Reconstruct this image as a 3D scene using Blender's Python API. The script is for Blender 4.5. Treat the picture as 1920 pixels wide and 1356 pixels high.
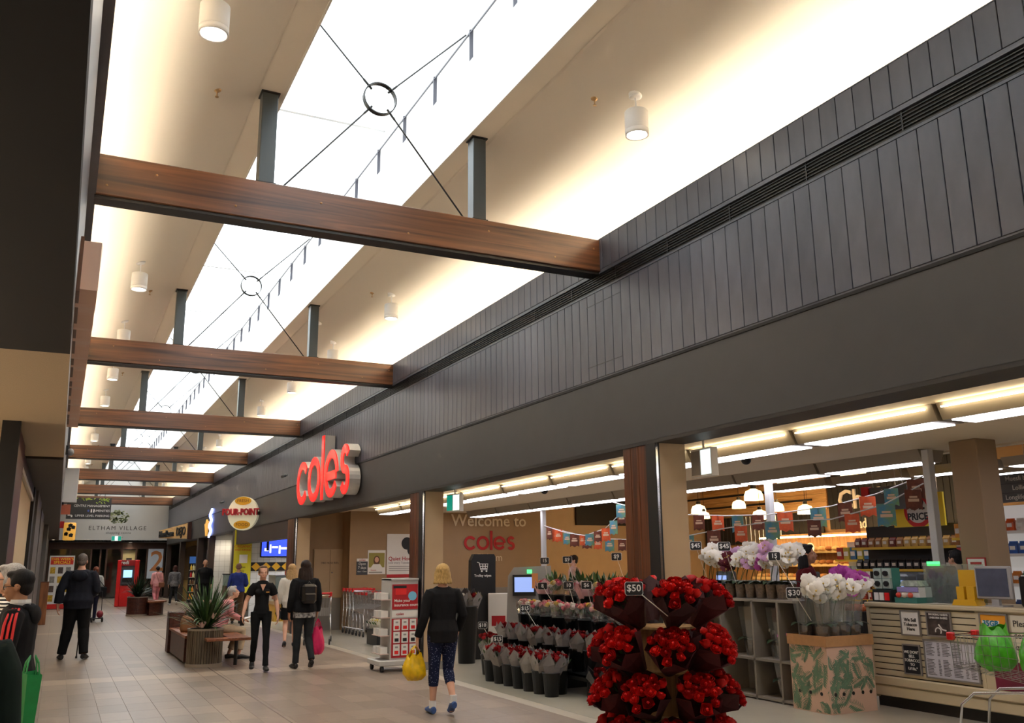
import bpy, bmesh, math, random
from math import pi, sin, cos, radians as RD, sqrt
from mathutils import Vector, Matrix
for _o in list(bpy.data.objects): bpy.data.objects.remove(_o)
SC = bpy.context.scene
COL = SC.collection
# ------------------------------------------------------------------ camera
cam_d = bpy.data.cameras.new('camera'); cam = bpy.data.objects.new('camera', cam_d); COL.objects.link(cam)
cam_d.sensor_width = 36.0; cam_d.lens = 1680.33/1920*36.0; cam_d.clip_end = 300; cam_d.clip_start = .05
yaw, pit, rol = 0.461393, 0.221926, -0.0093884
_f = Vector((sin(yaw)*cos(pit), cos(yaw)*cos(pit), sin(pit))); _r = Vector((cos(yaw), -sin(yaw), 0)); _u = _r.cross(_f)
_r2 = _r*cos(rol)+_u*sin(rol); _u2 = _u*cos(rol)-_r*sin(rol)
_m = Matrix((( _r2.x, _u2.x, -_f.x, 0), (_r2.y, _u2.y, -_f.y, 0), (_r2.z, _u2.z, -_f.z, 1.6), (0,0,0,1)))
cam.matrix_world = _m
SC.camera = cam
# ------------------------------------------------------------------ world (bright overcast sky) and exposure
W = bpy.data.worlds.new('overcast_sky'); SC.world = W; W.use_nodes = True
_bg = W.node_tree.nodes['Background']; _bg.inputs[0].default_value = (0.92, 0.96, 1.0, 1); _bg.inputs[1].default_value = 2.6
SC.view_settings.view_transform = 'Standard'; SC.view_settings.look = 'None'
SC.view_settings.gamma = 1.0; SC.view_settings.use_curve_mapping = False
SC.view_settings.exposure = 0.80
COVE_E = 38.0      # cove strip strength
TROF_E = 4.4      # supermarket troffer diffusers
# ------------------------------------------------------------------ materials
MATS = {}
def lin(c):
    return tuple((v/255/12.92 if v/255 <= .04045 else ((v/255+.055)/1.055)**2.4) for v in c)
def mat(name, rgb=(128,128,128), rough=.5, metal=0, emit=0, var=0.0, scale=8.0, bump=0.0, bscale=60.0, stretch=None, spec=.5, trans=0, alpha=1, rgb2=None, ecol=None, sheen=0):
    """rgb are sRGB 0-255; var mixes towards rgb2 (or a darker tone) with noise"""
    if name in MATS: return MATS[name]
    m = bpy.data.materials.new(name); m.use_nodes = True; nt = m.node_tree; b = nt.nodes['Principled BSDF']
    c = lin(rgb)
    b.inputs['Base Color'].default_value = (*c, 1); b.inputs['Roughness'].default_value = rough; b.inputs['Metallic'].default_value = metal
    b.inputs['Specular IOR Level'].default_value = spec
    if emit:
        b.inputs['Emission Color'].default_value = (*(lin(ecol) if ecol else c), 1); b.inputs['Emission Strength'].default_value = emit
    if trans: b.inputs['Transmission Weight'].default_value = trans
    if alpha < 1: b.inputs['Alpha'].default_value = alpha
    if sheen: b.inputs['Sheen Weight'].default_value = sheen
    if var or bump:
        tc = nt.nodes.new('ShaderNodeTexCoord'); mp = nt.nodes.new('ShaderNodeMapping'); nt.links.new(tc.outputs['Object'], mp.inputs[0])
        if stretch: mp.inputs['Scale'].default_value = stretch
        if var:
            nz = nt.nodes.new('ShaderNodeTexNoise'); nz.inputs['Scale'].default_value = scale; nz.inputs['Detail'].default_value = 5
            nt.links.new(mp.outputs[0], nz.inputs['Vector'])
            rp = nt.nodes.new('ShaderNodeValToRGB'); c2 = lin(rgb2) if rgb2 else tuple(v*(1-var) for v in c)
            rp.color_ramp.elements[0].position = .35; rp.color_ramp.elements[0].color = (*c2, 1)
            rp.color_ramp.elements[1].position = .65; rp.color_ramp.elements[1].color = (*c, 1)
            nt.links.new(nz.outputs[0], rp.inputs[0]); nt.links.new(rp.outputs[0], b.inputs['Base Color'])
        if bump:
            n2 = nt.nodes.new('ShaderNodeTexNoise'); n2.inputs['Scale'].default_value = bscale; n2.inputs['Detail'].default_value = 3
            nt.links.new(mp.outputs[0], n2.inputs['Vector'])
            bp = nt.nodes.new('ShaderNodeBump'); bp.inputs['Strength'].default_value = bump; bp.inputs['Distance'].default_value = .01
            nt.links.new(n2.outputs[0], bp.inputs['Height']); nt.links.new(bp.outputs[0], b.inputs['Normal'])
    MATS[name] = m; return m
def pane_mat(name, rgb=(240,240,240), refl=.12, rough=.03, body=0.0):
    """thin clear sheet: mostly transparent with a glossy film (and optional milky body)"""
    if name in MATS: return MATS[name]
    m = bpy.data.materials.new(name); m.use_nodes = True; nt = m.node_tree; nt.nodes.clear()
    o = nt.nodes.new('ShaderNodeOutputMaterial'); t = nt.nodes.new('ShaderNodeBsdfTransparent'); t.inputs[0].default_value = (*lin(rgb), 1)
    g = nt.nodes.new('ShaderNodeBsdfGlossy'); g.inputs['Roughness'].default_value = rough
    mx = nt.nodes.new('ShaderNodeMixShader'); mx.inputs[0].default_value = refl
    nt.links.new(t.outputs[0], mx.inputs[1]); nt.links.new(g.outputs[0], mx.inputs[2]); last = mx
    if body:
        d = nt.nodes.new('ShaderNodeBsdfDiffuse'); d.inputs[0].default_value = (*lin(rgb), 1)
        m2 = nt.nodes.new('ShaderNodeMixShader'); m2.inputs[0].default_value = body
        nt.links.new(mx.outputs[0], m2.inputs[1]); nt.links.new(d.outputs[0], m2.inputs[2]); last = m2
    nt.links.new(last.outputs[0], o.inputs[0]); MATS[name] = m; return m
def wood_mat(name, a, b_, rough=.35, stretch=(1,14,14), scale=3.0, spec=.5):
    if name in MATS: return MATS[name]
    m = bpy.data.materials.new(name); m.use_nodes = True; nt = m.node_tree; p = nt.nodes['Principled BSDF']
    tc = nt.nodes.new('ShaderNodeTexCoord'); mp = nt.nodes.new('ShaderNodeMapping'); mp.inputs['Scale'].default_value = stretch
    oi = nt.nodes.new('ShaderNodeObjectInfo'); ad = nt.nodes.new('ShaderNodeVectorMath'); ad.operation = 'ADD'
    sc = nt.nodes.new('ShaderNodeVectorMath'); sc.operation = 'SCALE'; sc.inputs['Scale'].default_value = 40
    cb = nt.nodes.new('ShaderNodeCombineXYZ')
    for i in range(3): nt.links.new(oi.outputs['Random'], cb.inputs[i])
    nt.links.new(cb.outputs[0], sc.inputs[0]); nt.links.new(tc.outputs['Object'], mp.inputs[0])
    nt.links.new(mp.outputs[0], ad.inputs[0]); nt.links.new(sc.outputs[0], ad.inputs[1])
    nz = nt.nodes.new('ShaderNodeTexNoise'); nz.inputs['Scale'].default_value = scale; nz.inputs['Detail'].default_value = 6; nz.inputs['Distortion'].default_value = .8
    nt.links.new(ad.outputs[0], nz.inputs['Vector'])
    rp = nt.nodes.new('ShaderNodeValToRGB'); rp.color_ramp.elements[0].position = .33; rp.color_ramp.elements[1].position = .68
    rp.color_ramp.elements[0].color = (*lin(a), 1); rp.color_ramp.elements[1].color = (*lin(b_), 1)
    nt.links.new(nz.outputs[0], rp.inputs[0]); nt.links.new(rp.outputs[0], p.inputs['Base Color'])
    p.inputs['Roughness'].default_value = rough; p.inputs['Specular IOR Level'].default_value = spec
    MATS[name] = m; return m
def vary_mat(name, cols, rough=.5, var=.12, scale=20, bump=0, bscale=80, stretch=None, emit=0, spec=.5):
    """colour picked per object (Object Info random) from cols, plus fine noise"""
    if name in MATS: return MATS[name]
    m = mat(name, cols[0], rough, 0, 0, 0, 8, bump, bscale, stretch, spec); nt = m.node_tree; p = nt.nodes['Principled BSDF']
    oi = nt.nodes.new('ShaderNodeObjectInfo'); rp = nt.nodes.new('ShaderNodeValToRGB'); rp.color_ramp.interpolation = 'CONSTANT'
    while len(rp.color_ramp.elements) < len(cols): rp.color_ramp.elements.new(.5)
    for i, c in enumerate(cols):
        rp.color_ramp.elements[i].position = i/len(cols); rp.color_ramp.elements[i].color = (*lin(c), 1)
    nt.links.new(oi.outputs['Random'], rp.inputs[0])
    nz = nt.nodes.new('ShaderNodeTexNoise'); nz.inputs['Scale'].default_value = scale; nz.inputs['Detail'].default_value = 5
    tc = nt.nodes.new('ShaderNodeTexCoord'); mp = nt.nodes.new('ShaderNodeMapping'); nt.links.new(tc.outputs['Object'], mp.inputs[0])
    if stretch: mp.inputs['Scale'].default_value = stretch
    nt.links.new(mp.outputs[0], nz.inputs['Vector'])
    mr = nt.nodes.new('ShaderNodeMapRange'); mr.inputs['From Min'].default_value = .3; mr.inputs['From Max'].default_value = .7
    mr.inputs['To Min'].default_value = 1-var; mr.inputs['To Max'].default_value = 1+var*.5
    nt.links.new(nz.outputs[0], mr.inputs[0])
    mx = nt.nodes.new('ShaderNodeVectorMath'); mx.operation = 'SCALE'; nt.links.new(rp.outputs[0], mx.inputs[0]); nt.links.new(mr.outputs[0], mx.inputs['Scale'])
    nt.links.new(mx.outputs[0], p.inputs['Base Color'])
    if emit:
        nt.links.new(mx.outputs[0], p.inputs['Emission Color']); p.inputs['Emission Strength'].default_value = emit
    return m
# ------------------------------------------------------------------ mesh building
class MB:
    def __init__(s): s.v = []; s.f = []; s.mi = []; s.m = 0
    def add(s, vs, fs, T=None):
        n = len(s.v)
        s.v += [tuple(T @ Vector(v)) for v in vs] if T is not None else [tuple(v) for v in vs]
        s.f += [tuple(i+n for i in f) for f in fs]; s.mi += [s.m]*len(fs); return s
    def box(s, x0, x1, y0, y1, z0, z1, T=None):
        return s.add([(x0,y0,z0),(x1,y0,z0),(x1,y1,z0),(x0,y1,z0),(x0,y0,z1),(x1,y0,z1),(x1,y1,z1),(x0,y1,z1)],
            [(3,2,1,0),(4,5,6,7),(0,1,5,4),(1,2,6,5),(2,3,7,6),(3,0,4,7)], T)
    def cbox(s, c, d, T=None):
        return s.box(c[0]-d[0]/2,c[0]+d[0]/2,c[1]-d[1]/2,c[1]+d[1]/2,c[2]-d[2]/2,c[2]+d[2]/2, T)
    def bevbox(s, x0, x1, y0, y1, z0, z1, b=.01, T=None):
        """box with chamfered edges (24 verts)"""
        vs = []; idx = {}
        for i, x in enumerate((x0, x1)):
            for j, y in enumerate((y0, y1)):
                for k, z in enumerate((z0, z1)):
                    sx, sy, sz = (1-2*i)*b, (1-2*j)*b, (1-2*k)*b
                    for a, p in enumerate(((x, y+sy, z+sz), (x+sx, y, z+sz), (x+sx, y+sy, z))):
                        idx[i,j,k,a] = len(vs); vs.append(p)
        F = []
        g = lambda *q: tuple(idx[t] for t in q)
        F += [g((0,0,0,0),(0,0,1,0),(0,1,1,0),(0,1,0,0)), g((1,0,0,0),(1,1,0,0),(1,1,1,0),(1,0,1,0))]
        F += [g((0,0,0,1),(1,0,0,1),(1,0,1,1),(0,0,1,1)), g((0,1,0,1),(0,1,1,1),(1,1,1,1),(1,1,0,1))]
        F += [g((0,0,0,2),(0,1,0,2),(1,1,0,2),(1,0,0,2)), g((0,0,1,2),(1,0,1,2),(1,1,1,2),(0,1,1,2))]
        for i in (0,1):
            for j in (0,1):
                q = g((i,j,0,0),(i,j,0,1),(i,j,1,1),(i,j,1,0)); F.append(q if (i+j)%2 == 0 else q[::-1])
            for k in (0,1):
                q = g((i,0,k,0),(i,1,k,0),(i,1,k,2),(i,0,k,2)); F.append(q if (i+k)%2 == 0 else q[::-1])
        for j in (0,1):
            for k in (0,1):
                q = g((0,j,k,1),(0,j,k,2),(1,j,k,2),(1,j,k,1)); F.append(q if (j+k)%2 == 0 else q[::-1])
        for i in (0,1):
            for j in (0,1):
                for k in (0,1):
                    q = g((i,j,k,0),(i,j,k,2),(i,j,k,1)); F.append(q if (i+j+k)%2 == 0 else q[::-1])
        return s.add(vs, F, T)
    def tube(s, pts, r, n=6, T=None, caps=True, flat=1.0):
        """swept tube through pts; r number or list; flat squashes the second axis"""
        P = [Vector(p) for p in pts]; rs = r if isinstance(r, (list, tuple)) else [r]*len(P)
        vs = []; fs = []; up = None
        for i, p in enumerate(P):
            d = (P[min(i+1, len(P)-1)]-P[max(i-1, 0)])
            d = d.normalized() if d.length > 1e-9 else Vector((0,0,1))
            if up is None:
                a = Vector((0,0,1)) if abs(d.z) < .9 else Vector((1,0,0)); up = d.cross(a).normalized()
            up = (up-d*up.dot(d)); up = up.normalized() if up.length > 1e-6 else d.orthogonal().normalized()
            w = d.cross(up)
            for k in range(n):
                t = 2*pi*k/n; vs.append(p+(up*cos(t)+w*sin(t)*flat)*rs[i])
        for i in range(len(P)-1):
            for k in range(n):
                a = i*n+k; b = i*n+(k+1) % n; fs.append((a, b, b+n, a+n))
        if caps: fs += [tuple(range(n-1, -1, -1)), tuple(range((len(P)-1)*n, len(P)*n))]
        return s.add(vs, fs, T)
    def lathe(s, prof, n=16, T=None, a0=0, a1=2*pi, cap=True):
        """profile [(r,z)..] about Z"""
        full = abs(a1-a0-2*pi) < 1e-6; m = n if full else n+1; vs = []; fs = []
        for (r, z) in prof:
            for k in range(m):
                t = a0+(a1-a0)*k/n; vs.append((r*cos(t), r*sin(t), z))
        for i in range(len(prof)-1):
            for k in range(n):
                a = i*m+k; b = i*m+((k+1) % m); fs.append((a, b, b+m, a+m))
        if cap and full:
            if prof[0][0] > 1e-5: fs.append(tuple(range(m-1, -1, -1)))
            if prof[-1][0] > 1e-5: fs.append(tuple(range((len(prof)-1)*m, len(prof)*m)))
        return s.add(vs, fs, T)
    def prism(s, poly, y0, y1, T=None):
        """polygon in local XZ extruded along Y (front at y0)"""
        n = len(poly); vs = [(x, y0, z) for x, z in poly]+[(x, y1, z) for x, z in poly]
        fs = [tuple(range(n)), tuple(range(2*n-1, n-1, -1))]
        for i in range(n):
            j = (i+1) % n; fs.append((i, i+n, j+n, j))
        return s.add(vs, fs, T)
    def ell(s, c, r, n=10, m=7, T=None, R=None):
        vs = []; fs = []; c = Vector(c)
        for i in range(m+1):
            ph = pi*i/m
            for k in range(n):
                t = 2*pi*k/n; p = Vector((r[0]*sin(ph)*cos(t), r[1]*sin(ph)*sin(t), r[2]*cos(ph)))
                vs.append(c+(R @ p if R is not None else p))
        for i in range(m):
            for k in range(n):
                a = i*n+k; b = i*n+(k+1) % n; fs.append((a, a+n, b+n, b))
        return s.add(vs, fs, T)
    def mesh(s, name, mats, smooth=False):
        me = bpy.data.meshes.new(name); me.from_pydata(s.v, [], s.f)
        for m in (mats if isinstance(mats, (list, tuple)) else [mats]): me.materials.append(m)
        if any(s.mi): me.polygons.foreach_set('material_index', s.mi)
        if smooth: me.polygons.foreach_set('use_smooth', [True]*len(me.polygons))
        me.validate(); me.update(); return me
    def build(s, name, mats, parent=None, smooth=False, **kw):
        return link(name, s.mesh(name, mats, smooth), parent, **kw)
def link(name, me, parent=None, loc=None, rz=None, rot=None, label=None, cat=None, group=None, kind=None):
    o = bpy.data.objects.new(name, me); COL.objects.link(o)
    if parent is not None: o.parent = parent
    if loc is not None: o.location = loc
    if rz is not None: o.rotation_euler = (0, 0, rz)
    if rot is not None: o.rotation_euler = rot
    tag(o, label, cat, group, kind); return o
def tag(o, label=None, cat=None, group=None, kind=None):
    if label: o['label'] = label
    if cat: o['category'] = cat
    if group: o['group'] = group
    if kind: o['kind'] = kind
    return o
def thing(name, label, cat, loc=(0,0,0), rz=0, group=None):
    o = bpy.data.objects.new(name, None); COL.objects.link(o); o.empty_display_size = .1
    o.location = loc; o.rotation_euler = (0, 0, rz); return tag(o, label, cat, group)
def copy_tree(o, loc=None, rz=None, label=None, group=None, parent=None):
    c = o.copy(); COL.objects.link(c); c.parent = parent
    if loc is not None: c.location = loc
    if rz is not None: c.rotation_euler = (0, 0, rz)
    if label: c['label'] = label
    if group: c['group'] = group
    for ch in o.children:
        copy_tree(ch, parent=c)
    return c
def struct(name, mb, m, parent=None, smooth=False):
    o = mb.build(name, m, parent, smooth)
    if parent is None: o['kind'] = 'structure'
    return o
LEFT, FRONT, RIGHTF = -pi/2, 0.0, pi/2     # rz for a face that looks to -X (the mall), -Y (the camera end), +X
_tc = {}
def text_mesh(s, size, m, depth=.004, align='CENTER', bold=0.0, spacing=1.0, xs=1.0):
    key = (s, size, m.name, depth, align, bold, spacing, xs)
    if key in _tc: return _tc[key]
    cu = bpy.data.curves.new('lettering', 'FONT'); cu.body = s; cu.size = size; cu.extrude = depth/2; cu.align_x = align; cu.align_y = 'CENTER'
    cu.offset = bold*size; cu.resolution_u = 2; cu.space_character = spacing
    o = bpy.data.objects.new('lettering', cu); me = bpy.data.meshes.new_from_object(o)
    bpy.data.objects.remove(o)
    me.transform(Matrix.Rotation(pi/2, 4, 'X') @ Matrix.Diagonal((xs, 1, 1, 1)))
    me.materials.clear(); me.materials.append(m); me.name = 'lettering'; _tc[key] = me; return me
def text(parent, s, size, x, z, m, y=-.004, name='lettering', **kw):
    """lettering on a local front face (looking along +Y at it), centre x,z"""
    return link(name, text_mesh(s, size, m, **kw), parent, loc=(x, y, z))
R = random.Random(7)
ORD = ['first','second','third','fourth','fifth','sixth','seventh','eighth','ninth','tenth','eleventh','twelfth','thirteenth','fourteenth','fifteenth','sixteenth','seventeenth','eighteenth','nineteenth','twentieth']
# ------------------------------------------------------------------ dimensions of the place (metres)
XW = 5.18                 # right wall face; left wall face about X=-.05
ZT, ZG1, ZG0, ZL, ZF = 5.17, 4.80, 4.605, 3.58, 2.79     # wall top, grille top/bottom, boards bottom, fascia bottom
BEAM_Y = [8.15+7.12*i for i in range(7)]                 # timber beams
YE = 52.5                 # end wall
Y0 = -3.0                 # how far the mall goes on behind the camera
m_char = mat('charcoal_panel', (73,76,88), .36, var=.22, scale=5, bump=.05, bscale=90, stretch=(1,1,.6), spec=.55)
m_boards = vary_mat('charcoal_boards', [(72,75,87),(77,80,92),(68,71,83),(74,77,89)], .36, .2, 6, .06, 90, (1,1,.5), spec=.45)
m_fascia = mat('fascia_paint', (52,51,51), .5, var=.1, scale=4, bump=.03, bscale=140)
m_black = mat('black_metal', (18,17,17), .45)
m_dark = mat('dark_recess', (22,20,19), .8)
m_ceil = mat('ceiling_paint', (236,229,217), .75)
m_white = mat('white_paint', (236,234,228), .6)
m_beige = mat('beige_paint', (186,158,122), .65, var=.06, scale=3)
m_beige2 = mat('tan_paint', (158,128,94), .65, var=.06, scale=3)
m_steel = mat('steel_post_paint', (62,68,70), .35, metal=.25)
m_beam = wood_mat('beam_timber', (60,36,24), (122,78,48), .3, (.35,6,10), 1.4)
m_jarrah = wood_mat('jarrah_timber', (62,32,20), (112,64,36), .32, (12,12,.6), 1.6)
m_alu = mat('aluminium', (190,190,188), .3, metal=.9)
m_chrome = mat('chrome', (205,205,205), .15, metal=1)
# --- mall floor : screed, tiles, light bands, control joint
struct('floor', MB().box(-4.0, XW, Y0, 56, -.2, -.0035), mat('tile_grout', (118,105,93), .8))
FLOOR = bpy.data.objects['floor']
tile_cols = [(132,117,103),(140,125,110),(127,113,99),(145,130,115),(134,120,107)]
m_tile = vary_mat('floor_tile', tile_cols, .34, .16, 3.0, .03, 50, (1,7,1))
m_tile_st = mat('floor_tile_far', (136,121,107), .34, var=.14, scale=3, stretch=(1,7,1), bump=.03, bscale=50)
m_band = mat('pale_band_tile', (168,152,134), .36, var=.1, scale=4, stretch=(1,6,1))
TW, TD = .3045, .61
bands = [(14.72,15.33),(25.4,26.0),(35.6,36.2),(45.8,46.4),(4.4,5.0)]
tmesh = MB().bevbox(-TW/2+.0013, TW/2-.0013, -TD/2+.0013, TD/2-.0013, -.012, 0, .0012).mesh('floor_tile', m_tile)
bmesh_ = MB().bevbox(-TW/2+.0013, TW/2-.0013, -TD/2+.0013, TD/2-.0013, -.012, 0, .0012).mesh('band_tile', m_band)
tiles = []; far = MB(); fbm = MB()
nrow = int((56-Y0)/TD)
for j in range(nrow):
    yc = Y0+(j+.5)*TD
    isb = any(abs(yc-(a+b)/2) < TD/2 for a, b in bands)
    for i in range(int((XW+4)/TW)):
        xc = -4+(i+.5)*TW
        if xc > XW-TW/2+.01: continue
        tiles.append((xc, yc, isb))
vis = [t for t in tiles if t[1] > 9.4 and t[0] > -.5]
vis.sort(key=lambda t: t[1]); near = set(vis[:298])
for t in tiles:
    if t in near:
        link('tile', bmesh_ if t[2] else tmesh, FLOOR, loc=(t[0], t[1], 0))
    else:
        (fbm if t[2] else far).box(t[0]-TW/2+.0013, t[0]+TW/2-.0013, t[1]-TD/2+.0013, t[1]+TD/2-.0013, -.012, 0)
far.build('tile_field', m_tile_st, FLOOR, kind='stuff'); fbm.build('band_tile_field', m_band, FLOOR, kind='stuff')
MB().box(2.33, 2.348, Y0, 52, -.011, .0008).build('control_joint', mat('joint_sealant', (106,94,83), .7), FLOOR)
MB().box(XW-.16, XW+.02, Y0, YE, -.011, .0012).build('threshold_strip', mat('threshold', (168,158,142), .35), FLOOR)
# --- right wall : fascia, boards above it, slot grille, top boards
wr = MB()
wr.box(XW, XW+.36, Y0, YE, ZF+.0, ZL-.012)                 # fascia box
wr.box(XW+.015, XW+.36, Y0, YE, ZL-.03, 4.88).box(XW+.015, XW+.06, Y0, YE, 4.88, ZT)   # wall core behind boards, thin parapet above the cove ledge
WR = struct('wall_right', wr, [m_fascia]); 
MB().box(XW-.008, XW+.02, Y0, YE, ZL-.030, ZL-.004).build('shadow_gap_trim', m_dark, WR)
BW = .1735
def boards(z0, z1, y_from, nvis, parent, xf, sx):
    me = MB().bevbox(-.012*1, .016, -BW/2+.0035, BW/2-.0035, z0, z1, .003).mesh('board', m_boards)
    st = MB(); n = int((YE-Y0)/BW); k = 0
    for i in range(n):
        y = Y0+(i+.5)*BW
        if y > y_from and k < nvis:
            link('board', me, parent, loc=(xf, y, 0)); k += 1
        else: st.box(xf-.012, xf+.016, y-BW/2+.0035, y+BW/2-.0035, z0, z1)
    st.build('board_field', m_char, parent, kind='stuff')
MB().box(XW-.004, XW+.02, Y0, YE, ZL-.004, ZL+.012).build('board_sill', m_char, WR)
boards(ZL+.012, ZG0-.03, 2.9, 150, WR, XW, 1)
boards(ZG1+.015, ZT, 2.6, 150, WR, XW, 1)
MB().box(XW-.015, XW+.06, Y0, YE, ZT-.001, ZT+.008).build('top_cap', m_char, WR)
MB().box(XW-.016, XW+.02, Y0, YE, ZG0-.028, ZG0-.006).build('grille_frame', m_char, WR)
MB().box(XW-.016, XW+.02, Y0, YE, ZG1-.03, ZG1-.012).build('grille_frame', m_char, WR)
MB().box(XW-.010, XW+.02, Y0, YE, ZG1-.008, ZG1+.010).build('grille_frame', m_char, WR)
for k in range(6):       # slot diffuser blades, one long extrusion each
    z = ZG0+.010+k*.0275
    MB().box(XW+.001, XW+.012, Y0, YE, z-.0042, z+.0042).build('grille_blade', m_black, WR)
MB().box(XW+.013, XW+.0145, Y0, YE, ZG0-.006, ZG1-.012).build('grille_recess', m_dark, WR)
dv = MB()
for k in range(60):
    dv.box(XW-.001, XW+.012, Y0+.4+k*.95, Y0+.412+k*.95, ZG0-.005, ZG1-.03)
dv.build('grille_divider', m_black, WR, kind='stuff')
ap = MB()       # access hatch cut line in the boards
for (a, b, c, d) in ((7.77,8.47,3.735,3.742),(7.77,8.47,4.44,4.447)): ap.box(XW-.0145, XW-.011, a, b, c, d)
ap.build('access_panel_edge', m_black, WR)
# dark soffit of the fascia, tucked under
struct('trim_1', MB().box(XW+.002, XW+.36, Y0, YE, ZF-.035, ZF), mat('soffit_dark', (40,35,31), .55))
# --- cove behind the right wall top and sloping ceilings (section profile extruded along Y)
def ext(name, poly, m, y0=Y0, y1=YE):
    mb = MB(); n = len(poly); vs = [(x, y0, z) for x, z in poly]+[(x, y1, z) for x, z in poly]
    fs = [tuple(range(n)), tuple(range(2*n-1, n-1, -1))]+[(i, i+n, (i+1) % n+n, (i+1) % n) for i in range(n)]
    mb.add(vs, fs); return struct(name, mb, m)
SL = .352                 # ceiling slope
CX = 2.59                 # centre line of the mall
for sgn, nm in ((1, 'right'), (-1, 'left')):
    X = lambda d: CX+sgn*d
    c = [(X(1.0), 6.13), (X(1.24), 6.13), (X(1.26), 6.115), (X(3.15), 6.115-SL*1.89), (X(3.15), 4.95), (X(2.66), 4.95), (X(2.66), 4.9), (X(3.3), 4.9), (X(3.3), 6.6), (X(1.12), 6.6), (X(1.12), 7.0), (X(1.0), 7.0)]
    ext('ceiling_'+nm, c if sgn < 0 else c[::-1], m_ceil)
    struct('trim_lantern_'+nm, MB().box(X(1.0)-.02 if sgn > 0 else X(1.0), X(1.0) if sgn > 0 else X(1.0)+.02, Y0, YE, 6.125, 7.0), m_white)
# LED strips lying in the cove ledges
m_led = mat('led_strip', (255,238,212), .5, emit=COVE_E)
for sgn, nm in ((1,'right'), (-1,'left')):
    x = CX+sgn*(2.86)
    for k in range(16):
        MB().box(x-.035, x+.035, Y0+.1+k*3.45, Y0+.1+k*3.45+3.3, 4.951, 4.972).build('cove_light', m_led, label='warm strip light hidden in the %s ceiling cove, %s length along' % (nm, ORD[k]), cat='light', group='cove strips '+nm)
# --- roof lantern : clerestory windows and glazed roof over the opening
m_glass = pane_mat('clear_glass', (250,252,252), .05)
m_mull = mat('window_frame_grey', (62,62,72), .5)
m_wframe = mat('window_frame_white', (236,236,236), .5)
for sgn, nm in ((1, 1), (-1, 2)):
    x = CX+sgn*1.06
    root = bpy.data.objects.new('window_%d' % nm, None); COL.objects.link(root); root['kind'] = 'structure'
    y = Y0+.3; k = 0
    MB().box(x-.05, x+.05, Y0, YE, 7.0, 7.035).build('sill', m_wframe, root)
    MB().box(x-.05, x+.05, Y0, YE, 7.42, 7.6).build('head', m_wframe, root)
    mm = MB().box(-.045, .045, -.035, .035, 7.035, 7.42).mesh('mullion', m_wframe)
    ms = MB().box(-.062, -.02, -.010, .010, 7.0, 7.42).mesh('glazing_bead', m_mull)
    pn = MB().box(-.004, .004, -.50, .50, 7.036, 7.418).mesh('pane', m_glass)
    step = 7.12/6.5
    while y < YE-.5:
        link('mullion', mm, root, loc=(x, y, 0)); 
        b = link('glazing_bead', ms, root, loc=(x+(.0 if sgn > 0 else .07), y-.05, 0))
        link('pane', pn, root, loc=(x, y+step/2, 0)); y += step; k += 1
    hd = MB().box(min(x-.06*sgn, x-.048*sgn), max(x-.06*sgn, x-.048*sgn), Y0, YE, 7.375, 7.392).build('head_bead', m_mull, root)
rl = bpy.data.objects.new('window_3', None); COL.objects.link(rl); rl['kind'] = 'structure'
pr_ = MB().box(-1.1, 1.1, -1.75, 1.75, -.006, .006).mesh('pane', m_glass)
for k in range(16):
    link('pane', pr_, rl, loc=(CX, Y0+1.75+k*3.56, 7.62))
rb = MB().box(-1.16, 1.16, -.03, .03, -.06, .06).mesh('glazing_bar', m_wframe)
for k in range(17): link('glazing_bar', rb, rl, loc=(CX, Y0+k*3.56-.02, 7.64))
pd = bpy.data.lights.new('daylight_portal', 'AREA'); pd.shape = 'RECTANGLE'; pd.size = 2.0; pd.size_y = YE-Y0; pd.cycles.is_portal = True
po = bpy.data.objects.new('daylight_portal', pd); COL.objects.link(po); po.location = (CX, (YE+Y0)/2, 7.7)
# walls closing the mall behind the camera
struct('wall_back', MB().box(-4.2, 21, Y0-.2, Y0, -.2, 7.8), m_beige2)
# --- left wall above the shopfronts
wl = MB()
wl.box(-.45, -.051, Y0, YE, 3.02, ZG0).box(-.06, .01, Y0, YE, ZG1-.01, ZT).box(-.12, -.09, Y0, YE, ZG0, ZG1)
WL = struct('wall_left', wl, m_char)
bl = MB()
for k in range(5): bl.box(-.09, -.055, Y0, YE, ZG0+.02+k*.035, ZG0+.028+k*.035)
bl.build('grille_blade', m_black, WL, kind='stuff')
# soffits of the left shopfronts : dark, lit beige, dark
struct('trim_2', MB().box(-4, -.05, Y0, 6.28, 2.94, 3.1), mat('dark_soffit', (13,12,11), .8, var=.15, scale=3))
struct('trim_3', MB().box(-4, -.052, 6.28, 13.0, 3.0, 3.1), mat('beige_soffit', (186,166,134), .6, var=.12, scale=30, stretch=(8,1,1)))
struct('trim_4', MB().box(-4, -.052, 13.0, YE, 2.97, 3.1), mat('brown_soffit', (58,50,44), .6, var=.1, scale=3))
# --- end wall
EW = struct('wall_end', MB().box(-4.2, XW+.4, YE, YE+.3, 2.92, 7.8), mat('end_wall_paint', (196,196,194), .55, var=.04, scale=1))
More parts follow.
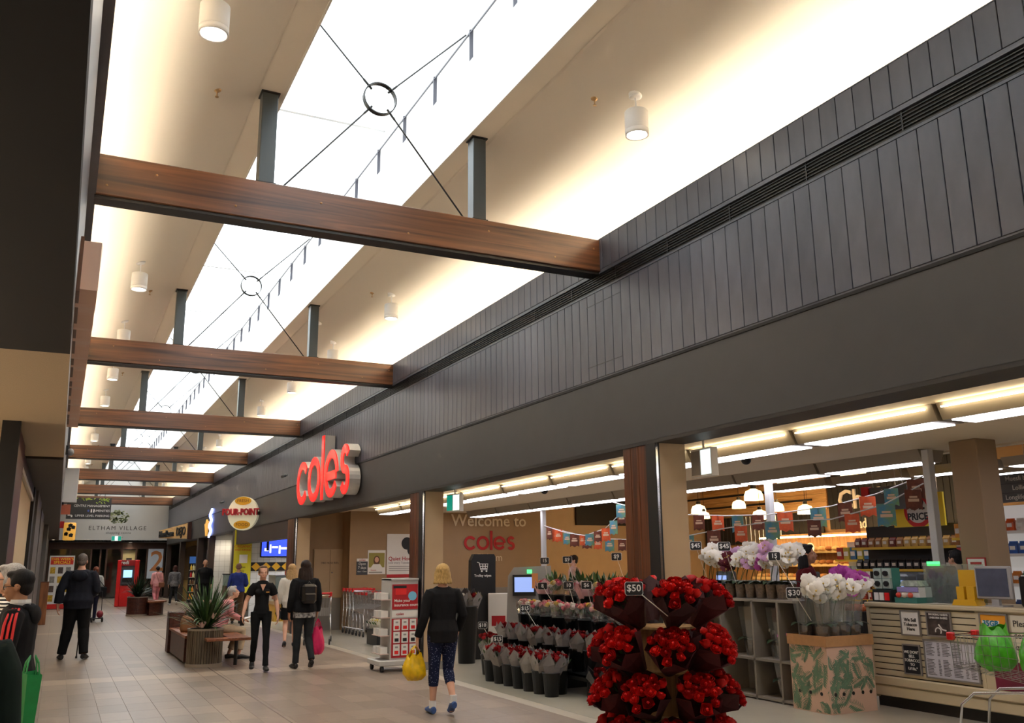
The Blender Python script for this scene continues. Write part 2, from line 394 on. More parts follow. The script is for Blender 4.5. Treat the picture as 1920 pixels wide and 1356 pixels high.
# ------------------------------------------------------------------ timber beams with steel posts and X bracing
def beam(i, y):
    nth = ['nearest', 'second', 'third', 'fourth', 'fifth', 'sixth', 'seventh'][i]
    t = thing('roof_beam', 'brown timber beam across the mall under the skylight, %s from the camera' % nth, 'beam', (CX, y, 4.76), 0, 'timber roof beams')
    b = MB().bevbox(-2.59, 2.59, 0, .22, .028, .41, .008).build('timber', m_beam, t)
    MB().box(-2.59, 2.59, .02, .2, 0, .028).build('steel_flange', m_black, t)
    if i < 4:
        for k, x in enumerate((-2.5, -2.1, -1.4, -.6, .3, 1.2, 2.0, 2.5)):
            T = Matrix.Translation((x, -.001, .12+.17*(k % 2))) @ Matrix.Rotation(pi/2, 4, 'X')
            MB().lathe([(.011, 0), (.011, .004), (.005, .006)], 8, T).build('bolt_head', mat('brass_plug', (150,110,70), .4, metal=.5), t)
    for sx in (-1.13, 1.11):
        p = MB().bevbox(sx-.075, sx+.075, .03, .18, .41, 1.36, .006).build('post', m_steel, t)
        MB().box(sx-.09, sx+.09, .015, .195, 1.355, 1.37).build('cap_plate', m_black, p)
        MB().box(sx-.09, sx+.09, .015, .195, .41, .422).build('base_plate', m_black, p)
    rz_ = 6.36-4.76; ry = .11
    rr = MB()
    n = 32; vs = []; fs = []
    for k in range(n):
        a = 2*pi*k/n
        for (r, dy) in ((.168,-.03),(.18,-.03),(.18,.03),(.168,.03)): vs.append((r*cos(a), ry+dy, rz_+r*sin(a)))
    for k in range(n):
        for q in range(4):
            a = k*4+q; b_ = k*4+(q+1) % 4; c = ((k+1) % n)*4
            fs.append((a, c+q, c+(q+1) % 4, b_))
    rr.add(vs, fs).build('tension_ring', m_black, t, smooth=False)
    for (ex, ez) in ((-.98,.41),(.98,.41),(-.98,2.62),(.98,2.62)):
        d = Vector((ex, 0, ez-rz_)); d.normalize()
        MB().tube([(d.x*.13, ry, rz_+d.z*.13), (d.x*.26, ry, rz_+d.z*.26)], .013, 6).build('turnbuckle', m_black, t)
        MB().tube([(d.x*.16, ry, rz_+d.z*.16), (ex, ry, ez)], .0095, 5).build('cable', m_black, t)
for i, y in enumerate(BEAM_Y): beam(i, y)
# ------------------------------------------------------------------ pendant cylinder lights
m_lampw = mat('lamp_white', (252,252,252), .4)
m_lens = mat('lamp_lens', (255,244,225), .4, emit=14)
def pendant():
    t = thing('pendant_light', 'x', 'lamp', (0,0,0), 0, 'white cylinder pendant lights')
    MB().lathe([(.105,.05),(.11,.055),(.11,.235),(.10,.245),(.0,.245)], 24).lathe([(.11,.05),(.11,0),(.098,0),(.088,.02),(.088,.05)], 24).build('housing', m_lampw, t, True)
    MB().lathe([(.0,.016),(.086,.016)], 24, cap=False).build('lens', m_lens, t)
    MB().tube([(0,0,.24),(0,0,.40)], .009, 6).build('rod', m_lampw, t)
    return t
PEND = pendant(); first = True
for k in range(13):
    y = 6.35+3.52*k
    for x, side in ((.69, 'left'), (4.48, 'right')):
        lab = 'white cylinder pendant light on the %s ceiling slope, %s along from the camera' % (side, ORD[k])
        o = PEND if first else copy_tree(PEND)
        first = False
        o.location = (x, y, 5.48); o['label'] = lab
        zc = 6.115-SL*(abs(x-CX)-1.26)
        s = 1 if x > CX else -1
        Tm = Matrix.Translation((0,0,zc-5.48)) @ Matrix.Rotation(s*math.atan(SL), 4, 'Y')
        MB().lathe([(.0,-.022),(.05,-.022),(.065,-.006),(.066,.004)], 14, Tm).build('ceiling_rose', m_lampw, o, True)
        ld = bpy.data.lights.new('pendant_beam', 'SPOT'); ld.energy = 40; ld.spot_size = 1.5; ld.spot_blend = .7; ld.shadow_soft_size = .08; ld.color = (1,.86,.68)
        lo = bpy.data.objects.new('pendant_beam', ld); COL.objects.link(lo); lo.parent = o; lo.location = (0,0,.012)
# sprinklers and a detector on the slopes
m_spr = mat('sprinkler_brass', (170,140,100), .35, metal=.6)
for k in range(7):
    for x, side in ((.95, 'left'), (4.25, 'right')):
        y = 6.7+7.0*k+(0 if x > 2 else 1.4)
        zc = 6.115-SL*(abs(x-CX)-1.26)
        mb = MB().lathe([(.0,-.07),(.018,-.07),(.018,-.064),(.006,-.06),(.006,-.03),(.012,-.02),(.035,-.004),(.04,.006)], 10)
        mb.build('sprinkler', m_spr, loc=(x, y, zc), label='small brass sprinkler head on the %s ceiling slope, %s one along' % (side, ORD[k]), cat='sprinkler', group='ceiling sprinklers')
MB().lathe([(.0,-.045),(.05,-.04),(.06,-.01),(.06,.01)], 14).build('smoke_detector', m_lampw, smooth=True, loc=(4.0, 16.2, 6.115-SL*.15), label='round white smoke detector on the right ceiling slope', cat='detector')
# ------------------------------------------------------------------ supermarket shell (right)
m_vinyl = mat('store_vinyl', (176,168,152), .22, var=.05, scale=2)
m_sceil = mat('store_ceiling_paint', (230,214,186), .7)
struct('floor_store', MB().box(XW+.02, 21, Y0, 30, -.2, 0), m_vinyl)
struct('floor_shops', MB().box(XW+.02, 9.4, 30, 56, -.2, 0), mat('shop_floor', (120,108,96), .4, var=.08, scale=3))
struct('ceiling_store', MB().box(XW+.36, 10.1, Y0, 23.44, 2.95, 3.15).box(9.2, 10.1, 23.4, 26, 2.95, 3.15).box(10.0, 10.16, Y0, 26, 2.93, 4.75), m_sceil)
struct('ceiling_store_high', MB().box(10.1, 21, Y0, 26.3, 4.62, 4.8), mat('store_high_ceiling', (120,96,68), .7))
struct('wall_store_back', MB().box(20.5, 20.8, Y0, 26.3, 0, 4.7), mat('store_back_wall', (176,136,88), .6, var=.06, scale=2))
struct('wall_store_welcome', MB().box(6.6, 12.1, 22.6, 22.75, 0, 4.7), m_beige2)
struct('wall_store_bay', MB().box(XW+.37, 6.75, 23.3, 23.45, 0, 3.0).box(6.6, 6.75, 22.7, 23.3, 0, 3.0), m_beige2)
struct('wall_store_side', MB().box(12.0, 12.1, 22.7, 26.1, 0, 4.7).box(12.0, 21, 26.0, 26.2, 0, 4.7), m_beige)
struct('baseboard_bay', MB().box(6.6, 12.1, 22.575, 22.6, 0, .98).box(XW+.38, 6.59, 23.275, 23.3, 0, .82), mat('grey_dado', (132,126,118), .5))
struct('wall_store_panel', MB().box(15.2, 18.6, 25.9, 25.999, 2.82, 4.5), mat('black_board', (20,17,15), .7))
# shopfront piers : timber face to the mall, beige flank, metal shutter guide
def pier(n, y0, y1):
    root = bpy.data.objects.new('wall_pier_%d' % n, None); COL.objects.link(root); root['kind'] = 'structure'
    MB().box(XW+.04, XW+.37, y0, y1, 0, ZF-.035).build('core', m_beige, root)
    pw = (y1-y0-.16)/3
    for k in range(3):
        MB().bevbox(XW+.012, XW+.045, y0+.16+k*pw+.003, y0+.16+(k+1)*pw-.003, .06, ZF-.036, .003).build('timber_plank', m_jarrah, root)
    MB().box(XW+.0, XW+.05, y0-.012, y0+.15, 0, ZF-.036).build('shutter_guide', m_black, root)
    MB().box(XW+.005, XW+.03, y0-.014, y0+.014, 0, ZF-.036).build('guide_edge', m_chrome, root)
    MB().box(XW+.05, XW+.375, y0-.012, y0, 0, .12).build('skirting', mat('grey_dado',), root)
pier(1, 13.72, 14.32); pier(2, 7.28, 7.86); pier(3, 22.5, 23.42)
# ------------------------------------------------------------------ small shops further along the right side
shell = MB().box(XW+.36, 9.2, 23.46, YE, 2.86, 3.02)
struct('ceiling_shops', shell, mat('shop_ceiling', (150,140,126), .7))
struct('wall_shops_back', MB().box(9.0, 9.2, 22.8, 56, 0, 3.0), m_beige2)
m_wtile = mat('glazed_tile', (214,214,210), .2)
m_tgrout = mat('tile_joint', (150,148,142), .8)
def tiled(name, x0, x1, y, z0, z1, s=.2):
    w = struct(name, MB().box(x0, x1, y+.008, y+.15, z0, z1), m_tgrout)
    me = MB().bevbox(.003, s-.003, 0, .012, .003, s-.003, .002).mesh('tile', m_wtile)
    k = 0
    for i in range(int((x1-x0)/s)):
        for j in range(int((z1-z0)/s)):
            link('tile', me, w, loc=(x0+i*s, y, z0+j*s)); k += 1
    return w
tiled('wall_shop_1', 5.72, 7.72, 31.0, .0, 2.8, .2)
tiled('wall_shop_2', 5.42, 6.22, 37.0, 0, 2.8, .2)
struct('wall_shop_3', MB().box(6.2, 9.0, 37.0, 37.15, 0, 2.9).box(7.72, 9.0, 31.0, 31.15, 0, 2.9), m_white)
struct('wall_shop_4', MB().box(XW+.1, 9.0, 40.2, 40.35, 0, 2.9), mat('dark_panel', (40,30,26), .6))
struct('wall_shop_5', MB().box(XW+.1, 9.0, 46.5, 46.65, 0, 2.9), mat('ochre_wall', (168,140,80), .6))
struct('trim_5', MB().box(XW+.02, XW+.3, 23.42, 31.0, 2.3, ZF-.03), mat('dark_pelmet', (52,36,28), .6))
struct('trim_6', MB().box(XW+.02, XW+.25, 37.0, 37.4, 0, 2.8).box(XW+.02, XW+.25, 40.1, 40.5, 0, 2.8).box(XW+.02, XW+.25, 46.2, 46.6, 0, 2.8).box(XW+.02, XW+.25, 31.2, 31.7, 0, 2.8).box(XW+.02, XW+.25, 52.2, 52.5, 0, 2.8), mat('brown_mullion', (54,40,32), .5))
m_spot = mat('spot_lens', (255,240,214), .5, emit=22)
def downlight(x, y, z, lab, e=40, group='shop downlights', r=.06, col=(1,.85,.66)):
    t = thing('downlight', lab, 'light', (x, y, z), 0, group)
    MB().lathe([(r,-.012),(r*1.3,-.012),(r*1.35,0)], 12, cap=False).build('trim_ring', m_lampw, t)
    MB().lathe([(0,-.006),(r,-.008)], 12, cap=False).build('lens', m_spot, t)
    ld = bpy.data.lights.new('downlight_beam', 'SPOT'); ld.energy = e; ld.spot_size = 2.2; ld.spot_blend = .8; ld.shadow_soft_size = .1; ld.color = col
    lo = bpy.data.objects.new('downlight_beam', ld); COL.objects.link(lo); lo.parent = t; lo.location = (0,0,-.02)
    return t
for k, (x, y) in enumerate(((6.6,27.0),(7.6,27.0),(6.6,29.6),(7.6,29.6))): downlight(x, y, 2.86, 'round downlight over the poultry counter, %s of four' % ORD[k], 120, col=(.95,.95,1))
for k, x in enumerate((5.6,5.85,6.1)): downlight(x, 36.6, 2.86, 'round downlight in front of the white tiled wall, %s from the mall' % ORD[k], 20)
for k, (x, y) in enumerate(((6.0,42.3),(7.2,42.3),(6.0,45.0),(6.6,38.6),(6.5,49))): downlight(x, y, 2.86, 'round downlight in the far small shops, %s along' % ORD[k], 45)
# ------------------------------------------------------------------ left shopfronts
struct('wall_left_shops', MB().box(-4.2, -4.0, Y0, 56, -.1, 3.1), m_beige2)
m_plum = mat('plum_post', (72,30,32), .45); m_gpil = mat('grey_pilaster', (96,90,86), .5)
struct('wall_left_partition', MB().box(-4.0, -.52, 10.6, 10.75, 0, 3.0).box(-4.0, -.52, 17.9, 18.05, 0, 3.0).box(-4.0,-.6, 30, 30.2, 0, 3.0), m_beige)
struct('door_1', MB().box(-.56, -.46, 10.0, 11.9, 0, 2.99), m_plum)
struct('door_2', MB().box(-.60, -.44, 9.86, 10.0, 0, 3.0).box(-.56,-.46,17.6,18.5,0,2.96), m_black)
lp = MB().box(-.6, -.42, 18.5, 22.0, 0, 2.97).box(-.6, -.44, 24.0, 27.5, 0, 2.97).box(-.6, -.5, 27.5, 33, 0, 2.97).box(-.6, -.38, 33, 35.5, 0, 2.97).box(-.6, -.5, 35.5, YE, 0, 2.97)
struct('wall_left_front', lp, m_gpil)
struct('door_3', MB().box(-.56, -.52, 22.0, 24.0, 0, 2.97), mat('dark_glass', (26,24,24), .1))
WG = bpy.data.objects.new('window_4', None); COL.objects.link(WG); WG['kind'] = 'structure'
MB().box(-.56, -.51, 11.9, 17.6, .1, 2.72).build('pale_panel', mat('display_backing', (206,184,148), .6, var=.06, scale=6), WG)
MB().box(-.55, -.48, 11.9, 17.6, 2.78, 2.965).build('head_track', m_black, WG); MB().box(-.55, -.48, 11.9, 17.6, 0, .1).build('sill', m_black, WG)
MB().box(-.52, -.47, 11.9, 17.6, 2.72, 2.78).build('track_lip', m_alu, WG)
struct('wall_left_display', MB().box(-1.6, -1.5, 10.75, 17.9, 0, 3.0), mat('display_backing', (206,184,148), .6, var=.06, scale=6))
downlight(-1.0, 12.0, 2.999, 'round downlight inside the pale left shop window', 60, 'left shop downlights'); downlight(-1.1, 15, 2.96, 'round downlight deeper in the left shop window', 40, 'left shop downlights')
downlight(-.9, 8.6, 2.999, 'round downlight under the beige left soffit', 60, 'left shop downlights')
downlight(-2.0, 4.6, 2.939, 'round downlight in the open left shop', 50, 'left shop downlights')
for k, (x, y) in enumerate(((-2.3,7.6),(-2.3,9.6),(-2.2,4.6))):  # fill globes added out of view to brighten the beige soffit
    t = thing('added_fill_globe', 'added white fill globe, out of view in the open left shop, %s one' % ORD[k], 'lamp', (x, y, 2.1), 0, 'added fill globes in the left shop'); MB().ell((0,0,0),(.13,.13,.13),16,10).build('globe', mat('fill_globe_glow', (255,236,206), .5, emit=3), t, True); MB().tube([(0,0,.12),(0,0,.9 if y > 6.3 else .84)], .008, 5).build('cord', m_black, t)
    ld = bpy.data.lights.new('fill_globe_light', 'POINT'); ld.energy = 34; ld.color = (1,.86,.68); ld.shadow_soft_size = .14; lo = bpy.data.objects.new('fill_globe_light', ld); COL.objects.link(lo); lo.parent = t; lo.location = (0,0,-.2)
# copper scalloped sign band along the left fascia
def corr():
    vs = []; fs = []; n = 132
    for i in range(n+1):
        y = 6.0+6.1*i/n; d = .03*sin(2*pi*i/11)+.014*sin(2*pi*i/7.3)
        vs += [(-.05, y, 3.30+d), (.072, y, 3.30+d), (.072+d*.2, y, 3.62), (-.05, y, 3.62)]
    for i in range(n):
        for q in range(4): a = i*4+q; b = i*4+(q+1) % 4; fs.append((a, b, b+4, a+4))
    fs += [(3,2,1,0), tuple(n*4+q for q in range(4))]
    return MB().add(vs, fs)
t = thing('awning_sign', 'copper coloured corrugated sign band along the left fascia', 'sign', (0,0,0))
corr().build('corrugated_band', mat('copper_paint', (250,214,194), .4), t)
MB().box(-.055, -.03, 5.98, 12.12, 3.28, 3.64).build('backing_rail', mat('copper_dark', (120,84,66), .4), t)
# ------------------------------------------------------------------ far end : glazed entry under the end wall
struct('ceiling_entry', MB().box(-4.2, 9.4, YE, 56.2, 2.9, 3.0), mat('entry_ceiling', (40,32,28), .7))
struct('wall_outside', MB().box(-4.2, 9.4, 55.5, 56.2, -.2, 3.0), mat('entry_dark', (34,32,26), .7, var=.4, scale=1.6, rgb2=(60,64,40)))
m_brframe = mat('bronze_frame', (70,46,34), .45)
WE = bpy.data.objects.new('window_5', None); COL.objects.link(WE); WE['kind'] = 'structure'
for x in (-.45,.55,1.55,2.0,2.3,3.05,3.75,4.3,5.15): MB().box(x-.04, x+.04, 53.2, 53.28, 0, 2.9).build('mullion', m_brframe, WE)
for a, b in ((-.41,.51),(.59,1.51),(2.34,3.01),(3.09,3.71)): MB().box(a, b, 53.23, 53.24, .08, 2.55).build('pane', m_glass, WE)
MB().box(-4, 5.3, 53.18, 53.3, 2.55, 2.9).build('transom', m_brframe, WE)
struct('trim_7', MB().box(3.1, 3.72, 53.4, 53.5, 0, 2.5), mat('entry_lit_wall', (196,176,128), .6))
downlight(1.75, 52.62, 2.919, 'bright downlight below the end wall', 40, 'entry downlights'); downlight(-.3, 50.5, 2.969, 'small downlight under the far left soffit', 15, 'entry downlights')
downlight(3.4, 52.9, 2.899, 'downlight above the far right doors', 40, 'entry downlights')
# far hallway end panel lettering and logo
m_ink = mat('sign_ink', (52,46,42), .6); m_leafg = mat('logo_green', (150,158,110), .6)
es = thing('wall_sign', 'grey lettered centre name with green tree logo on the end wall', 'sign', (CX, YE-.001, 0))
text(es, 'ELTHAM VILLAGE', .30, .10, 3.62, m_ink, spacing=1.25)
text(es, 'shopping centre', .17, .15, 3.38, m_ink, spacing=1.1)
dots = MB(); rr = random.Random(3)
for k in range(120):
    a = rr.uniform(0, 2*pi); q = sqrt(rr.uniform(.05, 1)); x = .1+.5*q*cos(a); z = 4.22+.36*q*sin(a)
    if z < 3.9 and abs(x-.1) < .15: continue
    dots.prism([(x+.035*cos(u+a)*1.6, z+.035*sin(u+a)) for u in [i*pi/3 for i in range(6)]], -.006, 0)
dots.build('leaf_dots', m_leafg, es)
MB().tube([(.1+.35*sin(u), 0, 3.06+.12*cos(u)) for u in [(-1.0+i*.2) for i in range(11)]], .012, 4).build('arc_stroke', m_leafg, es)
ex = thing('exit_sign', 'small green running man exit sign low on the end wall', 'sign', (2.66, YE-.06, 2.96))
MB().box(-.25,.25,-.03,.05,0,.26).build('housing', m_white, ex)
MB().box(-.23,-.08,-.034,-.03,.02,.24).box(.08,.23,-.034,-.03,.02,.24).build('green_field', mat('exit_green', (10,130,110), .4, emit=.6), ex)
MB().box(-.07,.07,-.034,-.03,.02,.24).build('white_field', mat('exit_white', (220,240,240), .4, emit=.8), ex)
# ------------------------------------------------------------------ people
def esweep(mb, pts, rad, lat=(1,0,0)):
    """elliptical sweep; rad [(a,b)], a along lat"""
    P = [Vector(p) for p in pts]; n = 14; vs = []; fs = []
    for i, p in enumerate(P):
        d = (P[min(i+1, len(P)-1)]-P[max(i-1, 0)]).normalized(); L = Vector(lat); L = (L-d*L.dot(d))
        L = L.normalized() if L.length > 1e-5 else d.orthogonal().normalized(); w = d.cross(L)
        a, b = rad[i] if isinstance(rad[i], tuple) else (rad[i], rad[i])
        for k in range(n):
            t = 2*pi*k/n; vs.append(p+L*cos(t)*a+w*sin(t)*b)
    for i in range(len(P)-1):
        for k in range(n):
            q = i*n+k; r = i*n+(k+1) % n; fs.append((q, r, r+n, q+n))
    fs += [tuple(range(n-1, -1, -1)), tuple(range((len(P)-1)*n, len(P)*n))]
    return mb.add(vs, fs)
def fused(name, mb, m, parent, voxel=.011, smooth=3, **kw):
    """one continuous skin over overlapping volumes (voxel remesh + smoothing)"""
    o = mb.build(name, m, parent, True, **kw)
    r = o.modifiers.new('skin', 'REMESH'); r.mode = 'VOXEL'; r.voxel_size = voxel; r.use_smooth_shade = True
    if smooth:
        s = o.modifiers.new('soften', 'SMOOTH'); s.factor = .5; s.iterations = smooth
    return o
TORSO = [(.85,.150,.105),(.93,.168,.122),(1.0,.158,.112),(1.07,.138,.100),(1.17,.143,.104),(1.28,.162,.112),(1.36,.168,.102),(1.415,.135,.08),(1.445,.075,.062)]
SKINS = {'fair': (214,164,138), 'tan': (190,138,108), 'olive': (176,128,96)}
def fabric(name, rgb, var=.25, scale=9, **kw):
    return mat('fabric_'+name, rgb, .85, var=var, scale=scale, bump=.12, bscale=26, spec=.2, **kw)
def person(label, loc, rz, H=1.65, skin='fair', lean=0.0, seat=None, legs=None, arms=None, head=(0,0), hair=('short',(60,44,34)),
           top=None, bottom=None, shoes=(20,20,20), fat=1.0, wid=1.0, voxel=.011, face=True, curl=.5, hands=True, group=None, name='person'):
    """local frame: faces +Y, feet at z 0, right side +X; lengths for a 1.7 m figure"""
    t = thing(name, label, 'person', loc, rz, group); s = H/1.7
    S = lambda mb: setattr(mb, 'v', [(x*s, y*s, z*s) for x, y, z in mb.v]) or mb
    pz = 0 if seat is None else seat/s+.10-.93
    TM = Matrix.Translation((0,0,.93+pz)) @ Matrix.Rotation(-lean, 4, 'X') @ Matrix.Translation((0,0,-.93))
    tp = lambda x, y, z: TM @ Vector((x, y, z))
    sm = mat('skin_'+skin, SKINS[skin], .5, var=.06, scale=14, spec=.35)
    # joints
    hip = {1: Vector((.088,0,.90+pz)), -1: Vector((-.088,0,.90+pz))}
    LG = legs or {}
    lg = {}
    for q in (1, -1):
        k, a, toe = LG.get(q, ((.095*q,.015,.49),(.1*q,-.03,.085),(.115*q,.13,.03)))
        lg[q] = (hip[q], Vector(k), Vector(a), Vector(toe))
    AR = arms or {}
    ar = {}
    for q in (1, -1):
        sh = tp(.178*q*wid, -.01, 1.385)
        e, w_, hd, pn = AR.get(q, ((.225*q,-.03,1.11),(.235*q,.05,.88),(0,.1,-1),(-q,.15,0)))
        ar[q] = (sh, Vector(e), Vector(w_), Vector(hd).normalized(), Vector(pn).normalized())
    hy, hp = head
    HM = Matrix.Translation(tp(0,.018,1.585)) @ Matrix.Rotation(hy, 4, 'Z') @ Matrix.Rotation(-hp, 4, 'X')
    h = lambda x, y, z: HM @ Vector((x, y, z))
    def ring(z0, z1, gain, f=fat, extra=0):
        rows = [r for r in TORSO if z0-.001 <= r[0] <= z1+.001]
        return [tp(0, (.012 if r[0] < .99 else 0)*-1, r[0]) for r in rows], [(r[1]*wid*(f if r[0] < 1.3 else 1)+gain, r[2]*f+gain) for r in rows]
    def leg_pts(q, gain, f1=1.0):
        a, k, an, toe = lg[q]
        pts = [a+Vector((0,0,.05)), a.lerp(k,.15), a.lerp(k,.5), k, k.lerp(an,.3), k.lerp(an,.65), an]
        rr = [.088, .086, .071, .054, .055, .043, .034]
        return pts, [r*fat+gain for r in rr]
    def arm_pts(q):
        sh, e, w_, _, _ = ar[q]
        return [sh+Vector((-.03*q,0,.0)), sh.lerp(e,.25), sh.lerp(e,.7), e, e.lerp(w_,.35), w_], [.054,.048,.041,.036,.036,.025]
    # --- body
    b = MB(); p_, r_ = ring(.85, 1.445, -.006); esweep(b, p_+[tp(0,.0,1.49), h(0,-.015,-.06)], r_+[(.054,.056),(.05,.054)])
    for q in (1, -1):
        p_, r_ = leg_pts(q, -.004); esweep(b, p_, r_)
        _, _, an, toe = lg[q]; fd = (toe-an); fd.z = 0
        fd = fd.normalized() if fd.length > 1e-4 else Vector((0,1,0))
        esweep(b, [an-fd*.045-Vector((0,0,.04)), an+fd*.02-Vector((0,0,.03)), toe-fd*.03, toe+fd*.05], [(.024,.028),(.03,.034),(.034,.02),(.024,.012)], fd.cross(Vector((0,0,1))))
        p_, r_ = arm_pts(q); esweep(b, p_, r_)
        if hands:
            sh, e, w_, hd, pn = ar[q]
            z_ = -hd; y_ = (pn-z_*pn.dot(z_)).normalized(); x_ = y_.cross(z_)
            # thumb side : forward/up of the person
            tx = 1 if x_.dot(Vector((0,1,.3))) > 0 else -1
            hv = lambda x, y, z: w_+x_*x*tx+y_*y+z_*z
            esweep(b, [hv(0,0,.02), hv(0,0,-.01), hv(.002,.002,-.05), hv(.002,.004,-.09)], [(.024,.02),(.027,.019),(.038,.016),(.038,.013)], x_)
            for fi, (fx, fl) in enumerate(((.028,.074),(.0095,.083),(-.009,.078),(-.027,.060))):
                pt = [hv(fx,.002,-.075)]; ang = .15+curl*.4; zz = -.085; yy = .003
                for sg in (.45,.32,.23):
                    pt.append(hv(fx*1.06, yy, zz)) if sg == .45 else None
                    yy += fl*sg*sin(ang); zz -= fl*sg*cos(ang); ang += curl*.75; pt.append(hv(fx*1.1, yy, zz))
                esweep(b, pt, [.0095,.0095,.0088,.008,.0068], x_)
            esweep(b, [hv(.024,.004,-.02), hv(.044,.014,-.045), hv(.05,.026,-.068), hv(.046,.036,-.088)], [.014,.0115,.010,.0078], y_)
    Rh = HM.to_3x3()
    b.ell(h(0,-.012,.03), (.074,.094,.092), 14, 10, R=Rh); b.ell(h(0,.028,-.03), (.06,.064,.078), 12, 9, R=Rh); b.ell(h(0,.05,-.083), (.03,.03,.026), 10, 7, R=Rh)
    b.ell(h(0,.058,.018), (.055,.034,.02), 10, 7, R=Rh); b.ell(h(0,.1,-.022), (.0125,.02,.02), 8, 6, R=Rh); b.ell(h(0,.09,.0), (.009,.016,.03), 8, 6, R=Rh)
    b.ell(h(0,.083,-.062), (.026,.014,.013), 8, 6, R=Rh)
    for q in (1, -1):
        b.ell(h(.034*q,.062,-.03), (.026,.026,.024), 8, 6, R=Rh); b.ell(h(.076*q,-.008,-.008), (.011,.019,.032), 8, 6, R=Rh)
    body = fused('body', S(b), sm, t, voxel*.78 if hands else voxel, 2)
    if face:
        mw = mat('eye_white', (225,220,214), .3); mi = mat('eye_iris', (48,36,28), .2); ml = mat('lips_'+skin, (168,92,84), .45)
        for q in (1, -1):
            e_ = S(MB().ell(h(.032*q,.079,.0), (.0115,.008,.0056), 8, 6, R=Rh)).build('eye', mw, t, True)
            S(MB().ell(h(.032*q,.0855,.0), (.0056,.004,.0054), 8, 6, R=Rh)).build('iris', mi, e_, True)
            S(MB().tube([h(.013*q,.091,.021), h(.033*q,.088,.027), h(.052*q,.071,.02)], [.0018,.0026,.0014], 5)).build('eyebrow', mat('brow', tuple(int(c*.6) for c in hair[1]), .8), t)
        S(MB().tube([h(-.024,.087,-.063), h(-.01,.0965,-.061), h(0,.0965,-.0625), h(.01,.0965,-.061), h(.024,.087,-.063)], [.002,.0055,.005,.0055,.002], 6)).build('lips', ml, t, True)
    # --- hair
    st, hc = hair; g = MB(); hm = mat('hair_%d_%d_%d' % hc, hc, .6, var=.45, scale=30, stretch=(6,6,.8), bump=.4, bscale=60, spec=.25)
    cap = lambda k=1.0: g.ell(h(0,-.026,.05), (.082*k,.094*k,.085*k), 14, 10, R=Rh)
    if st == 'short':
        cap(); g.ell(h(0,-.055,-.005), (.072,.055,.07), 12, 8, R=Rh); g.ell(h(0,.04,.095), (.058,.045,.028), 10, 7, R=Rh)
        for q in (1,-1): g.ell(h(.07*q,.01,.03), (.014,.03,.035), 8, 6, R=Rh)
    elif st == 'bob':
        cap(1.08); g.ell(h(0,-.06,-.015), (.092,.062,.09), 12, 8, R=Rh); g.ell(h(0,.045,.1), (.06,.045,.028), 10, 7, R=Rh)
        for q in (1,-1): g.ell(h(.078*q,-.005,-.02), (.026,.052,.08), 10, 7, R=Rh)
        for k in range(9):
            a = pi*(.05+.9*k/8); esweep(g, [h(.08*cos(a),-.03-.065*sin(a),-.03), h(.096*cos(a),-.03-.08*sin(a),-.075), h(.112*cos(a+.15),-.03-.10*sin(a+.1),-.105)], [.022,.02,.007])
    elif st == 'long':
        cap(1.07); g.ell(h(0,-.06,-.03), (.09,.06,.12), 12, 8, R=Rh); g.ell(h(0,.045,.1), (.06,.045,.028), 10, 7, R=Rh)
        for k in range(8):
            a = pi*(-.02+1.04*k/7); esweep(g, [h(.08*cos(a),-.03-.05*sin(a),0), h(.095*cos(a),-.035-.07*sin(a),-.12), h(.10*cos(a),-.045-.075*sin(a),-.22), h(.085*cos(a+.1),-.05-.07*sin(a),-.30)], [.03,.032,.026,.01])
    elif st == 'bun':
        g.ell(h(0,-.03,.046), (.079,.09,.082), 14, 10, R=Rh); g.ell(h(0,.022,.098), (.056,.046,.024), 10, 7, R=Rh); [g.ell(h(.069*q,.002,.028), (.017,.05,.05), 8, 6, R=Rh) for q in (1,-1)]; g.ell(h(0,-.05,-.01), (.074,.06,.065), 10, 7, R=Rh); g.ell(h(0,-.125,.03), (.035,.03,.035), 8, 6, R=Rh)
    elif st == 'fringe':      # thinning, hair at the back and sides
        g.ell(h(0,-.06,-.0), (.075,.05,.06), 12, 8, R=Rh); g.ell(h(0,-.04,.05), (.078,.075,.068), 12, 8, R=Rh)
        for q in (1,-1): g.ell(h(.068*q,-.02,.005), (.016,.045,.04), 8, 6, R=Rh)
    elif st == 'cropped':
        g.ell(h(0,-.028,.035), (.077,.085,.09), 12, 8, R=Rh)
    fused('hair', S(g), hm, t, .0085, 2)
    # --- clothing
    if top:
        c = MB(); hem = top.get('hem', .93); gain = top.get('gain', .014)
        p_, r_ = ring(hem, 1.415, gain); p_ = [tp(0,-.008,hem-.03)]+p_; r_ = [(r_[0][0]+.006, r_[0][1]+.006)]+r_
        esweep(c, p_+[tp(0,-.008,1.452)], r_+[(.078,.066)])
        for q in (1, -1):
            if top.get('bust'): c.ell(tp(.072*q*wid, .075, 1.265), (.068,.056,.062), 10, 7)
        sl = top.get('sleeve', 1.0)
        for q in (1, -1):
            pts, rr = arm_pts(q); sh, e, w_ = ar[q][:3]
            if sl >= 1: esweep(c, pts[:-1]+[e.lerp(w_,.93)], [r+gain*.9 for r in rr[:-1]]+[.036+gain*.5])
            elif sl > .5: esweep(c, pts[:4]+[e.lerp(w_,(sl-.5)*2)], [r+gain*.9 for r in rr[:4]]+[.036+gain])
            elif sl > 0: esweep(c, [pts[0], pts[1], sh.lerp(e, .5+sl*.4)], [.06+gain*.5,.056+gain,.056+gain])
            c.ell(sh+Vector((-.03*q,0,-.012)), (.056+gain*.6,.056+gain*.6,.048+gain*.4), 10, 7)
        fused(top.get('name', 'shirt'), S(c), top['m'], t, voxel, 3)
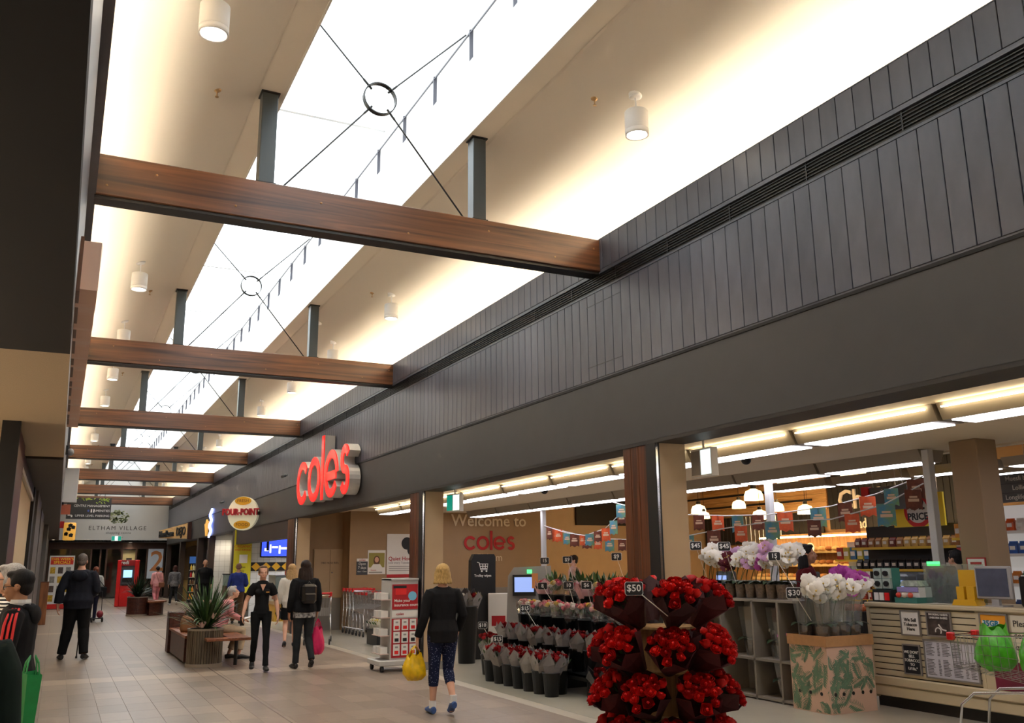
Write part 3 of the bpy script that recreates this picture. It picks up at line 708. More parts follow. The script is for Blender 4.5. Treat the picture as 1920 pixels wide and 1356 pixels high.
    if bottom:
        c = MB(); p_, r_ = ring(.85, 1.0, .009); esweep(c, p_, r_)
        ln = bottom.get('len', 1.0); g_ = bottom.get('gain', .012)
        for q in (1, -1):
            a, k, an, toe = lg[q]; pts, rr = leg_pts(q, g_)
            if ln >= 1: esweep(c, pts[:-1]+[an+Vector((0,0,.0))], rr[:-1]+[.046+g_])
            elif ln > .5: esweep(c, pts[:4]+[k.lerp(an,(ln-.5)*.95), k.lerp(an,(ln-.5)*1.9)], rr[:4]+[rr[4], rr[5]+.004])
            else: esweep(c, pts[:2]+[a.lerp(k,ln*1.8)], rr[:2]+[rr[2]+.02])
        fused(bottom.get('name', 'trousers'), S(c), bottom['m'], t, voxel, 3)
    if shoes:
        for q in (1, -1):
            _, k, an, toe = lg[q]; fd = (toe-an); tilt = fd.z; fd2 = Vector((fd.x, fd.y, 0)); fd2 = fd2.normalized() if fd2.length > 1e-4 else Vector((0,1,0))
            lat = fd2.cross(Vector((0,0,1))); c = MB(); dz = Vector((0,0,1))
            sl_ = Vector((0,0,-.045)); tl = (toe-an+Vector((0,0,.055)))
            hl = an-fd2*.06+sl_
            esweep(c, [hl, an+sl_*.8+fd2*.01, an.lerp(toe,.55)+dz*-.012, toe-dz*.002, toe+fd2*.065-dz*.006], [(.034,.04),(.04,.05),(.044,.04),(.046,.032),(.036,.022)], lat)
            sh_ = fused('shoe', S(c), mat('shoe_%d_%d_%d' % shoes, shoes, .5), t, voxel, 2)
    return t
def walk(front, st=.26, lift=.10):
    """leg dict : which leg (1 right, -1 left) is in front"""
    d = {}
    for q in (1, -1):
        if q == front: d[q] = ((.09*q, .11, .50), (.095*q, st*.75, .088), (.105*q, st*.75+.15, .05))
        else: d[q] = ((.092*q, .03, .49), (.098*q, -st*.85, .088+lift), (.105*q, -st*.62, .03+lift*.25))
    return d
# ------------------------------------------------------------------ lettering strokes for the rounded supermarket name
def arc(cx, cz, r, a0, a1, n=28): return [(cx+r*cos(RD(a0+(a1-a0)*i/n)), cz+r*sin(RD(a0+(a1-a0)*i/n))) for i in range(n+1)]
def stroke(mb, path, w, y0, y1, closed=False):
    n = len(path); L = []; Rr = []
    for i in range(n):
        a = path[(i-1) % n] if (closed or i > 0) else path[i]; b = path[(i+1) % n] if (closed or i < n-1) else path[i]
        dx, dz = b[0]-a[0], b[1]-a[1]; l = sqrt(dx*dx+dz*dz) or 1
        L.append((path[i][0]-dz/l*w/2, path[i][1]+dx/l*w/2)); Rr.append((path[i][0]+dz/l*w/2, path[i][1]-dx/l*w/2))
    vs = []; fs = []
    for i in range(n): vs += [(L[i][0], y0, L[i][1]), (Rr[i][0], y0, Rr[i][1]), (Rr[i][0], y1, Rr[i][1]), (L[i][0], y1, L[i][1])]
    for i in range(n if closed else n-1):
        a, b = i*4, ((i+1) % n)*4
        for q in range(4): fs.append((a+q, a+(q+1) % 4, b+(q+1) % 4, b+q))
    if not closed: fs += [(3,2,1,0), tuple((n-1)*4+q for q in range(4))]
    mb.add(vs, fs)
def word_coles():
    """returns [(letter, [ (path, closed) ], x centre)], x height 1, centred on x, baseline z 0"""
    r, w = .405, .19
    out = []; x = 0
    def put(ch, paths, wd):
        nonlocal x
        out.append((ch, [([(px+x, pz) for px, pz in p], c) for p, c in paths])); x += wd+.075
    put('c', [(arc(.5, .5, r, 38, 322), False)], .93)
    put('o', [(arc(.5, .5, r, 0, 360, 36)[:-1], True)], 1.0)
    put('l', [([(.1,0),(.1,1.38)], False)], .2)
    put('e', [([(.13,.46),(.86,.46)], False), (arc(.5, .5, r, 0, 325), False)], .98)
    put('s', [(arc(.40,.70,.205,25,270,16)+arc(.40,.292,.205,90,-155,16)[1:], False)], .72)
    x -= .075
    return [(ch, [([(px-x/2, pz) for px, pz in p], c) for p, c in ps]) for ch, ps in out], w
m_cred = mat('sign_red_acrylic', (232,34,30), .25, emit=.55); m_return = mat('sign_return', (206,202,196), .35, metal=.3)
sg = thing('store_sign', 'large red and silver 3D channel letters spelling the supermarket name on the fascia', 'sign', (XW-.012, 19.2, 2.96), LEFT)
WORD, SWD = word_coles()
for ch, paths in WORD:
    b = MB(); fce = MB()
    for p, c in paths:
        p = [(px*1.06, pz*1.0) for px, pz in p]
        stroke(b, p, SWD, -.24, -.02, c); stroke(fce, p, SWD-.012, -.262, -.238, c)
    L = b.build('letter', m_return, sg); fce.build('letter_face', m_cred, L)
MB().box(-2.1, 2.1, -.03, 0, .3, .36).build('mounting_rail', m_return, sg)
# --- round hanging sign on the wall (projects into the mall)
m_cream = mat('sign_cream', (236,228,196), .5, emit=.12); m_ylw = mat('sign_yellow', (232,170,30), .5); m_redt = mat('sign_crimson', (186,34,44), .4)
ov = thing('hanging_sign', 'oval cream sign with yellow and red lettering beside the poultry shop', 'sign', (4.72, 27.3, 3.11), -.55)
MB().prism([(.45*cos(a), .49*sin(a)) for a in [2*pi*i/36 for i in range(36)]], 0, .14).build('disc', m_cream, ov)
MB().prism([(.25*cos(a), .36+.12*sin(a)) for a in [2*pi*i/20 for i in range(20)]], -.012, 0).build('yellow_badge', m_ylw, ov)
MB().prism([(.25*cos(a), -.33+.12*sin(a)) for a in [2*pi*i/20 for i in range(20)]], -.012, 0).build('yellow_badge', m_ylw, ov)
text(ov, 'FRESH', .13, 0, .36, mat('sign_brown', (150,90,20), .5), y=-.016); text(ov, 'FOOD', .13, 0, -.33, mat('sign_brown'), y=-.016)
text(ov, 'FOUR-POINT', .26, -.04, .03, m_redt, y=-.05, depth=.07, bold=.03, xs=.72)
MB().box(.36, .5, .03, .11, -.05, .05).build('bracket', m_black, ov)
# --- timber box sign further along
bx_ = thing('box_sign', 'timber box sign with dark raised lettering near the far end', 'sign', (5.1, 42.2, 2.8), LEFT+.16)
MB().prism([(-4.6,.14),(-4.6,.5),(0,.68),(0,0)], -.12, 0).build('timber_box', wood_mat('ply', (196,150,90), (222,182,120), .5, (1,8,8), 2), bx_)
text(bx_, 'BlueRose', .42, -3.3, .30, m_black, y=-.15, depth=.05, bold=.02, xs=1.55); text(bx_, 'DEJO', .52, -.95, .33, m_black, y=-.14, depth=.03, bold=.02, xs=1.2)
MB().box(0, .12, -.13, .02, -.02, .72).build('end_bracket', mat('rust_bracket', (60,28,20), .6), bx_)
# --- little neon logo
ng = thing('neon_logo', 'small gold and blue glowing logo on the dark fascia', 'sign', (XW-.014, 37.0, 3.15), LEFT)
MB().prism([(-.95,.1),(-.75,-.1),(-.55,-.38),(-.35,-.38),(-.15,-.1),(-.1,.18),(-.35,.1),(-.5,.26),(-.7,.1)], -.06, 0).build('gold_leaf', mat('neon_gold', (216,160,70), .4, emit=.5), ng)
z = MB()
for k in range(5): stroke(z, [(.2+.5*((k) % 2),-.42+k*.2),(.2+.5*((k+1) % 2),-.22+k*.2)], .1, -.06, 0)
z.build('blue_tube', mat('neon_blue', (150,170,255), .4, emit=4.0), ng)
# --- fascia cameras
for y, z_, lab in ((23.6,3.86,'small bullet camera on the fascia beside the red letters'), (33.6,3.82,'small bullet camera on the fascia further down the mall')):
    t = thing('security_camera', lab, 'camera', (XW-.012, y, z_), LEFT)
    MB().cbox((0,-.02,.05),(.05,.05,.05)).build('mount', m_alu, t); MB().tube([(-.02,-.05,.04),(.1,-.16,-.01)], .04, 8).build('barrel', m_alu, t)
# --- hanging directory
dr = thing('directory_sign', 'dark hanging directory listing management, amenities and parking with leaf print', 'sign', (1.02, 43.86, 3.67))
MB().box(-.88,.88,-.04,.04,0,.92).build('panel', mat('directory_board', (44,42,42), .5), dr)
mwt = mat('white_print', (232,230,226), .5); 
text(dr, 'CENTRE MANAGEMENT', .135, .84, .57, mwt, y=-.043, align='RIGHT'); text(dr, 'AMENITIES', .135, .84, .36, mwt, y=-.043, align='RIGHT'); text(dr, 'UPPER LEVEL PARKING', .135, .84, .14, mwt, y=-.043, align='RIGHT')
ic = MB()
for x in (.10,.2): ic.cbox((x,-.042,.34),(.05,.004,.1)).prism([(x+.026*cos(a), .415+.026*sin(a)) for a in [pi*i/4 for i in range(8)]], -.044, -.04)
ic.build('toilet_symbols', mwt, dr); MB().prism([(-.02+.04*cos(a), .36+.05*sin(a)) for a in [pi*i/4 for i in range(8)]], -.044, -.04).build('blue_symbol', mat('blue_print', (70,90,170), .5), dr)
MB().cbox((-.74,-.042,.16),(.16,.004,.04)).cbox((-.66,-.042,.12),(.06,.004,.09)).build('car_symbol', mwt, dr)
lv = MB(); rr = random.Random(5)
for k in range(46):
    x = rr.uniform(-.86,.84); 
    if -.45 < x < -.3 : continue
    zz = .90-abs(rr.gauss(0, .05))*(1.6 if x > 0 else .6); a = rr.uniform(-1, 1); c, s_ = cos(a), sin(a)
    lv.prism([(x+c*u-s_*v, min(.918, zz+s_*u+c*v)) for u, v in ((-.06,0),(-.02,.025),(.04,.012),(.06,0),(.02,-.022))], -.046, -.04)
lv.build('leaf_print', mat('leaf_print', (150,176,60), .5), dr)
for x in (-.6,.6): MB().tube([(x,0,.92),(x,0,1.13)], .012, 5).build('hanger_rod', m_black, dr)
# --- left wall signs
t = thing('blade_sign', 'plain white light box projecting from the left wall', 'sign', (0, 30, 3.5)); MB().bevbox(-.05,.34,0,.16,0,1.02,.012).build('box', mat('lightbox', (226,224,224), .5), t); MB().box(-.05,.2,.02,.12,-.35,-.06).build('orange_panel', mat('terracotta_sign', (176,92,66), .5), t); MB().box(-.05,.0,.02,.12,-.1,.02).build('arm', m_black, t)
t = thing('drum_sign', 'yellow drum shaped sign with dark drawings on the left', 'sign', (.26, 34, 2.5))
MB().lathe([(.0,0),(.17,0),(.19,.03),(.19,.55),(.17,.58),(0,.58)], 20).build('drum', mat('drum_yellow', (214,160,70), .5, emit=.35), t, True)
dk = MB()
for k, (a, zz) in enumerate(((-1.3,.16),(-1.7,.36),(-1.0,.42),(-2.1,.2),(-1.5,.48))):
    T = Matrix.Rotation(a+pi/2, 4, 'Z') @ Matrix.Translation((0,-.193,zz)); dk.prism([(-.06,-.05),(.05,-.06),(.07,.04),(0,.07),(-.07,.03)], -.004, .004, T)
dk.build('dark_drawing', m_black, t); MB().box(-.31,-.18,-.03,.03,.4,.62).build('red_bracket', mat('bracket_red', (170,20,24), .5), t)
t = thing('security_camera', 'dome camera low on the left fascia below the copper band', 'camera', (-.045, 15.9, 3.42))
MB().box(0,.03,-.06,.06,-.06,.08).build('mount', m_black, t); MB().ell((.07,0,-.02),(.055,.055,.06),12,8).build('dome', mat('dome_grey', (150,150,150), .2), t, True)
# ------------------------------------------------------------------ planters and benches
m_slat = wood_mat('dark_slat', (66,54,42), (122,108,86), .5, (8,8,.8), 2); m_bench = wood_mat('bench_timber', (96,52,30), (150,88,52), .4, (10,1,10), 2)
m_endb = wood_mat('bench_dark', (52,26,20), (86,44,32), .4, (3,3,8), 2); m_soil = mat('potting_soil', (38,28,22), .95, var=.3, scale=30)
m_leaf = vary_mat('palm_leaf', [(44,74,34),(58,92,40),(36,62,32),(74,104,52)], .4, .25, 12); m_leafd = vary_mat('dark_leaf', [(26,46,26),(34,58,30),(22,38,24)], .4, .25, 12)
def blade(L, w, droop, a, el, z0=0, n=7, r0=.02):
    """strap leaf as a folded strip"""
    vs = []; fs = []
    for i in range(n+1):
        u = i/n; rr = r0+L*u*cos(el)*(1-.12*u); zz = z0+L*u*sin(el)-droop*L*u*u; ww = w*(sin(pi*min(1,(.12+u*.88)))**.7)*.5+.0008
        c, s_ = cos(a), sin(a)
        for q, lift in ((-1,.25),(0,0),(1,.25)): vs.append((rr*c-q*ww*s_, rr*s_+q*ww*c, zz+lift*ww))
    for i in range(n):
        k = i*3; fs += [(k,k+1,k+4,k+3),(k+1,k+2,k+5,k+4)]
    return vs, fs
def planter(name, label, loc, r, hgt, mslat, leafm, nleaf, seed, L=(.45,.75), wide=.03):
    t = thing(name, label, 'planter', loc); rr = random.Random(seed)
    n = int(2*pi*r/.042); sl = MB()
    for k in range(n):
        T = Matrix.Rotation(2*pi*k/n, 4, 'Z'); sl.box(r-.03, r, -.017, .017, .05, hgt-.02, T)
    sl.build('slat_cladding', mslat, t, kind='stuff')
    MB().lathe([(0,.03),(r-.028,.03),(r-.028,hgt-.05),(r-.06,hgt-.05),(r-.06,hgt-.08),(0,hgt-.08)], 28).build('drum', m_dark, t)
    MB().lathe([(r-.03,hgt-.03),(r+.006,hgt-.03),(r+.006,hgt),(r-.03,hgt)], 32, cap=False).build('rim', mat('pale_rim', (150,138,122), .4), t)
    MB().lathe([(r-.04,0),(r+.012,0),(r+.012,.05),(r-.04,.05)], 32, cap=False).build('base_ring', mat('pale_rim'), t)
    MB().lathe([(0,hgt-.06),(r-.035,hgt-.07)], 20, cap=False).build('soil', m_soil, t)
    pl = thing('potted_plant', label.replace('planter', 'palm growing in the planter'), 'plant', (loc[0], loc[1], loc[2]+hgt-.065))
    for k in range(nleaf):
        a = rr.uniform(0, 2*pi); el = rr.uniform(.45, 1.45); vs, fs = blade(rr.uniform(*L), rr.uniform(.7,1.3)*wide, rr.uniform(.08,.5), a, el, rr.uniform(0,.12), 7, .01+rr.uniform(0,.05))
        MB().add(vs, fs).build('leaf', leafm, pl, True)
    for k in range(5):
        a = rr.uniform(0,2*pi); MB().tube([(.03*cos(a),.03*sin(a),-.02),(.06*cos(a),.06*sin(a),.2)], [.014,.008], 6).build('stem', mat('stem_green', (60,78,40), .6), pl)
    return t, pl
P1, PL1 = planter('planter_tub', 'ribbed round timber planter at the near end of the bench', (2.31, 16.2, 0), .285, .6, m_slat, m_leaf, 200, 11, (.55,1.15), .03)
# bromeliad flowers in the near planter
for k, (a, r_, z_) in enumerate(((-.3,.16,.14),(-2.0,.2,.08),(-1.2,.22,.22),(.4,.2,.2),(-1.7,.05,.42))):
    mb = MB()
    for q in range(7):
        vs, fs = blade(.15, .035, .2, q*.9, 1.1, 0, 4); mb.add(vs, fs, Matrix.Translation((r_*cos(a), r_*sin(a), z_)))
    mb.build('pale_flower', mat('bromeliad_pink', (226,190,178), .5), PL1, True)
# bench along the planter
bn = thing('bench', 'dark timber bench with slatted seat joining the ribbed round planter', 'bench', (2.45, 17.6, 0))
for k in range(5): MB().bevbox(-.42+k*.118, -.31+k*.118, -1.08, 1.35, .42, .465, .006).build('seat_plank', m_bench, bn)
MB().bevbox(.17, .50, -1.70, 1.35, .42, .465, .006).build('seat_plank', m_bench, bn)
MB().bevbox(-.20, .50, -1.98, -1.71, .42, .465, .006).build('seat_plank', m_bench, bn)
MB().box(-.40, .1, -.9, 1.2, .03, .42).build('plinth', m_endb, bn)
MB().bevbox(-.43, -.36, 1.35, 1.75, .0, .75, .008).build('end_panel', m_endb, bn); MB().bevbox(-.36, -.05, 1.35, 1.42, .0, .74, .006).build('back_panel', m_endb, bn); MB().bevbox(-.36, -.05, 1.66, 1.73, .0, .74, .006).build('back_panel', m_endb, bn)
MB().tube([(.35,-1.5,0),(.35,-1.5,.42)], .03, 8).build('leg', m_black, bn); MB().tube([(.4,1.0,0),(.4,1.0,.42)], .03, 8).build('leg', m_black, bn)
hb = thing('handbag', 'tan rounded handbag resting on the bench behind the plant', 'bag', (2.22, 17.5, .466))
MB().lathe([(0,0),(.15,0),(.17,.05),(.165,.2),(.13,.28),(.0,.3)], 16, Matrix.Diagonal((1,.6,1,1))).build('pouch', mat('tan_leather', (150,104,66), .5), hb, True)
MB().tube([(.12*cos(a), 0, .25+.14*sin(a)) for a in [pi*i/10 for i in range(11)]], .008, 5).build('strap', mat('tan_leather'), hb)
# far planter with curved timber bench
P2, PL2 = planter('planter_tub', 'dark round planter in the far middle of the mall', (2.55, 33.9, 0), .33, .62, m_endb, m_leafd, 150, 23, (.5,1.05), .036)
bn = thing('bench', 'curved timber bench around the far dark planter', 'bench', (2.72, 34.2, 0))
MB().lathe([(.42,.42),(.8,.42),(.8,.47),(.42,.47),(.42,.42)], 16, None, -1.4, 1.9, False).build('seat_ring', m_bench, bn); MB().lathe([(.45,0),(.7,0),(.7,.42),(.45,.42),(.45,0)], 16, None, -1.3, 1.8, False).build('plinth', m_endb, bn)
t = thing('timber_bollard', 'slim brown timber box standing against the left shopfront', 'bollard', (-.28, 30.2, 0)); MB().bevbox(-.11,.11,-.12,.12,0,1.2,.008).build('box', wood_mat('bollard_timber', (112,66,36), (150,94,54), .5, (8,8,.8), 2), t); MB().box(-.12,.12,-.13,.13,1.2,1.215).build('cap', m_endb, t)
# ------------------------------------------------------------------ cash machine
m_kred = mat('kiosk_red', (206,26,26), .3)
k_ = thing('cash_machine', 'red standing cash machine with lit screen', 'kiosk', (2.68, 41.9, 0), -.12)
MB().bevbox(-.42,-.26,0,.6,0,1.9,.02).build('side_wing', m_kred, k_); MB().bevbox(.26,.42,0,.6,0,1.9,.02).build('side_wing', m_kred, k_); MB().bevbox(-.26,.26,.03,.58,0,.85,.01).build('lower_cabinet', m_kred, k_)
MB().bevbox(-.28,.28,.02,.58,1.66,1.9,.01).build('header', mat('kiosk_dark_red', (150,16,18), .35), k_); text(k_, 'redi', .2, -.14, 1.79, mwt, y=.012, bold=.02)
MB().box(-.26,.26,.08,.58,.85,1.66).build('fascia', mat('kiosk_grey', (70,70,74), .4), k_); MB().box(-.17,.17,.07,.08,1.18,1.48).build('screen', mat('kiosk_screen', (120,170,220), .3, emit=1.6), k_)
MB().box(-.2,.2,-.02,.1,.9,.95).build('keypad_shelf', mat('kiosk_grey'), k_); MB().box(-.2,.2,.06,.08,1.0,1.14).build('keypad', m_black, k_)
# ------------------------------------------------------------------ specials stand
m_sred = mat('poster_red', (204,36,26), .5)
p_ = thing('specials_board', 'white stand poster of weekly specials with red header', 'sign', (.16, 41.0, 0))
MB().box(-.45,.45,0,.05,.02,2.08).build('panel', mat('poster_white', (222,220,216), .5), p_); MB().box(-.41,.41,-.006,0,1.73,2.02).build('red_header', m_sred, p_); MB().box(-.45,.45,-.006,0,.02,.2).build('red_footer', m_sred, p_)
text(p_, "THIS WEEK'S", .145, 0, 1.94, mat('yellow_print', (250,214,60), .5), y=-.009, bold=.012); text(p_, 'SPECIALS', .15, 0, 1.81, mat('yellow_print'), y=-.009, bold=.012)
for i in range(3):
    for j in range(4): MB().box(-.4+i*.28,-.22+i*.28,-.005,0,.3+j*.36,.55+j*.36).build('product_picture', [mat('pic_yellow', (220,176,50), .5, var=.5, scale=18), mat('pic_brown', (96,76,66), .5, var=.6, scale=20), mat('pic_grey', (150,146,140), .5, var=.5, scale=24)][(i+j) % 3], p_)
MB().box(-.42,.42,-.1,.15,0,.02).build('foot', m_black, p_)
# ------------------------------------------------------------------ small right shops' contents
mtv = vary_mat('screen_picture', [(40,60,190)], .3, .9, 7, emit=1.3)
tv = thing('television', 'wall mounted television showing a blue studio scene', 'television', (6.55, 30.96, 1.88)); MB().bevbox(-.55,.55,0,.035,0,.68,.01).build('casing', m_black, tv); MB().box(-.51,.51,-.003,0,.04,.64).build('picture', mat('tv_blue', (50,70,220), .3, emit=1.3, var=.7, scale=5, rgb2=(16,18,90)), tv)
st_ = MB()
for x, w_, z0, z1 in ((-.25,.05,.14,.42),(-.18,.2,.3,.36),(.05,.06,.12,.38),(.12,.2,.26,.33),(.36,.07,.14,.4),(-.42,.14,.2,.3)): st_.box(x, x+w_, -.006, -.003, z0, z1)
st_.build('studio_figures', mat('tv_white', (225,225,240), .3, emit=1.2), tv); MB().box(-.36,-.28,-.007,-.003,.22,.56).build('presenter', mat('tv_dark', (20,16,24), .4), tv)
fz = thing('tile_frieze', 'black and yellow diamond tile frieze below the television', 'frieze', (6.7, 30.99, 1.44)); MB().box(-.98,1.0,-.012,0,0,.28).build('black_band', m_black, fz)
dm = MB().prism([(-.15,.14),(0,.005),(.15,.14),(0,.275)], -.02, -.012).mesh('diamond', mat('diamond_yellow', (212,160,40), .35))
for k in range(6): link('diamond', dm, fz, loc=(-.82+k*.33, 0, 0))
dc = thing('display_counter', 'chilled glass display counter with diamond tiled base', 'counter', (6.75, 28.2, 0))
MB().box(-.9,1.6,-.5,.5,0,.5).build('base', mat('diamond_base', (196,150,50), .4), dc); MB().box(-.92,1.62,-.52,.52,.48,.56).build('ledge', mat('counter_ledge', (190,160,120), .4), dc)
dmb = MB().prism([(-.12,.24),(0,.02),(.12,.24),(0,.46)], -.01, 0).mesh('diamond', m_black)
for k in range(9): link('diamond', dmb, dc, loc=(-.75+k*.27, -.501, 0))
MB().prism([(-.9,.56),(-.9,1.3),(1.6,1.3),(1.6,.56)], -.5, -.49, Matrix.Shear('XZ', 4, (0, 0)) if False else None).build('front_glass', pane_mat('case_glass', (220,232,228), .25, .02, .12), dc)
MB().box(-.9,1.6,-.5,.5,1.3,1.33).build('top', m_alu, dc); MB().box(-.9,1.6,.46,.5,.56,1.3).build('back', m_white, dc)
for k in range(7):
    tr = MB().box(-.82+k*.34,-.54+k*.34,-.4,.3,.62,.7); tr.build('tray', [mat('tray_meat', (190,120,96), .5, var=.4, scale=20), mat('tray_green', (150,160,110), .5, var=.5, scale=18), mat('tray_cream', (214,196,160), .5, var=.3, scale=18)][k % 3], dc)
for k in range(6):
    MB().lathe([(0,0),(.04,0),(.045,.1),(.02,.13),(.02,.17),(0,.17)], 8).build('sauce_jar', vary_mat('jar_mix', [(180,60,40),(210,190,150),(120,60,40)], .3), loc=(6.2+k*.2, 27.9, 1.331), label='small sauce jar in the row on top of the glass counter', cat='jar', group='jars on the deli counter')
bn_ = thing('banner', 'tall yellow shop banner with round emblem and ticked list', 'banner', (5.43, 30.95, .75))
MB().box(-.28,.28,0,.03,0,2.03).build('panel', mat('banner_yellow', (206,196,40), .5), bn_); MB().box(-.1,.16,-.004,0,.95,1.22).build('white_patch', mwt, bn_)
MB().prism([(.18*cos(a)-.02, 1.74+.18*sin(a)) for a in [2*pi*i/24 for i in range(24)]], -.005, 0).build('dark_emblem', mat('emblem_olive', (84,78,30), .6), bn_)
text(bn_, 'ORGANIC', .12, 0, 1.48, m_sred, y=-.003); text(bn_, 'FREE RANGE', .09, 0, 1.37, m_sred, y=-.003)
for k, w_ in enumerate(('chicken','turkey','vegetarian')): text(bn_, '> '+w_, .085, -.22, .82-k*.12, m_ink, y=-.003, align='LEFT')
nt_ = thing('notice', 'white paper notice on the dark far doorway', 'notice', (5.72, 40.16, 1.92)); MB().box(-.14,.14,0,.012,0,.36).build('sheet', mwt, nt_)
cb = thing('cafe_counter', 'dark glass cake counter with coffee machine at the far tiled wall', 'counter', (6.3, 35.4, 0)); MB().box(-.7,1.2,-.4,.4,0,.9).build('base', mat('counter_brown', (84,64,44), .5), cb); MB().box(-.7,1.2,-.4,.35,.9,1.3).build('glass_case', pane_mat('case_glass'), cb); MB().box(-.72,1.22,-.42,.42,1.3,1.33).build('top', m_black, cb)
cm = thing('coffee_machine', 'small steel coffee machine on the far cake counter', 'machine', (6.1, 35.4, 1.331)); MB().bevbox(-.2,.2,-.2,.2,0,.34,.03).build('body', m_alu, cm); MB().tube([(-.1,-.22,.05),(-.1,-.22,.2)], .03, 8).build('group_head', m_black, cm)
# far ochre shop : fridge of bottles and shelf
fr = thing('drinks_fridge', 'drinks fridge with blue header at the far ochre shop', 'fridge', (5.85, 44.3, 0), -.15)
MB().box(-.45,.45,0,.6,0,2.1).build('cabinet', m_black, fr); MB().box(-.43,.43,-.02,0,1.75,2.05).build('blue_header', mat('fridge_blue', (50,90,150), .4, emit=.4), fr)
for j in range(5):
    MB().box(-.42,.42,-.012,0,.15+j*.32,.17+j*.32).build('shelf', m_white, fr)
    for i in range(8): MB().lathe([(0,0),(.04,0),(.04,.15),(.015,.2),(.015,.24),(0,.24)], 8).build('bottle', vary_mat('bottle_mix', [(200,120,40),(170,40,40),(210,200,150),(60,110,60),(210,170,60),(90,60,40)], .25, emit=.15), loc=(5.5+i*.1, 44.2, .172+j*.32), label='small coloured bottle on the far drinks fridge shelves', cat='bottle', group='bottles in the far fridge')
ar_ = thing('arch_panel', 'dark arched recess panel above the far fridge', 'panel', (5.85, 46.49, 0)); MB().prism([(-.5,1.0),(.6,1.0)]+[(.05+.55*cos(a), 2.1+.5*sin(a)) for a in [pi*i/10 for i in range(11)]], -.02, 0).build('recess', mat('arch_brown', (96,76,44), .6), ar_)
# window poster with the big orange digit
wp = thing('window_poster', 'pale blue window poster with a large orange number two', 'poster', (4.73, 53.12, 1.0)); MB().box(-.38,.38,0,.02,0,1.56).build('sheet', mat('poster_blue', (160,168,176), .5, emit=.1), wp); text(wp, '2', 1.5, .08, .86, mat('orange_print', (206,136,80), .5), y=-.003, bold=.01)
gp = thing('far_picture', 'dark square picture on the lit far entry wall', 'picture', (3.42, 53.38, 1.75)); MB().box(-.14,.14,0,.02,0,.34).build('canvas', m_dark, gp)
# ------------------------------------------------------------------ flowers
rf = random.Random(42)
m_rose = vary_mat('rose_red', [(186,14,16),(204,22,20),(168,10,14),(214,30,24)], .45, .3, 30, spec=.3)
m_roseb = vary_mat('rose_burgundy', [(140,14,20),(158,22,26),(120,10,16)], .5, .3, 30, spec=.3)
m_redwrap = vary_mat('red_wrap_paper', [(60,4,9),(70,5,10),(50,3,8)], .7, .25, 6); m_greywrap = vary_mat('grey_wrap_paper', [(132,126,122),(116,110,108),(146,140,134)], .6, .2, 6)
m_blackwrap = vary_mat('charcoal_wrap', [(40,38,40),(52,48,50)], .4, .3, 6); m_bucket = mat('black_bucket', (20,20,21), .4); m_foliage = vary_mat('bouquet_leaf', [(46,70,36),(60,88,44),(36,56,30)], .5, .25, 14)
def rose_mesh(m, n=5):
    """cupped bloom : outer petals, inner cup, coiled heart"""
    mb = MB(); k_ = 9
    def cup(prof, wav, ph):
        vs = []; fs = []
        for i, (r, z) in enumerate(prof):
            for k in range(k_):
                a = 2*pi*k/k_+ph+.12*i; d = 1+wav*(1 if k % 2 else -1)*(i/(len(prof)-1)); vs.append((r*d*cos(a), r*d*sin(a), z+(wav*.03*(1 if k % 3 == 0 else -.5) if i == len(prof)-1 else 0)))
        for i in range(len(prof)-1):
            for k in range(k_): fs.append((i*k_+k, i*k_+(k+1) % k_, (i+1)*k_+(k+1) % k_, (i+1)*k_+k))
        mb.add(vs, fs)
    cup([(.008,-.012),(.026,.0),(.036,.016),(.040,.026)], .10, 0); cup([(.012,.0),(.026,.014),(.029,.034)], .10, .3); cup([(.008,.01),(.018,.026),(.019,.042)], .12, .7)
    mb.ell((0,0,.03), (.012,.012,.014), 6, 4)
    return mb.mesh('rose', m, True)
ROSE, ROSEB = rose_mesh(m_rose), rose_mesh(m_roseb)
def wrap_mesh(m, r0=.05, r1=.17, h_=.34, teeth=9, ruff=.045, seed=1):
    q = random.Random(seed); n = teeth*2; vs = []; fs = []; ph = [q.uniform(-.5,.5) for _ in range(n)]
    prof = [(0,r0),(.35,r0+(r1-r0)*.38),(.7,r0+(r1-r0)*.78),(1.0,r1)]
    for u, r in prof:
        for k in range(n):
            a = 2*pi*(k+.25*ph[k]*u)/n; ww = 1+(.10 if k % 2 else -.06)*u; zz = u*h_+(ruff*(1 if k % 2 == 0 else -.6)+ph[k]*.03)*(u if u == 1 else 0)
            vs.append((r*ww*cos(a), r*ww*sin(a), zz))
    for i in range(len(prof)-1):
        for k in range(n): fs.append((i*n+k, i*n+(k+1) % n, (i+1)*n+(k+1) % n, (i+1)*n+k))
    return MB().add(vs, fs).mesh('wrap', m)
LEAFM = MB().add([(0,0,0),(.012,.02,.03),(.004,0,.08),(-.012,.02,.03),(0,.008,.035)], [(0,1,4),(1,2,4),(2,3,4),(3,0,4)]).mesh('leaf', m_foliage)
FOLI = (lambda mb: [mb.add([(0,0,0),(.016,0,.04),(0,.006,.1),(-.016,0,.04)], [(0,1,2),(0,2,3)], Matrix.Rotation(k*2.4,4,'Z') @ Matrix.Translation((.02+.008*k,0,.0)) @ Matrix.Rotation(.25+.05*k,4,'Y')) for k in range(11)] and mb)(MB()).mesh('foliage', m_foliage)
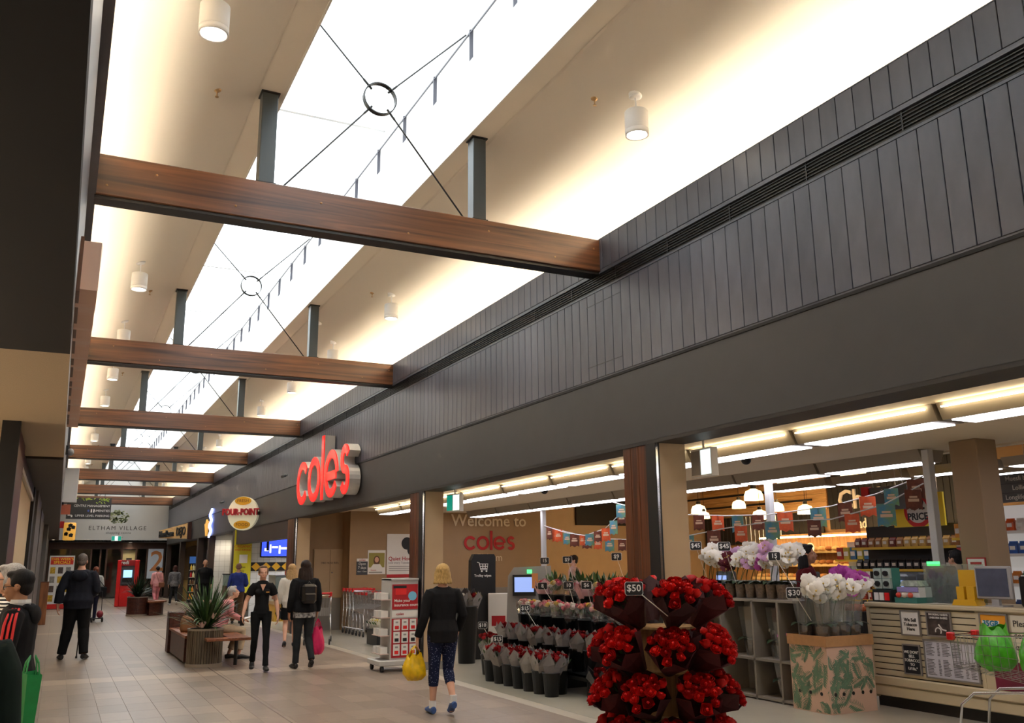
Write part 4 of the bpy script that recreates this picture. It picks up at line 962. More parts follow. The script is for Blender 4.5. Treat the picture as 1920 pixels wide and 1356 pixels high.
def bouquet(label, loc, wm, flower, nf, rtop, hgt, group, rot=None, r0=.045, cat='bouquet', foliage=True, zoff=0.0, scale=1.0, mix=None):
    t = thing('bouquet', label, cat, loc, 0, group)
    if rot is not None: t.rotation_euler = rot
    if wm is not None: link('wrap', wm, t)
    if foliage: link('foliage', FOLI, t, loc=(0,0,hgt*.75))
    for k in range(nf):
        u = sqrt((k+.5)/nf); a = k*2.39996+rf.uniform(-.2,.2); rr = rtop*u*.92
        me = flower if mix is None else mix[k % len(mix)]
        o = link('flower', me, t, loc=(rr*cos(a), rr*sin(a), hgt+zoff+.05*(1-u*u)+rf.uniform(-.008,.008)))
        o.rotation_euler = (-sin(a)*u*.6+rf.uniform(-.15,.15), cos(a)*u*.6+rf.uniform(-.15,.15), a); s_ = scale*rf.uniform(.85,1.15); o.scale = (s_, s_, s_)
    return t
# --- tiered timber stand with red rose bouquets (in front of the second pier)
m_pine = wood_mat('pine_board', (150,112,70), (190,150,100), .55, (9,9,.8), 2)
SX, SY = 4.64, 6.52
rs = thing('flower_stand', 'tiered pine display stand full of red rose bouquets by the nearest pier', 'stand', (SX, SY, 0), .6)
for k in range(4):
    T = Matrix.Rotation(k*pi/2, 4, 'Z'); MB().box(-.15,.145,-.16,-.142,0,1.08, T).build('tower_panel', m_pine, rs)
TZ = (1.06, .71, .36, .02)
for z_ in TZ: 
    MB().prism([(.30*cos(a), .30*sin(a)) for a in [2*pi*(i+.5)/8 for i in range(8)]], 0, .018, Matrix.Translation((0,0,z_)) @ Matrix.Rotation(pi/2, 4, 'X')).build('tier_shelf', m_pine, rs)
WRED = [wrap_mesh(m_redwrap, .05, .19, .31, 6, .05, s) for s in (1,2,3)]; WBLK = [wrap_mesh(m_blackwrap, .05, .17, .36, 6, .07, s) for s in (4,5)]
tn = ['top', 'second', 'third', 'lowest']
bn2 = thing('price_tag', 'x', 'price tag')
bpy.data.objects.remove(bn2)
for ti, z_ in enumerate(TZ):
    nb = 7 if ti else 6
    for k in range(nb):
        a = 2*pi*(k+.5*(ti % 2)+.2)/nb; rr_ = .26
        x, y = SX+rr_*cos(a), SY+rr_*sin(a)
        tl = .85 if ti else .6
        q = Matrix.Rotation(a, 4, 'Z') @ Matrix.Rotation(tl, 4, 'Y')
        facing = cos(a-math.atan2(-SY, -SX))
        side = 'front' if facing > .5 else ('side' if facing > -.5 else 'back')
        lr = 'left' if sin(a-math.atan2(-SY, -SX)) < 0 else 'right'
        bouquet('wrapped red roses on the %s tier of the pine stand, %s from the back' % (tn[ti], ORD[k]), (x, y, z_+.025), WRED[(k+ti) % 3], ROSE, 16 if facing > -.4 else 8, .185, .315, 'red rose bouquets on the pine stand', rot=q.to_euler(), scale=1.2)
# --- price signs on sticks
m_slate = mat('slate_tag', (26,26,28), .6); m_stick = mat('pale_stick', (206,198,184), .5)
def price(txt, base, top, lab, s=1.0, yawz=None):
    """stick from base to top (world), tag turned to the mall"""
    b = Vector(base); p = Vector(top); t = thing('price_sign', lab, 'price tag', b, 0, 'chalk price signs')
    MB().tube([(0,0,0), tuple(p-b)], .006*s, 4).build('stick', m_stick, t)
    ya = -.66 if yawz is None else yawz
    T = Matrix.Translation(p-b) @ Matrix.Rotation(ya, 4, 'Z')
    pl = [(-.10,-.055),(-.085,-.075),(.085,-.075),(.10,-.055),(.10,.055),(.085,.07),(-.085,.07),(-.10,.055)]
    f_ = MB().prism([(x*s*1.06, z*s*1.07) for x, z in pl], -.006, 0, T).build('white_edge', mat('white_print'), t)
    MB().prism([(x*s, z*s) for x, z in pl], -.009, -.006, T).build('slate_face', m_slate, f_)
    o = link('lettering', text_mesh(txt, .11*s, mat('white_print'), bold=.01), t); o.matrix_local = T @ Matrix.Translation((0,-.012,0))
price('$50', (4.40,6.1,1.18), (4.12,6.15,1.40), 'chalk sign reading $50 above the red roses', .68)
# --- black stepped stand with buckets
bs = thing('flower_stand', 'black stepped metal stand carrying buckets of wrapped flowers', 'stand', (6.3, 11.25, 0))
steps = ((-.42,-.08,.26),(-.08,.27,.58),(.27,.62,.86))
for k, (a, b, z_) in enumerate(steps):
    MB().box(a, b, -1.42, 1.4, z_-.025, z_).build('step_shelf', m_bucket, bs); MB().box(a, a+.012, -1.42, 1.4, z_-.07, z_).build('step_lip', m_black, bs)
for y in (-1.4,-.45,.5,1.36): MB().prism([(-.42,0),(.62,0),(.62,.84),(.27,.84),(.27,.55),(-.08,.55),(-.08,.23),(-.42,.23)], y, y+.02).build('side_frame', m_black, bs)
BUCK = MB().lathe([(.085,0),(.112,.27),(.118,.27),(.118,.285),(.105,.285),(.08,.02),(0,.02)], 14).mesh('bucket', m_bucket, True)
WGREY = [wrap_mesh(m_greywrap, .06, .15, .30, 5, .07, s) for s in (7,8,9)]
GERB = rose_mesh(vary_mat('mixed_flower', [(226,120,140),(236,200,90),(230,214,206),(200,70,100),(240,160,150)], .5, .2, 20))
PINKR = rose_mesh(vary_mat('pink_flower', [(222,140,150),(206,96,116),(232,180,178)], .5, .2, 20)); WHITEF = rose_mesh(mat('white_flower', (232,226,214), .5))
WCLR = [wrap_mesh(pane_mat('cellophane', (235,238,236), .22, .12, .06), .06, .15, .30, 5, .06, s) for s in (11,12)]
PINKW = wrap_mesh(mat('pink_tissue', (214,168,176), .6), .06, .15, .30, 5, .06, 13)
where = ['by the store end', 'second from the store end', 'third from the store end', 'in the middle', 'third from the roses', 'second from the roses', 'next to the roses']
def bucket_row(x, y0, y1, n, z_, wraps, flw, rowname, nf=9, mix=None, sc=1.0, lift=.14, rt=.12):
    for k in range(n):
        y = y0+(y1-y0)*k/(n-1); p = k/(n-1)
        bl_ = thing('flower_bucket', 'black bucket on the %s, %s from the far end' % (rowname, ORD[k]), 'bucket', (x, y, z_), 0, 'black flower buckets'); link('tub', BUCK, bl_)
        bouquet('%s on the %s, %s from the far end' % (flw[1], rowname, ORD[k]), (x+rf.uniform(-.01,.01), y+rf.uniform(-.01,.01), z_+lift), wraps[k % len(wraps)] if wraps else None, flw[0], nf, rt, .27, 'bouquets on the '+rowname, rot=(rf.uniform(-.1,.1), rf.uniform(-.18,-.02), rf.uniform(0,6)), mix=mix, scale=sc)
fr_ = (ROSEB, 'dark red roses in grey paper')
bucket_row(5.60, 12.0, 10.25, 7, 0, WGREY, fr_, 'floor front row', 8)
bucket_row(5.80, 12.15, 10.4, 7, 0, WGREY, fr_, 'floor back row', 7)
bucket_row(6.05, 12.5, 10.0, 8, .26, WGREY, fr_, 'first black step', 9)
bucket_row(6.40, 12.5, 10.0, 8, .58, WCLR, (GERB, 'mixed pink yellow and white posy'), 'second black step', 10, mix=[GERB, PINKR, WHITEF, GERB], sc=1.1)
bucket_row(6.75, 12.5, 10.0, 7, .86, [PINKW]+WCLR, (PINKR, 'pink and cream bunch'), 'top black step', 9, mix=[PINKR, WHITEF, GERB], sc=1.15)
for k in range(16):      # upright lily foliage behind
    y = 12.5-k*.165; mb = MB()
    for q in range(9):
        vs, fs = blade(rf.uniform(.26,.4), .045, rf.uniform(.05,.4), rf.uniform(0,6.28), rf.uniform(.9,1.45), 0, 4); mb.add(vs, fs)
    mb.build('lily_stem', m_leaf, smooth=True, loc=(6.78+rf.uniform(-.04,.08), y, 1.2), label='green lily leaves standing in the top step buckets, %s from the far end' % ORD[k], cat='foliage', group='lily greenery on the top step')
tb = thing('flower_bucket', 'tall black bucket alone at the far left of the flower rows', 'bucket', (5.88, 12.72, 0)); link('tub', BUCK, tb, loc=(0,0,0))
bouquet('cluster of small bare red roses in the far left bucket', (5.88, 12.72, .16), WCLR[0], ROSEB, 22, .17, .36, 'small red rose cluster', scale=.85)
for txt, b, p, lab in (('$10',(5.9,12.7,.5),(5.82,12.78,.70),'chalk sign reading $10 over the small red roses'),('$15',(5.72,11.9,.42),(5.70,12.0,.56),'chalk sign reading $15 over the grey wrapped floor buckets'),
    ('$15',(6.05,11.3,.62),(6.0,11.72,.98),'chalk sign reading $15 over the first black step'),('8',(6.4,11.5,.95),(6.36,11.86,1.28),'chalk sign reading 8 over the mixed posies'),('10',(6.4,11.0,1.0),(6.36,11.1,1.30),'chalk sign reading 10 over the mixed posies'),
    ('$6',(6.4,10.55,1.0),(6.36,10.62,1.31),'chalk sign reading $6 over the mixed posies'),('15',(6.75,12.4,1.3),(6.72,12.45,1.64),'chalk sign reading 15 over the far lilies'),('$9',(6.75,11.6,1.3),(6.72,11.75,1.65),'chalk sign reading $9 above the pink bunches, left one'),('$9',(6.75,10.2,1.2),(6.72,10.42,1.68),'chalk sign reading $9 above the pink bunches, right one')):
    price(txt, b, p, lab, .66)
# black wrapped bouquets with pink ribbon between the buckets and the rose stand
mrib = mat('pink_ribbon', (236,60,90), .3)
for k, (x, y, z_, rx) in enumerate(((5.9,9.45,.02,-.35),(6.1,9.2,.30,-.3),(6.35,9.0,.55,-.3))):
    o = bouquet('black paper bouquet with pink ribbon bow, %s up beside the black steps' % ORD[k], (x, y, z_+.02), WBLK[k % 2], ROSEB, 6, .1, .31, 'black wrapped bouquets', rot=(.2, rx, 0))
    MB().tube([(-.09,-.02,.2),(-.12,.03,.24),(-.1,.05,.2),(-.1,0,.2),(-.1,-.06,.19),(-.12,-.07,.23),(-.09,-.02,.2)], .009, 4).build('ribbon_bow', mrib, o)
cr = thing('crate_plinth', 'low black crate plinth under the black wrapped bouquets', 'plinth', (6.15, 9.2, 0)); MB().box(-.12,.1,-.25,.1,0,.3).box(.1,.34,-.35,.0,0,.55).build('box', m_bucket, cr)
# ------------------------------------------------------------------ orchids
def orchid_mesh(m, mc):
    mb = MB()
    for a, L, w_ in ((pi/2,.042,.024),(pi/2+2.1,.04,.022),(pi/2-2.1,.04,.022)):
        c, s_ = cos(a), sin(a); P = [(0,0),(L*.5,w_),(L,0),(L*.5,-w_)]
        mb.add([(u*c-v*s_, -.002, u*s_+v*c) for u, v in P]+[(L*.5*c, -.008, L*.5*s_)], [(0,1,4),(1,2,4),(2,3,4),(3,0,4)])
    for s1 in (1,-1): mb.add([(0,-.006,0),(.02*s1,-.01,.03),(.046*s1,-.004,.022),(.05*s1,0,-.002),(.026*s1,-.006,-.022),(.026*s1,-.014,.004)], [(0,1,5),(1,2,5),(2,3,5),(3,4,5),(4,0,5)])
    mb.m = 1; mb.ell((0,-.014,-.006), (.006,.009,.007), 6, 4)
    return mb.mesh('orchid_flower', [m, mc], True)
mlip = mat('orchid_lip', (214,180,80), .5); OW = orchid_mesh(mat('orchid_white', (236,232,222), .45), mlip); OP = orchid_mesh(vary_mat('orchid_magenta', [(178,60,158),(196,84,176)], .45, .2, 20), mat('orchid_lip_dark', (120,20,80), .5)); OL = orchid_mesh(mat('orchid_lilac', (206,160,200), .45), mlip); OM = orchid_mesh(mat('orchid_maroon', (96,16,40), .45), mlip)
m_bark = mat('bark_mix', (128,96,64), .9, var=.5, scale=40); m_pot = pane_mat('clear_pot', (235,235,230), .12, .1, .04)
OLEAF = [MB().add(*blade(.26, .085, .5, 0, .55, 0, 6, .0)).mesh('leaf', m_leafd, True)]
POT = MB().lathe([(.058,0),(.075,.18),(.08,.18)], 12, cap=False).mesh('pot', m_pot, True); POTF = MB().lathe([(0,.004),(.054,.004),(.07,.165),(0,.17)], 10).mesh('bark', m_bark, True)
def orchid(label, loc, fm, rz=0.0, hgt=.55, nst=2, nf=7, sleeve=False, group='potted orchids', cat='orchid', sc=1.0):
    t = thing('potted_orchid', label, cat, loc, rz, group); link('pot', POT, t); link('bark', POTF, t)
    for k in range(4):
        o = link('leaf', OLEAF[0], t, loc=(0,0,.165)); o.rotation_euler = (0,0,k*1.57+rf.uniform(-.4,.4))
    for s_ in range(nst):
        a = rf.uniform(-2.6,-.5); ht = hgt*rf.uniform(.88,1.08); ln = rf.uniform(.1,.2)
        P = [(0,0,.1)]+[(cos(a)*ln*u**2.2*1.6, sin(a)*ln*u**2.2*1.6, .1+(ht-.1)*(u-.28*u**4)) for u in (.25,.5,.7,.85,1.0)]
        MB().tube(P, .004, 5).build('stem', mat('stem_green'), t)
        for k in range(nf):
            u = .62+.38*k/(nf-1); px = cos(a)*ln*u**2.2*1.6; py = sin(a)*ln*u**2.2*1.6; pz = .1+(ht-.1)*(u-.28*u**4)
            o = link('flower', fm, t, loc=(px+rf.uniform(-.045,.045), py-.02+rf.uniform(-.04,.02), pz+rf.uniform(-.04,.04)))
            o.rotation_euler = (rf.uniform(-.4,.2), rf.uniform(-.3,.3), LEFT*.55+rf.uniform(-.5,.5)); o.scale = (sc*1.05,)*3
    if sleeve: MB().lathe([(.06,.0),(.09,.2),(.125,.42),(.14,.58)], 9, cap=False).build('cellophane_sleeve', pane_mat('cellophane'), t)
    return t
# grey cube shelf with orchids
m_grey = mat('grey_laminate', (128,122,112), .5)
sh = thing('cube_shelf', 'grey open cube shelf unit behind the red roses', 'shelf', (7.6, 9.0, 0), LEFT)
# local x = -Y ; front at local y 0
xs_ = (-1.05,-.42,.18,.62,.96)
for x in xs_: MB().box(x-.014, x+.014, .0, .4, 0, 1.14).build('upright', m_grey, sh)
for z_ in (.03,.46,1.14): MB().box(-1.06,.975,.0,.4,z_-.014,z_+.014).build('shelf_board', m_grey, sh)
MB().box(-1.05,.96,.39,.4,0,1.14).build('back_panel', m_grey, sh)
for k in range(9):
    fm = [OW,OW,OM,OW,OL,OP,OW,OW,OW][k]; nm = {id(OW):'white',id(OM):'maroon',id(OL):'lilac',id(OP):'magenta'}[id(fm)]
    orchid('%s orchid in a clear pot on the grey cube shelf, %s from the pier' % (nm, ORD[k]), (7.76, 9.92-k*.185, 1.156), fm, rf.uniform(-.3,.3), .72 if fm is OW else .6, 2, 14, sc=1.35)
for k in range(9): orchid('rear row orchid on the grey cube shelf, %s from the pier' % ORD[k], (7.9, 9.98-k*.185, 1.156), [OW,OW,OL,OW,OW,OW,OL,OW,OW][k], 0, .78, 2, 11, group='rear row orchids', sc=1.3)
for (y,z_,fm,lab) in ((8.6,.476,OP,'magenta orchid in cellophane inside the middle cube'),(8.55,.046,OP,'magenta orchid in cellophane inside the bottom cube'),(9.1,.476,OW,'white orchid in cellophane inside the middle cube')): orchid(lab, (7.8,y,z_), fm, 0, .42, 1, 5, True)
for k,(y,z_) in enumerate(((8.22,.476),(8.08,.476))):
    t = thing('succulent_pot', 'small succulent in a pale square pot on the grey shelf, %s one' % ('left','right')[k], 'plant', (7.72,y,z_)); MB().bevbox(-.05,.05,-.055,.055,0,.09,.006).build('pot', mat('pale_pot', (176,170,158), .5), t)
    mb = MB(); [mb.add(*blade(.09,.03,.1,q*.8,.7,.085,3)) for q in range(9)]; mb.build('rosette', m_leaf, t); MB().box(-.055,-.052,-.03,.03,.05,.11).build('label_card', mat('lime_card', (130,200,80), .5), t)
price('$45', (7.72,9.75,1.3), (7.56,9.79,1.81), 'chalk sign reading $45 above the orchids, left one', .72); price('$45', (7.72,9.2,1.3), (7.56,9.21,1.79), 'chalk sign reading $45 above the orchids, right one', .72)
price('$30', (7.56,7.8,.95), (7.46,7.93,1.25), 'chalk sign reading $30 in front of the carton orchids', .8)
price('15', (7.7,8.1,1.2), (7.6,8.36,1.66), 'chalk sign reading 15 at the end of the orchid shelf', .66)
# palm print carton with big orchids
m_cardb = mat('cardboard', (176,130,84), .8, var=.1, scale=20); m_pinkp = mat('print_pink', (206,172,150), .7); m_palm = vary_mat('print_palm', [(104,134,106)], .7, .3, 9)
ct = thing('display_carton', 'cardboard display bin printed with palm leaves holding orchids', 'carton', (7.5, 7.55, 0))
MB().box(0,.68,0,.56,.0,.72).build('bin', m_pinkp, ct)
rim = MB().box(-.015,.695,-.015,.0,.69,.80).box(-.015,.695,.56,.575,.69,.80).box(-.015,0,-.0,.56,.69,.80).box(.68,.695,0,.56,.69,.80).build('cardboard_rim', m_cardb, ct)
def palm_print(L0, L1, H0, H1, seed):
    q = random.Random(seed); polys = []
    cl = lambda p: (min(max(p[0],L0),L1), min(max(p[1],H0),H1))
    for k in range(36):
        cx, cz, a, L = q.uniform(L0,L1), q.uniform(H0,H1), q.uniform(0,6.28), q.uniform(.14,.24); c, s_ = cos(a), sin(a)
        for j in range(8):
            u = (j+1)/8*L
            for sg in (1,-1):
                l2 = L*.5*(1-.65*abs(j/8-.35)); b = .75
                pts = [(u,0),(u+l2*cos(b)*.5,sg*l2*sin(b)*.5+.009),(u+l2*cos(b),sg*l2*sin(b)),(u+l2*cos(b)*.5+.012,sg*l2*sin(b)*.5-.009*sg)]
                pl = [cl((cx+c*x-s_*y, cz+s_*x+c*y)) for x, y in pts]
                ar_ = abs(sum(pl[i][0]*pl[(i+1)%4][1]-pl[(i+1)%4][0]*pl[i][1] for i in range(4)))
                if ar_ > 2e-5: polys.append((pl, -.0012-.00006*k))
    return polys
pp = MB()
for pl, yy_ in palm_print(.01,.67,.01,.69,1): pp.prism(pl, yy_, 0)
for pl, yy_ in palm_print(-.55,-.01,.01,.69,2): pp.prism(pl, yy_, 0, Matrix.Rotation(LEFT, 4, 'Z'))
pp.build('palm_print', m_palm, ct, kind='stuff')
hs = MB()
for x in (.08,.2,.34,.48,.6): hs.prism([(x+.02*cos(a), .2+.02*sin(a)) for a in [2*pi*i/10 for i in range(10)]], -.003, 0)
for x in (-.12,-.28,-.44): hs.prism([(x+.02*cos(a), .2+.02*sin(a)) for a in [2*pi*i/10 for i in range(10)]], -.003, 0, Matrix.Rotation(LEFT, 4, 'Z'))
hs.build('punched_hole', m_black, ct)
k = 0
for x in (.11,.26,.42,.57):
    for y in (.14,.4):
        fm = OP if (x, y) in ((.42,.14),(.42,.4)) else OW
        orchid('%s sleeved orchid in the palm print carton, %s one' % ('magenta' if fm is OP else 'white', ORD[k]), (7.5+x, 7.55+y, .722), fm, rf.uniform(-.4,.4), .98 if fm is OP else .82, 2, 9, True, 'orchids in the carton', sc=1.6); k += 1
# ------------------------------------------------------------------ supermarket lighting
m_diff = mat('troffer_diffuser', (246,244,255), .5, emit=TROF_E); m_trof = mat('troffer_body', (150,138,120), .5); m_slotl = mat('troffer_slot', (255,236,196), .5, emit=TROF_E*2.6)
TB = MB().prism([(-.24,.15),(-.17,.0),(.17,0),(.24,.15)], -.86, .86).mesh('reflector_body', m_trof)
TD_ = MB().box(-.155,.155,-.78,.78,-.012,.0).mesh('diffuser', m_diff); TS = MB().box(-.258,-.242,-.8,.8,.10,.112).mesh('slot_light', m_slotl)
def troffer(x, y, z, lab, grp, rz=0, slot=True):
    t = thing('ceiling_light', lab, 'light', (x, y, z), rz, grp); link('reflector_body', TB, t); link('diffuser', TD_, t)
    if slot: link('slot_light', TS, t)
    return t
for k in range(14): troffer(7.05, 8.0+1.77*(k-6)-.0, 2.80, 'long fluorescent ceiling fitting just inside the store front, %s from the near end' % ORD[k], 'front row store lights')
for k in [q_ for q_ in range(14) if q_ != 5]: troffer(9.72, 8.0+1.77*(k-6)+.6, 2.80, 'long fluorescent fitting along the inner bulkhead edge, %s from the near end' % ORD[k], 'bulkhead row store lights', slot=False)
for k in range(6):
    o = troffer(14.3, 5.2+1.9*k, 3.12, 'suspended fluorescent batten over the aisles, %s from the near end' % ORD[k], 'suspended aisle battens', slot=False)
    MB().tube([(0,-.6,.15),(0,-.6,1.5)], .006, 4).build('suspension', m_alu, o); MB().tube([(0,.6,.15),(0,.6,1.5)], .006, 4).build('suspension', m_alu, o)
for k in range(5):
    o = troffer(17.2, 4.5+1.9*k, 3.3, 'suspended fluorescent batten deep in the store, %s from the near end' % ORD[k], 'deep aisle battens', slot=False)
    MB().tube([(0,-.6,.15),(0,-.6,1.32)], .006, 4).build('suspension', m_alu, o)
# exit signs hung in the openings
m_gsteel0 = mat('grey_side', (150,148,144), .4)
for (x, y, z, lab) in ((5.62,13.4,2.42,'green and white exit box hung beside the far pier'),(5.66,7.12,2.42,'white exit box hung beside the near pier')):
    t = thing('exit_sign', lab, 'sign', (x, y, z), LEFT+(.25 if y > 10 else -.05)); MB().box(-.17,.17,-.04,.04,0,.28).build('housing', m_white, t); MB().box(-.16,-.02,-.044,-.04,.02,.26).build('green_field', mat('exit_green') if y > 10 else m_gsteel0, t); MB().box(.0,.16,-.044,-.04,.02,.26).build('white_field', mat('exit_white'), t); MB().tube([(0,0,.28),(0,0,.532)], .012, 5).build('hanger', m_white, t)
for (x, y, lab) in ((7.9,14.6,'dark dome camera on the store ceiling above the entry'),(8.0,9.2,'dark dome camera on the store ceiling above the orchids')):
    t = thing('security_camera', lab, 'camera', (x, y, 2.95)); MB().lathe([(.09,0),(.09,-.03),(.07,-.04)], 14, cap=False).build('base', m_trof, t); MB().ell((0,0,-.05),(.065,.065,.06),12,8).build('dome', m_black, t, True)
# --- posts and big column
m_wpost = mat('white_post', (206,206,206), .4)
for x, y, lab in ((9.84,10.84,'white square post behind the orchids'),(9.52,7.64,'white square post in front of the half price sign'),(10.02,18.6,'slim white post beside the welcome wall')):
    t = thing('post', lab, 'post', (x, y, 0)); MB().bevbox(-.05,.05,-.05,.05,0,2.93,.006).build('shaft', m_wpost, t); MB().box(-.09,.09,-.09,.09,0,.012).build('base_plate', m_alu, t)
struct('wall_column', MB().bevbox(9.25,9.6,6.76,7.12,0,2.95,.01), mat('column_tan', (150,124,94), .65))
# --- entry wall writing
wl_ = thing('wall_lettering', 'welcome greeting lettering on the tan entry wall', 'lettering', (0, 22.59, 0)); m_pale = mat('pale_letters', (214,196,166), .6)
text(wl_, 'Welcome to', .44, 10.5, 2.74, m_pale, bold=.012); text(wl_, 'Eltham', .28, 10.5, 1.76, m_pale)
wr_ = thing('wall_logo', 'flat red supermarket name on the tan entry wall', 'sign', (10.5, 22.59, 1.97), 0)
for ch, paths in WORD:
    b = MB()
    for p, c in paths: stroke(b, [(px*.37, pz*.37) for px, pz in p], SWD*.37, -.02, 0, c)
    b.build('letter', mat('wall_red', (176,24,30), .5), wr_)
m_prt = mat('print_white', (226,222,214), .5)
t = thing('poster', 'grey opening hours poster with red top on the entry wall', 'poster', (6.93, 22.585, 1.36)); MB().box(-.145,.145,0,.015,0,.4).build('sheet', mat('poster_slate', (60,62,66), .5), t); MB().box(-.145,.145,-.003,0,.33,.4).build('white_top', m_prt, t); text(t, 'coles', .08, 0, .365, mat('wall_red'), y=-.005, bold=.01)
for k, s_ in enumerate(('Open','7 days','6am - 12am')): text(t, s_, .085 if k < 2 else .05, 0, .27-k*.095, m_prt, y=-.003)
t = thing('poster', 'framed portrait photo poster of a smiling woman with long brown hair', 'poster', (7.31, 22.585, 1.37)); MB().box(-.235,.235,0,.015,0,.6).build('sheet', m_prt, t); MB().box(-.21,.21,-.003,0,.17,.53).build('olive_field', mat('photo_olive', (150,138,60), .5), t)
MB().prism([(.085*cos(a), .34+.12*sin(a)) for a in [2*pi*i/16 for i in range(16)]], -.005, -.003).build('brown_hair', mat('photo_hair', (92,58,36), .6), t); MB().prism([(.055*cos(a), .36+.07*sin(a)) for a in [2*pi*i/16 for i in range(16)]], -.007, -.005).build('face_print', mat('photo_face', (214,160,130), .5), t); MB().prism([(-.15,.17),(.15,.17),(.09,.25),(-.09,.25)], -.006, -.003).build('white_shirt', m_prt, t); text(t, 'Natasha', .045, -.08, .1, mat('wall_red'), y=-.003); MB().box(-.2,.15,-.004,0,.03,.06).build('caption', mat('photo_grey', (150,146,140), .5), t)
t = thing('poster', 'tall white Quiet Hour poster with dark headphones picture', 'poster', (8.0, 22.585, 1.28)); MB().box(-.42,.42,0,.015,0,1.1).build('sheet', m_prt, t)
MB().prism([(.12+.15*cos(a), .86+.16*sin(a)) for a in [2*pi*i/18 for i in range(18)]], -.004, 0).prism([(.25+.12*cos(a), .7+.15*sin(a)) for a in [2*pi*i/18 for i in range(18)]], -.006, -.002).build('headphones_print', m_black, t)
text(t, 'Quiet Hour', .14, -.38, .47, mat('wall_red'), y=-.003, align='LEFT', bold=.01); text(t, 'now every Tuesday', .075, -.38, .37, mat('photo_grey'), y=-.003, align='LEFT', bold=.008); MB().box(-.36,.36,-.004,0,.27,.285).box(-.36,.3,-.004,0,.22,.235).box(-.36,.34,-.004,0,.17,.185).build('small_print', mat('photo_grey'), t); MB().box(-.42,.42,-.004,0,0,.08).build('red_footer', mat('wall_red'), t)
t = thing('hose_cabinet', 'beige double door fire hose cabinet in the trolley bay', 'cabinet', (6.28, 23.26, .8)); MB().box(-.43,.43,0,.015,-.01,1.21).build('frame', m_beige, t)
for s_ in (-1,1):
    d = MB().bevbox(min(s_*.004,s_*.42),max(s_*.004,s_*.42),-.02,0,0,1.2,.004).build('door', m_beige, t)
    if s_ > 0: MB().lathe([(0,-.03),(.02,-.03),(.02,0)], 8, Matrix.Translation((.05,-.02,.62)) @ Matrix.Rotation(pi/2,4,'X') @ Matrix.Scale(-1,4,(0,0,1))).build('latch', m_chrome, d)
text(t, 'FIRE HOSE REEL', .066, 0, .86, mat('sign_ink'), y=-.024)
# ------------------------------------------------------------------ shopping trolley
m_wire = mat('trolley_wire', (170,170,168), .3, metal=.8); m_tred = mat('trolley_red', (196,22,24), .4); m_rubber = mat('rubber', (36,34,34), .7)
def trolley_proto():
    t = thing('shopping_trolley', 'x', 'trolley')
    # handle end -Y, nose +Y
    W0, W1, Lh, zt, zb0, zb1 = .27, .21, .42, .99, .58, .70
    c = lambda s_, u, v: (s_*((W0*(1-u)+W1*u)*(1-.12*(1-v))), -Lh+2*Lh*u, (zb0*(1-u)+zb1*u)*(1-v)+(zt-.03*u)*v)
    w = MB()
    for s_ in (-1,1):
        for i in range(13): w.tube([c(s_, i/12, 0), c(s_, i/12, 1)], .0026, 3)
        for v in (.25,.5,.75): w.tube([c(s_,0,v), c(s_,1,v)], .0026, 3)
    for i in range(8):
        f_ = -1+2*i/7; w.tube([tuple(Vector(c(-1,1,0)).lerp(Vector(c(1,1,0)),i/7)), tuple(Vector(c(-1,1,1)).lerp(Vector(c(1,1,1)),i/7))], .0026, 3); w.tube([tuple(Vector(c(-1,0,0)).lerp(Vector(c(1,0,0)),i/7)), tuple(Vector(c(-1,0,1)).lerp(Vector(c(1,0,1)),i/7))], .0026, 3)
    for i in range(15): w.tube([c(-1,i/14,0), c(1,i/14,0)], .0026, 3)
    for i in range(6): w.tube([tuple(Vector(c(-1,0,0)).lerp(Vector(c(1,0,0)),i/5)), tuple(Vector(c(-1,1,0)).lerp(Vector(c(1,1,0)),i/5))], .003, 3)
    w.build('wire_basket', m_wire, t, kind='stuff')
    MB().tube([c(-1,0,1), c(-1,1,1), c(1,1,1), c(1,0,1), c(-1,0,1)], .007, 6).build('rim', m_chrome, t)
    for s_ in (-1,1):
        MB().tube([(s_*.26,-.46,1.02),(s_*.26,-.40,.62),(s_*.255,-.30,.56),(s_*.22,.25,.50),(s_*.24,.36,.40),(s_*.245,.40,.16)], .012, 7).build('side_frame', m_chrome, t, True)
        MB().tube([(s_*.26,-.40,.62),(s_*.27,-.44,.3),(s_*.27,-.45,.14),(s_*.245,.40,.16)], .011, 7).build('lower_rail', m_chrome, t, True)
        MB().bevbox(s_*W1-.03,s_*W1+.03,Lh-.04,Lh+.015,.92,.985,.008).build('corner_cap', m_tred, t)
        MB().bevbox(s_*.26-.025,s_*.26+.025,-.52,-.44,.97,1.06,.01).build('handle_bracket', m_tred, t)
        for y in (-.44,.40):
            T = Matrix.Translation((s_*.255, y, .06)) @ Matrix.Rotation(pi/2, 4, 'Y'); wh = MB().lathe([(.02,-.014),(.06,-.014),(.062,0),(.06,.014),(.02,.014)], 14, T).build('wheel', m_rubber, t); MB().box(s_*.255-.018,s_*.255+.018,y-.012,y+.012,.06,.15).build('caster_fork', m_alu, wh)
    MB().tube([(-.27,-.49,1.03),(.27,-.49,1.03)], .019, 8).build('handle', m_tred, t)
    return t
TR = trolley_proto(); TR['label'] = 'chrome shopping trolley with green bags by the service counter'; TR.location = (7.28, 5.22, 0); TR.rotation_euler = (0,0,.18)
for k in range(4): copy_tree(TR, (6.62, 21.75-k*.27, 0), pi, 'nested shopping trolley in the bay, %s from the wall' % ORD[k], 'nested trolleys')
copy_tree(TR, (5.06, 19.5, 0), -.3, 'shopping trolley pushed beyond the woman with the backpack')
